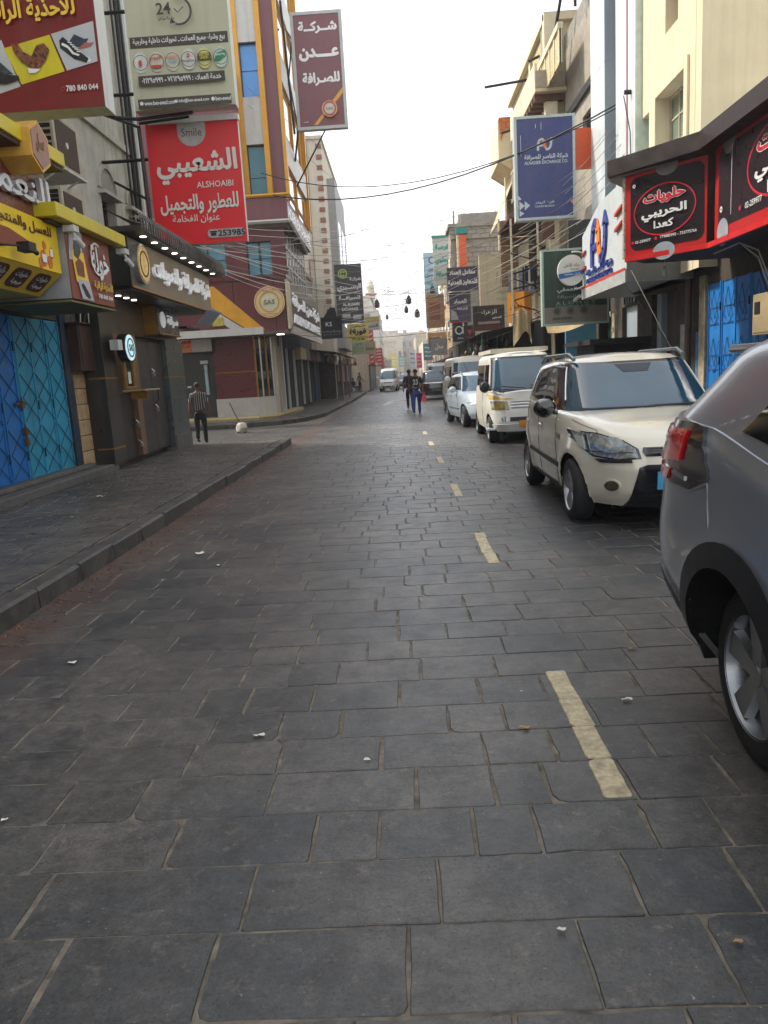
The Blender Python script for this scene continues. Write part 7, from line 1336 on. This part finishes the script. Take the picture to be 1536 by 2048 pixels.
def person(label, loc, rz, H, shirt, trousers, stride=.16, arms=((-.3, .08), (.3, .0)), sleeve=True, group=None, seated=False, shoe=None):
    """faces -y before rotation"""
    t = thing('person', label, 'person', loc, rz, group); k = H / 1.72; S = lambda *p: tuple(x * k for x in p)
    hz = .93 if not seated else .45; dz = 0 if not seated else -.48
    def seg(l): return [S(*p) for p in l]
    # body: head, neck, arms, hands as one skin
    B = [S(0, 0, 1.0 + dz, .1, .08), S(0, 0, 1.25 + dz, .12, .08), S(0, .0, 1.42 + dz, .08, .06), S(0, -.01, 1.5 + dz, .05), S(0, -.01, 1.58 + dz, .072, .08), S(0, -.0, 1.65 + dz, .078, .092), S(0, 0, 1.7 + dz, .05, .06)]
    E_ = [(0, 1), (1, 2), (2, 3), (3, 4), (4, 5), (5, 6)]
    for sx, (ay, bend) in zip((-1, 1), arms):
        i = len(B); B += [S(sx * .17, .0, 1.4 + dz, .05), S(sx * .25, .02 + ay * .25, 1.14 + dz, .038), S(sx * (.28 - bend * .5), -.02 + ay * .8 - bend, .9 + dz + bend, .028), S(sx * (.28 - bend * .7), -.03 + ay * .9 - bend * 1.2, .84 + dz + bend, .026, .036)]
        E_ += [(2, i), (i, i + 1), (i + 1, i + 2), (i + 2, i + 3)]
        for f in range(4):
            j = len(B); B += [S(sx * (.27 - bend * .7) + sx * (.008 * f - .012), -.05 + ay * .92 - bend * 1.2 + .014 * (1.5 - f), .79 + dz + bend - .004 * abs(f - 1.5), .009), S(sx * (.255 - bend * .7), -.06 + ay * .95 - bend * 1.2 + .014 * (1.5 - f), .75 + dz + bend, .007)]; E_ += [(i + 3, j), (j, j + 1)]
        j = len(B); B.append(S(sx * (.25 - bend * .7), -.08 + ay * .9 - bend * 1.2, .8 + dz + bend, .009)); E_.append((i + 3, j))
    b = skin('body', B, E_, skinm, t)
    m = MB()
    for sx in (-1, 1): m.lathe([(.0005, -.012), (.018 * k, -.006), (.02 * k, .0), (.0005, .01)], 8, 'x', (sx * .08 * k, .005 * k, (1.6 + dz) * k))
    m.lathe([(.001, -.025 * k), (.014 * k, 0), (.012 * k, .012 * k)], 8, 'y', (0, -.088 * k, (1.59 + dz) * k)); part('ears_and_nose', m, skinm, b, smooth=True)
    # shirt
    Sh = [S(0, 0, .9 + dz, .165, .115), S(0, 0, 1.08 + dz, .16, .11), S(0, .0, 1.28 + dz, .18, .12), S(0, .0, 1.4 + dz, .13, .1), S(0, 0, 1.455 + dz, .068)]
    Es = [(0, 1), (1, 2), (2, 3), (3, 4)]
    for sx, (ay, bend) in zip((-1, 1), arms):
        i = len(Sh); Sh += [S(sx * .17, .0, 1.385 + dz, .075), S(sx * .225, .01 + ay * .16, 1.22 + dz, .063), S(sx * .24, .02 + ay * .22, 1.16 + dz, .06)]; Es += [(3, i), (i, i + 1), (i + 1, i + 2)]
    skin('shirt', Sh, Es, shirt, t)
    # trousers and shoes
    if not seated:
        st = stride; Tr = [S(0, 0, .95, .14, .105), S(0, 0, .86, .135, .11)]; Et = [(0, 1)]; feet = []
        for sx, a in ((-1, -st), (1, st)):
            i = len(Tr); lift = .07 if a > 0 else 0; Tr += [S(sx * .095, a * .2, .74, .095, .1), S(sx * .1, a * .75 - .02, .48, .07), S(sx * .1, a * 1.5 + .02, .06 + lift, .058)]; Et += [(1, i), (i, i + 1), (i + 1, i + 2)]; feet.append((sx * .1, a * 1.5, lift))
        skin('trousers', Tr, Et, trousers, t)
    else:
        Tr = [S(0, 0, .5, .13, .1), S(0, 0, .42, .13, .11)]; Et = [(0, 1)]; feet = []
        for sx in (-1, 1):
            i = len(Tr); Tr += [S(sx * .1, -.12, .45, .085), S(sx * .14, -.42, .47, .065), S(sx * .12, -.42, .12, .05)]; Et += [(1, i), (i, i + 1), (i + 1, i + 2)]; feet.append((sx * .12, -.42, 0))
        skin('trousers', Tr, Et, trousers, t)
    for fx, fy, lf in feet: skin('shoe', [S(fx, fy + .04, .05 + lf, .045, .045), S(fx, fy - .06, .04 + lf * .7, .042, .038), S(fx, fy - .16, .035 + lf * .4, .035, .028)], [(0, 1), (1, 2)], shoe or trim, t)
    hc = MB(); V_ = []; 
    for a in range(9):
        for b_ in range(16):
            th = R(a * 12.5); ph = 2 * math.pi * b_ / 16; lim = 1.0 if math.sin(ph) > -.2 else .62; th *= lim; V_.append((.088 * k * math.sin(th) * math.cos(ph) * (1.05), .012 * k + .104 * k * math.sin(th) * math.sin(ph), (1.635 + dz) * k + .103 * k * math.cos(th)))
    hc.add(V_, [(a * 16 + b_, a * 16 + (b_ + 1) % 16, (a + 1) * 16 + (b_ + 1) % 16, (a + 1) * 16 + b_) for a in range(8) for b_ in range(16)]); part('hair', hc, hairm, t, smooth=True)
    return t, k
stripe = M('striped_shirt', (34, 33, 35), .8, var=.1); nt = stripe.node_tree; b_ = nt.nodes['Principled BSDF']
tc_ = nt.nodes.new('ShaderNodeTexCoord'); wv = nt.nodes.new('ShaderNodeTexWave'); wv.wave_type = 'BANDS'; wv.bands_direction = 'X'; wv.inputs['Scale'].default_value = 5.5; wv.inputs['Distortion'].default_value = .3; nt.links.new(tc_.outputs['Object'], wv.inputs['Vector'])
cr = nt.nodes.new('ShaderNodeValToRGB'); cr.color_ramp.elements[0].position = .86; cr.color_ramp.elements[0].color = (.012, .011, .013, 1); cr.color_ramp.elements[1].position = .93; cr.color_ramp.elements[1].color = (.42, .4, .38, 1); nt.links.new(wv.outputs['Color'], cr.inputs[0]); nt.links.new(cr.outputs[0], b_.inputs['Base Color'])
blkt = M('black_trousers', (14, 14, 17), .85, var=.15); jean = M('blue_jeans', (36, 52, 118), .8, var=.25, scale=14); blks = M('black_tshirt', (20, 20, 22), .8, var=.1)
person('man in a white striped black shirt and black trousers walking away past the dark shop', (-5.5, 20.7, -.0), 183, 1.66, stripe, blkt, stride=.04, arms=((-.05, .0), (.14, .0)))
pt, kk = person('man in black printed shirt and blue jeans walking in the road with a red bag', (.62, 29.6, 0), 176, 1.7, blks, jean, stride=.12, arms=((.1, .0), (-.06, .02)))
m = MB(); add_text(m, '23', 0, 0, .2, .2, 0, .03); m.v = [(-v[0], .135, v[2] + 1.22) for v in m.v]; part('shirt_print', m, ltr_w, pt, fix=False)
part('shoulder_bag_strap', MB().tube([(-.15, .1, 1.42), (-.02, .15, 1.2), (.16, .13, 1.0)], .012, 5).tube([(-.14, .12, 1.05), (0, .16, .98), (.14, .12, 1.05)], .015, 5), M('grey_strap', (130, 120, 110), .8), pt)
rb_ = thing('shopping_bag', 'small red carrier bag held in the walking man\'s right hand', 'bag', (.91, 29.6, .52)); part('bag', sheet(lambda u, v: ((.03 + .09 * v) * math.cos(u * 6.28) * (1 - .0 * v), (.03 + .05 * v) * math.sin(u * 6.28), .3 - .34 * v + .01 * math.sin(u * 20)), 16, 6), M('red_plastic', (206, 60, 70), .4, var=.15), rb_, fix=False, smooth=True)
person('person in dark clothes walking just ahead of the man with the red bag', (.42, 33.2, 0), 180, 1.72, M('dark_red_shirt', (48, 22, 24), .8, var=.3, scale=9), blkt, stride=.1)
crt = thing('walking_stick', 'thin pale stick beside the walking people', 'stick', (.36, 31, 0)); part('stick', MB().tube([(0, 0, .02), (.03, 0, .85)], .015, 6).tube([(.0, 0, .0), (.0, 0, .05)], .022, 6), offw, crt)
person('seated man in black on the left pavement by the pale parked car', (-4.0, 66.5, .16), 60, 1.7, blks, blkt, seated=True, arms=((-.2, .12), (-.2, .12))); person('person in grey standing beside the seated man on the left pavement', (-3.5, 67.5, .16), 120, 1.68, M('grey_shirt', (96, 92, 90), .8), blkt, stride=.03); person('person in dark clothes leaning by the pale car at the left', (-4.6, 66.8, .16), 20, 1.66, M('dark_blue_shirt', (30, 34, 48), .8), blkt, stride=.05)
st_ = thing('stool', 'small wooden stool under the seated man', 'stool', (-4.0, 66.5, .16)); part('seat', MB().box(-.18, .18, -.18, .18, .3, .34), wood, st_); 
for a, b in ((-.15, -.15), (.15, -.15), (.15, .15), (-.15, .15)): part('leg', MB().box(a - .02, a + .02, b - .02, b + .02, 0, .3), wood, st_)
person('small distant figure in a pale shirt crossing the far street', (.2, 92, 0), 0, 1.7, M('pale_shirt', (176, 170, 160), .8), blkt, stride=.1); person('small distant figure in dark clothes in the far street', (-.1, 99, 0), 180, 1.7, blks, blkt, stride=.1)
# ================================================================ STREET OBJECTS
bs_ = thing('pole_base', 'white lump of set cement with a leaning broken stick in the side street', 'cement base', (-5.15, 24.3, 0)); rk = M('white_cement_lump', (176, 170, 158), .9, var=.25, scale=9, bump=.6, dirt=.4)
lv_ = [(.001, .0), (.12, .0), (.17, .06), (.19, .17), (.15, .28), (.08, .33), (.001, .34)]; m = MB().lathe(lv_, 12); m.v = [(v[0] * (1 + .16 * math.sin(v[2] * 30 + i)), v[1] * (1 + .12 * math.cos(i * 2.1)), v[2]) for i, v in enumerate(m.v)]; part('cement_lump', m, rk, bs_, smooth=30); part('dark_foot', MB().slab([(-.13, -.1), (.13, -.1), (.13, .1), (-.13, .1)], -.002, .04), trim, bs_); part('stick', MB().tube([(-.02, 0, .3), (-.18, 0, .62), (-.32, 0, .98)], .018, 6), wood, bs_)
br_ = thing('blue_barrel', 'tall blue plastic barrel wrapped in cloth on the left pavement', 'barrel', (-5.25, 57, .16)); part('barrel', MB().lathe([(.001, 0), (.26, 0), (.28, .1), (.27, .5), (.28, .52), (.27, .9), (.2, 1.0), (.001, 1.0)], 20), M('barrel_blue', (24, 96, 170), .4, var=.15), br_, smooth=40); part('cloth', MB().lathe([(.3, .6), (.34, .9), (.26, 1.3), (.1, 1.6), (.001, 1.62)], 9), M('cloth_blue', (30, 80, 140), .8, var=.3), br_, smooth=30)
bk_ = thing('orange_bucket', 'orange bucket next to the blue barrel', 'bucket', (-4.75, 57, .16)); part('bucket', MB().lathe([(.001, .02), (.2, .0), (.26, .5), (.27, .5), (.24, .46), (.19, .04)], 18), M('bucket_orange', (214, 84, 40), .4, var=.1), bk_, smooth=40); part('handle', MB().tube([(.26 * math.cos(R(a)), 0, .48 + .2 * math.sin(R(a))) for a in range(0, 181, 20)], .01, 5), trim, bk_)
bk3 = thing('black_chair', 'black folding chair frame on the left pavement beside the orange bucket', 'chair', (-4.3, 57.5, .16)); part('seat', MB().box(-.25, .25, -.25, .25, .4, .45), trim, bk3, bevel=.02); part('backrest', MB().box(-.25, .25, .2, .26, .45, .9), trim, bk3, bevel=.02)
for a, b in ((-.22, -.22), (.22, -.22), (.22, .22), (-.22, .22)): part('leg', MB().box(a - .02, a + .02, b - .02, b + .02, 0, .4), trim, bk3)
# litter: paper scraps, leaves
def scrap(x, y, z, r_, mat, label, name='paper_scrap', cat='litter', group=None, fl=.4):
    n = 9; pts = [(x + r_ * random.uniform(.45, 1) * math.cos(2 * math.pi * i / n), y + r_ * .6 * random.uniform(.4, 1) * math.sin(2 * math.pi * i / n), z + random.uniform(.002, r_ * fl)) for i in range(n)]
    m = MB(); m.add(pts + [(x, y, z + r_ * .25)], [(i, (i + 1) % n, n) for i in range(n)]); o = part(name, m, mat, fix=False); return tag(o, label, cat, group)
paper = M('litter_paper', (206, 200, 188), .8, var=.15, scale=40); leafm = M('dry_leaf', (160, 124, 78), .8, var=.25, scale=30)
for (x, y, r_, mm, lb_) in [(-.73, 3.2, .032, paper, 'crumpled white paper scrap on a slab left of the near lane mark'), (-.22, 2.94, .02, paper, 'tiny white scrap on the slabs left of centre near the viewer'), (.48, 3.16, .035, leafm, 'dry yellow leaf just left of the near lane mark'), (1.0, 3.4, .03, paper, 'flat white scrap right of the near lane mark near the tyre'), (1.22, 4.05, .03, leafm, 'dry curled leaf on the slabs below the silver car bumper'), (-2.05, 4.25, .04, paper, 'white scrap lying alone in the road at the left edge'), (-2.0, 7.0, .07, paper, 'torn cream paper lying by the gutter halfway along the kerb'), (.38, 1.92, .018, paper, 'white speck on the large slab right of centre at the bottom'), (.52, 3.55, .013, paper, 'small square white scrap above the yellow leaf'), (-1.7, 6.5, .05, paper, 'pale scrap in the road right of the torn paper'), (-1.6, 2.6, .02, paper, 'white speck at the lower left of the road'), (.85, 1.85, .02, leafm, 'tiny pale chip at the bottom right slab')]:
    scrap(x, y, .006, r_, mm, lb_)
m = MB()
for i in range(900):
    y = 3.5 + 15 * random.random() ** 1.3; x = KX + .04 + abs(random.gauss(0, .16)); r_ = random.uniform(.006, .022); a = random.uniform(0, 6.28); c_, s_ = math.cos(a) * r_, math.sin(a) * r_
    m.add([(x - c_, y - s_, .004), (x + s_ * .4, y - c_ * .4, .012), (x + c_, y + s_, .005), (x - s_ * .5, y + c_ * .5, .009)], [(0, 1, 2, 3)])
o = part('gutter_litter', m, M('gutter_debris', (116, 84, 62), .9, var=.5, scale=30), fix=False); o['kind'] = 'stuff'
o = part('gutter_dust', MB().add([(KX + .002, 3, .0035), (KX + .32, 3, .003), (KX + .22, 6, .003), (KX + .36, 9, .003), (KX + .2, 13, .003), (KX + .1, 18.5, .003), (KX + .03, 18.5, .0035)], [(0, 1, 2, 3, 4, 5, 6)]), M('rusty_dust', (92, 64, 50), .95, var=.4, scale=16, bump=.4), fix=False); o['kind'] = 'stuff'; COL.objects.unlink(o); bpy.data.objects.remove(o)
scrap(-4.2, 10.2, .16, .07, paper, 'crumpled white paper on the left pavement'); scrap(-3.9, 8.6, .16, .05, leafm, 'dry leaf on the left pavement near the kerb')
# ================================================================ OVERHEAD CABLES
def wire(p0, p1, sag, r, mat, label, group='cables strung across the street', n=14):
    a, b = Vector(p0), Vector(p1); pts = [tuple(a.lerp(b, i / n) - Vector((0, 0, sag * 4 * (i / n) * (1 - i / n)))) for i in range(n + 1)]; return cable(pts, r, mat, label, group)
wk = M('cable_black', (34, 32, 32), .6, var=.1); wg = M('cable_grey', (120, 118, 116), .6, var=.1); wl = M('cable_pale', (186, 182, 176), .6, var=.05)
wire((-4.6, 29.0, 8.3), (5.95, 19.9, 7.85), 1.0, .022, wk, 'thickest black cable sagging across the sky to the cream building', None); wire((-4.6, 29.0, 9.0), (5.95, 19.9, 7.75), 1.1, .016, wk, 'second thick black cable just above the thickest one on the right', None)
wire((-4.9, 29.3, 12.0), (5.4, 34, 5.8), .6, .008, wg, 'long thin wire falling from the maroon tower to the right side', None); wire((-4.9, 29.3, 11.4), (6, 48, 7.0), .8, .008, wg, 'lower thin wire falling from the maroon tower to the right side', None)
for i in range(16):                       # pale bundle fanning over the tan fascia and red sign
    z0 = 4.55 + .07 * random.random() + .04 * i; wire((-5.4 + .2 * random.random(), 16.2 + .5 * random.random(), z0), (random.uniform(-3.6, 5.4), random.uniform(30, 44), random.uniform(4.6, 8.4)), random.uniform(.25, .9), random.choice([.006, .008, .011]), random.choice([wl, wl, wg]), 'pale thin cable fanning out from the corner of the grey building', 'pale cables fanning from the grey building')
for i in range(34):
    Y0 = random.uniform(24, 80); py = random.uniform(455, 650); zz = 1.6 + (745 - py) / 1510 * Y0; tilt = random.uniform(-.06, .1) * Y0 * .35
    wire((-4.3 if Y0 < 50 else -3.9, Y0 + random.uniform(-4, 4), zz - tilt * .3), (4.9, Y0 + random.uniform(-5, 5), zz + tilt), random.uniform(.15, .9), random.choice([.005, .007, .010]), random.choice([wk, wg, wg]), 'thin cable crossing the street between the two rows of signs')
for i in range(7):
    wire((3.5 + .1 * i, 30 - i, 4.4 + .28 * i), (5.6, 17.5 + .3 * i, 5.5 + .3 * i), .25, .009, random.choice([wl, wg, wl]), 'cable running along the right facades below the royal blue sign', 'cables along the right facades')
for i in range(6):
    wire((-3.4, 40, 3.9 + .25 * i), (5.0, 20.5, 4.9 + .33 * i), .5, .008, random.choice([wg, wl]), 'cable slanting from the left signs up to the pale fascia on the right', 'slanting cables to the pale fascia')
def lantern(x, y, z, label, s_=1.0):
    t = thing('hanging_lantern', label, 'lantern', (x, y, z), 0, 'lanterns hung over the street'); k = s_
    part('lantern_body', MB().lathe([(.02, .32 * k), (.1 * k, .24 * k), (.17 * k, .05 * k), (.17 * k, -.15 * k), (.11 * k, -.24 * k), (.001, -.26 * k)], 8), wk, t); part('lantern_window', MB().lathe([(.173 * k, .02 * k), (.173 * k, -.12 * k)], 6), M('lantern_glass', (120, 110, 100), .4), t); part('hook', MB().tube([(0, 0, .3 * k), (0, 0, .8 * k)], .015, 4), wk, t)
for x, y, z, lb_, s_ in ((-1.4, 60, 6.9, 'dark lantern hanging left of the middle of the sky gap', 1.2), (1.05, 60, 7.05, 'dark lantern hanging high right of the middle', 1.2), (.85, 62, 6.5, 'dark lantern hanging below the high one', 1.0), (1.75, 64, 6.3, 'dark lantern hanging next to the brown board sign', 1.3), (2.7, 56, 7.3, 'dark lantern in front of the tall pale blue sign', 1.0), (-.8, 70, 6.6, 'smallest lantern low in the sky gap', .8)): lantern(x, y, z, lb_, s_)
for i, (x, y, z) in enumerate(((0.0, 66, 6.9), (-.5, 64, 8.2), (.9, 68, 7.6))):
    t = thing('ring_ornament', ['largest pale ring ornament hung in the middle of the sky gap', 'pale crescent ornament hung left of the ring', 'small pale crescent ornament hung right of the ring'][i], 'ornament', (x, y, z)); part('ring', MB().ring(0, 0, .28, .33, -.02, .02, 20, 0 if i == 0 else 40, 360 if i == 0 else 320), wl, t); part('centre', MB().ring(0, 0, .06, .12, -.02, .02, 10), wl, t); part('hook', MB().tube([(0, 0, .3), (0, 0, 1.2)], .01, 4), wg, t)
# ================================================================ AIR
hz = part('haze', MB().box(-60, 60, -8, 300, -1.2, 24), None); hz['kind'] = 'stuff'; hm_ = bpy.data.materials.new('air'); hm_.use_nodes = True; nt = hm_.node_tree; nt.nodes.clear()
ho = nt.nodes.new('ShaderNodeOutputMaterial'); pv = nt.nodes.new('ShaderNodeVolumePrincipled'); pv.inputs['Color'].default_value = (.93, .95, 1, 1); pv.inputs['Density'].default_value = .0010; pv.inputs['Anisotropy'].default_value = .3; nt.links.new(pv.outputs[0], ho.inputs['Volume']); hz.data.materials.append(hm_)
bpy.data.scenes.remove(TS)
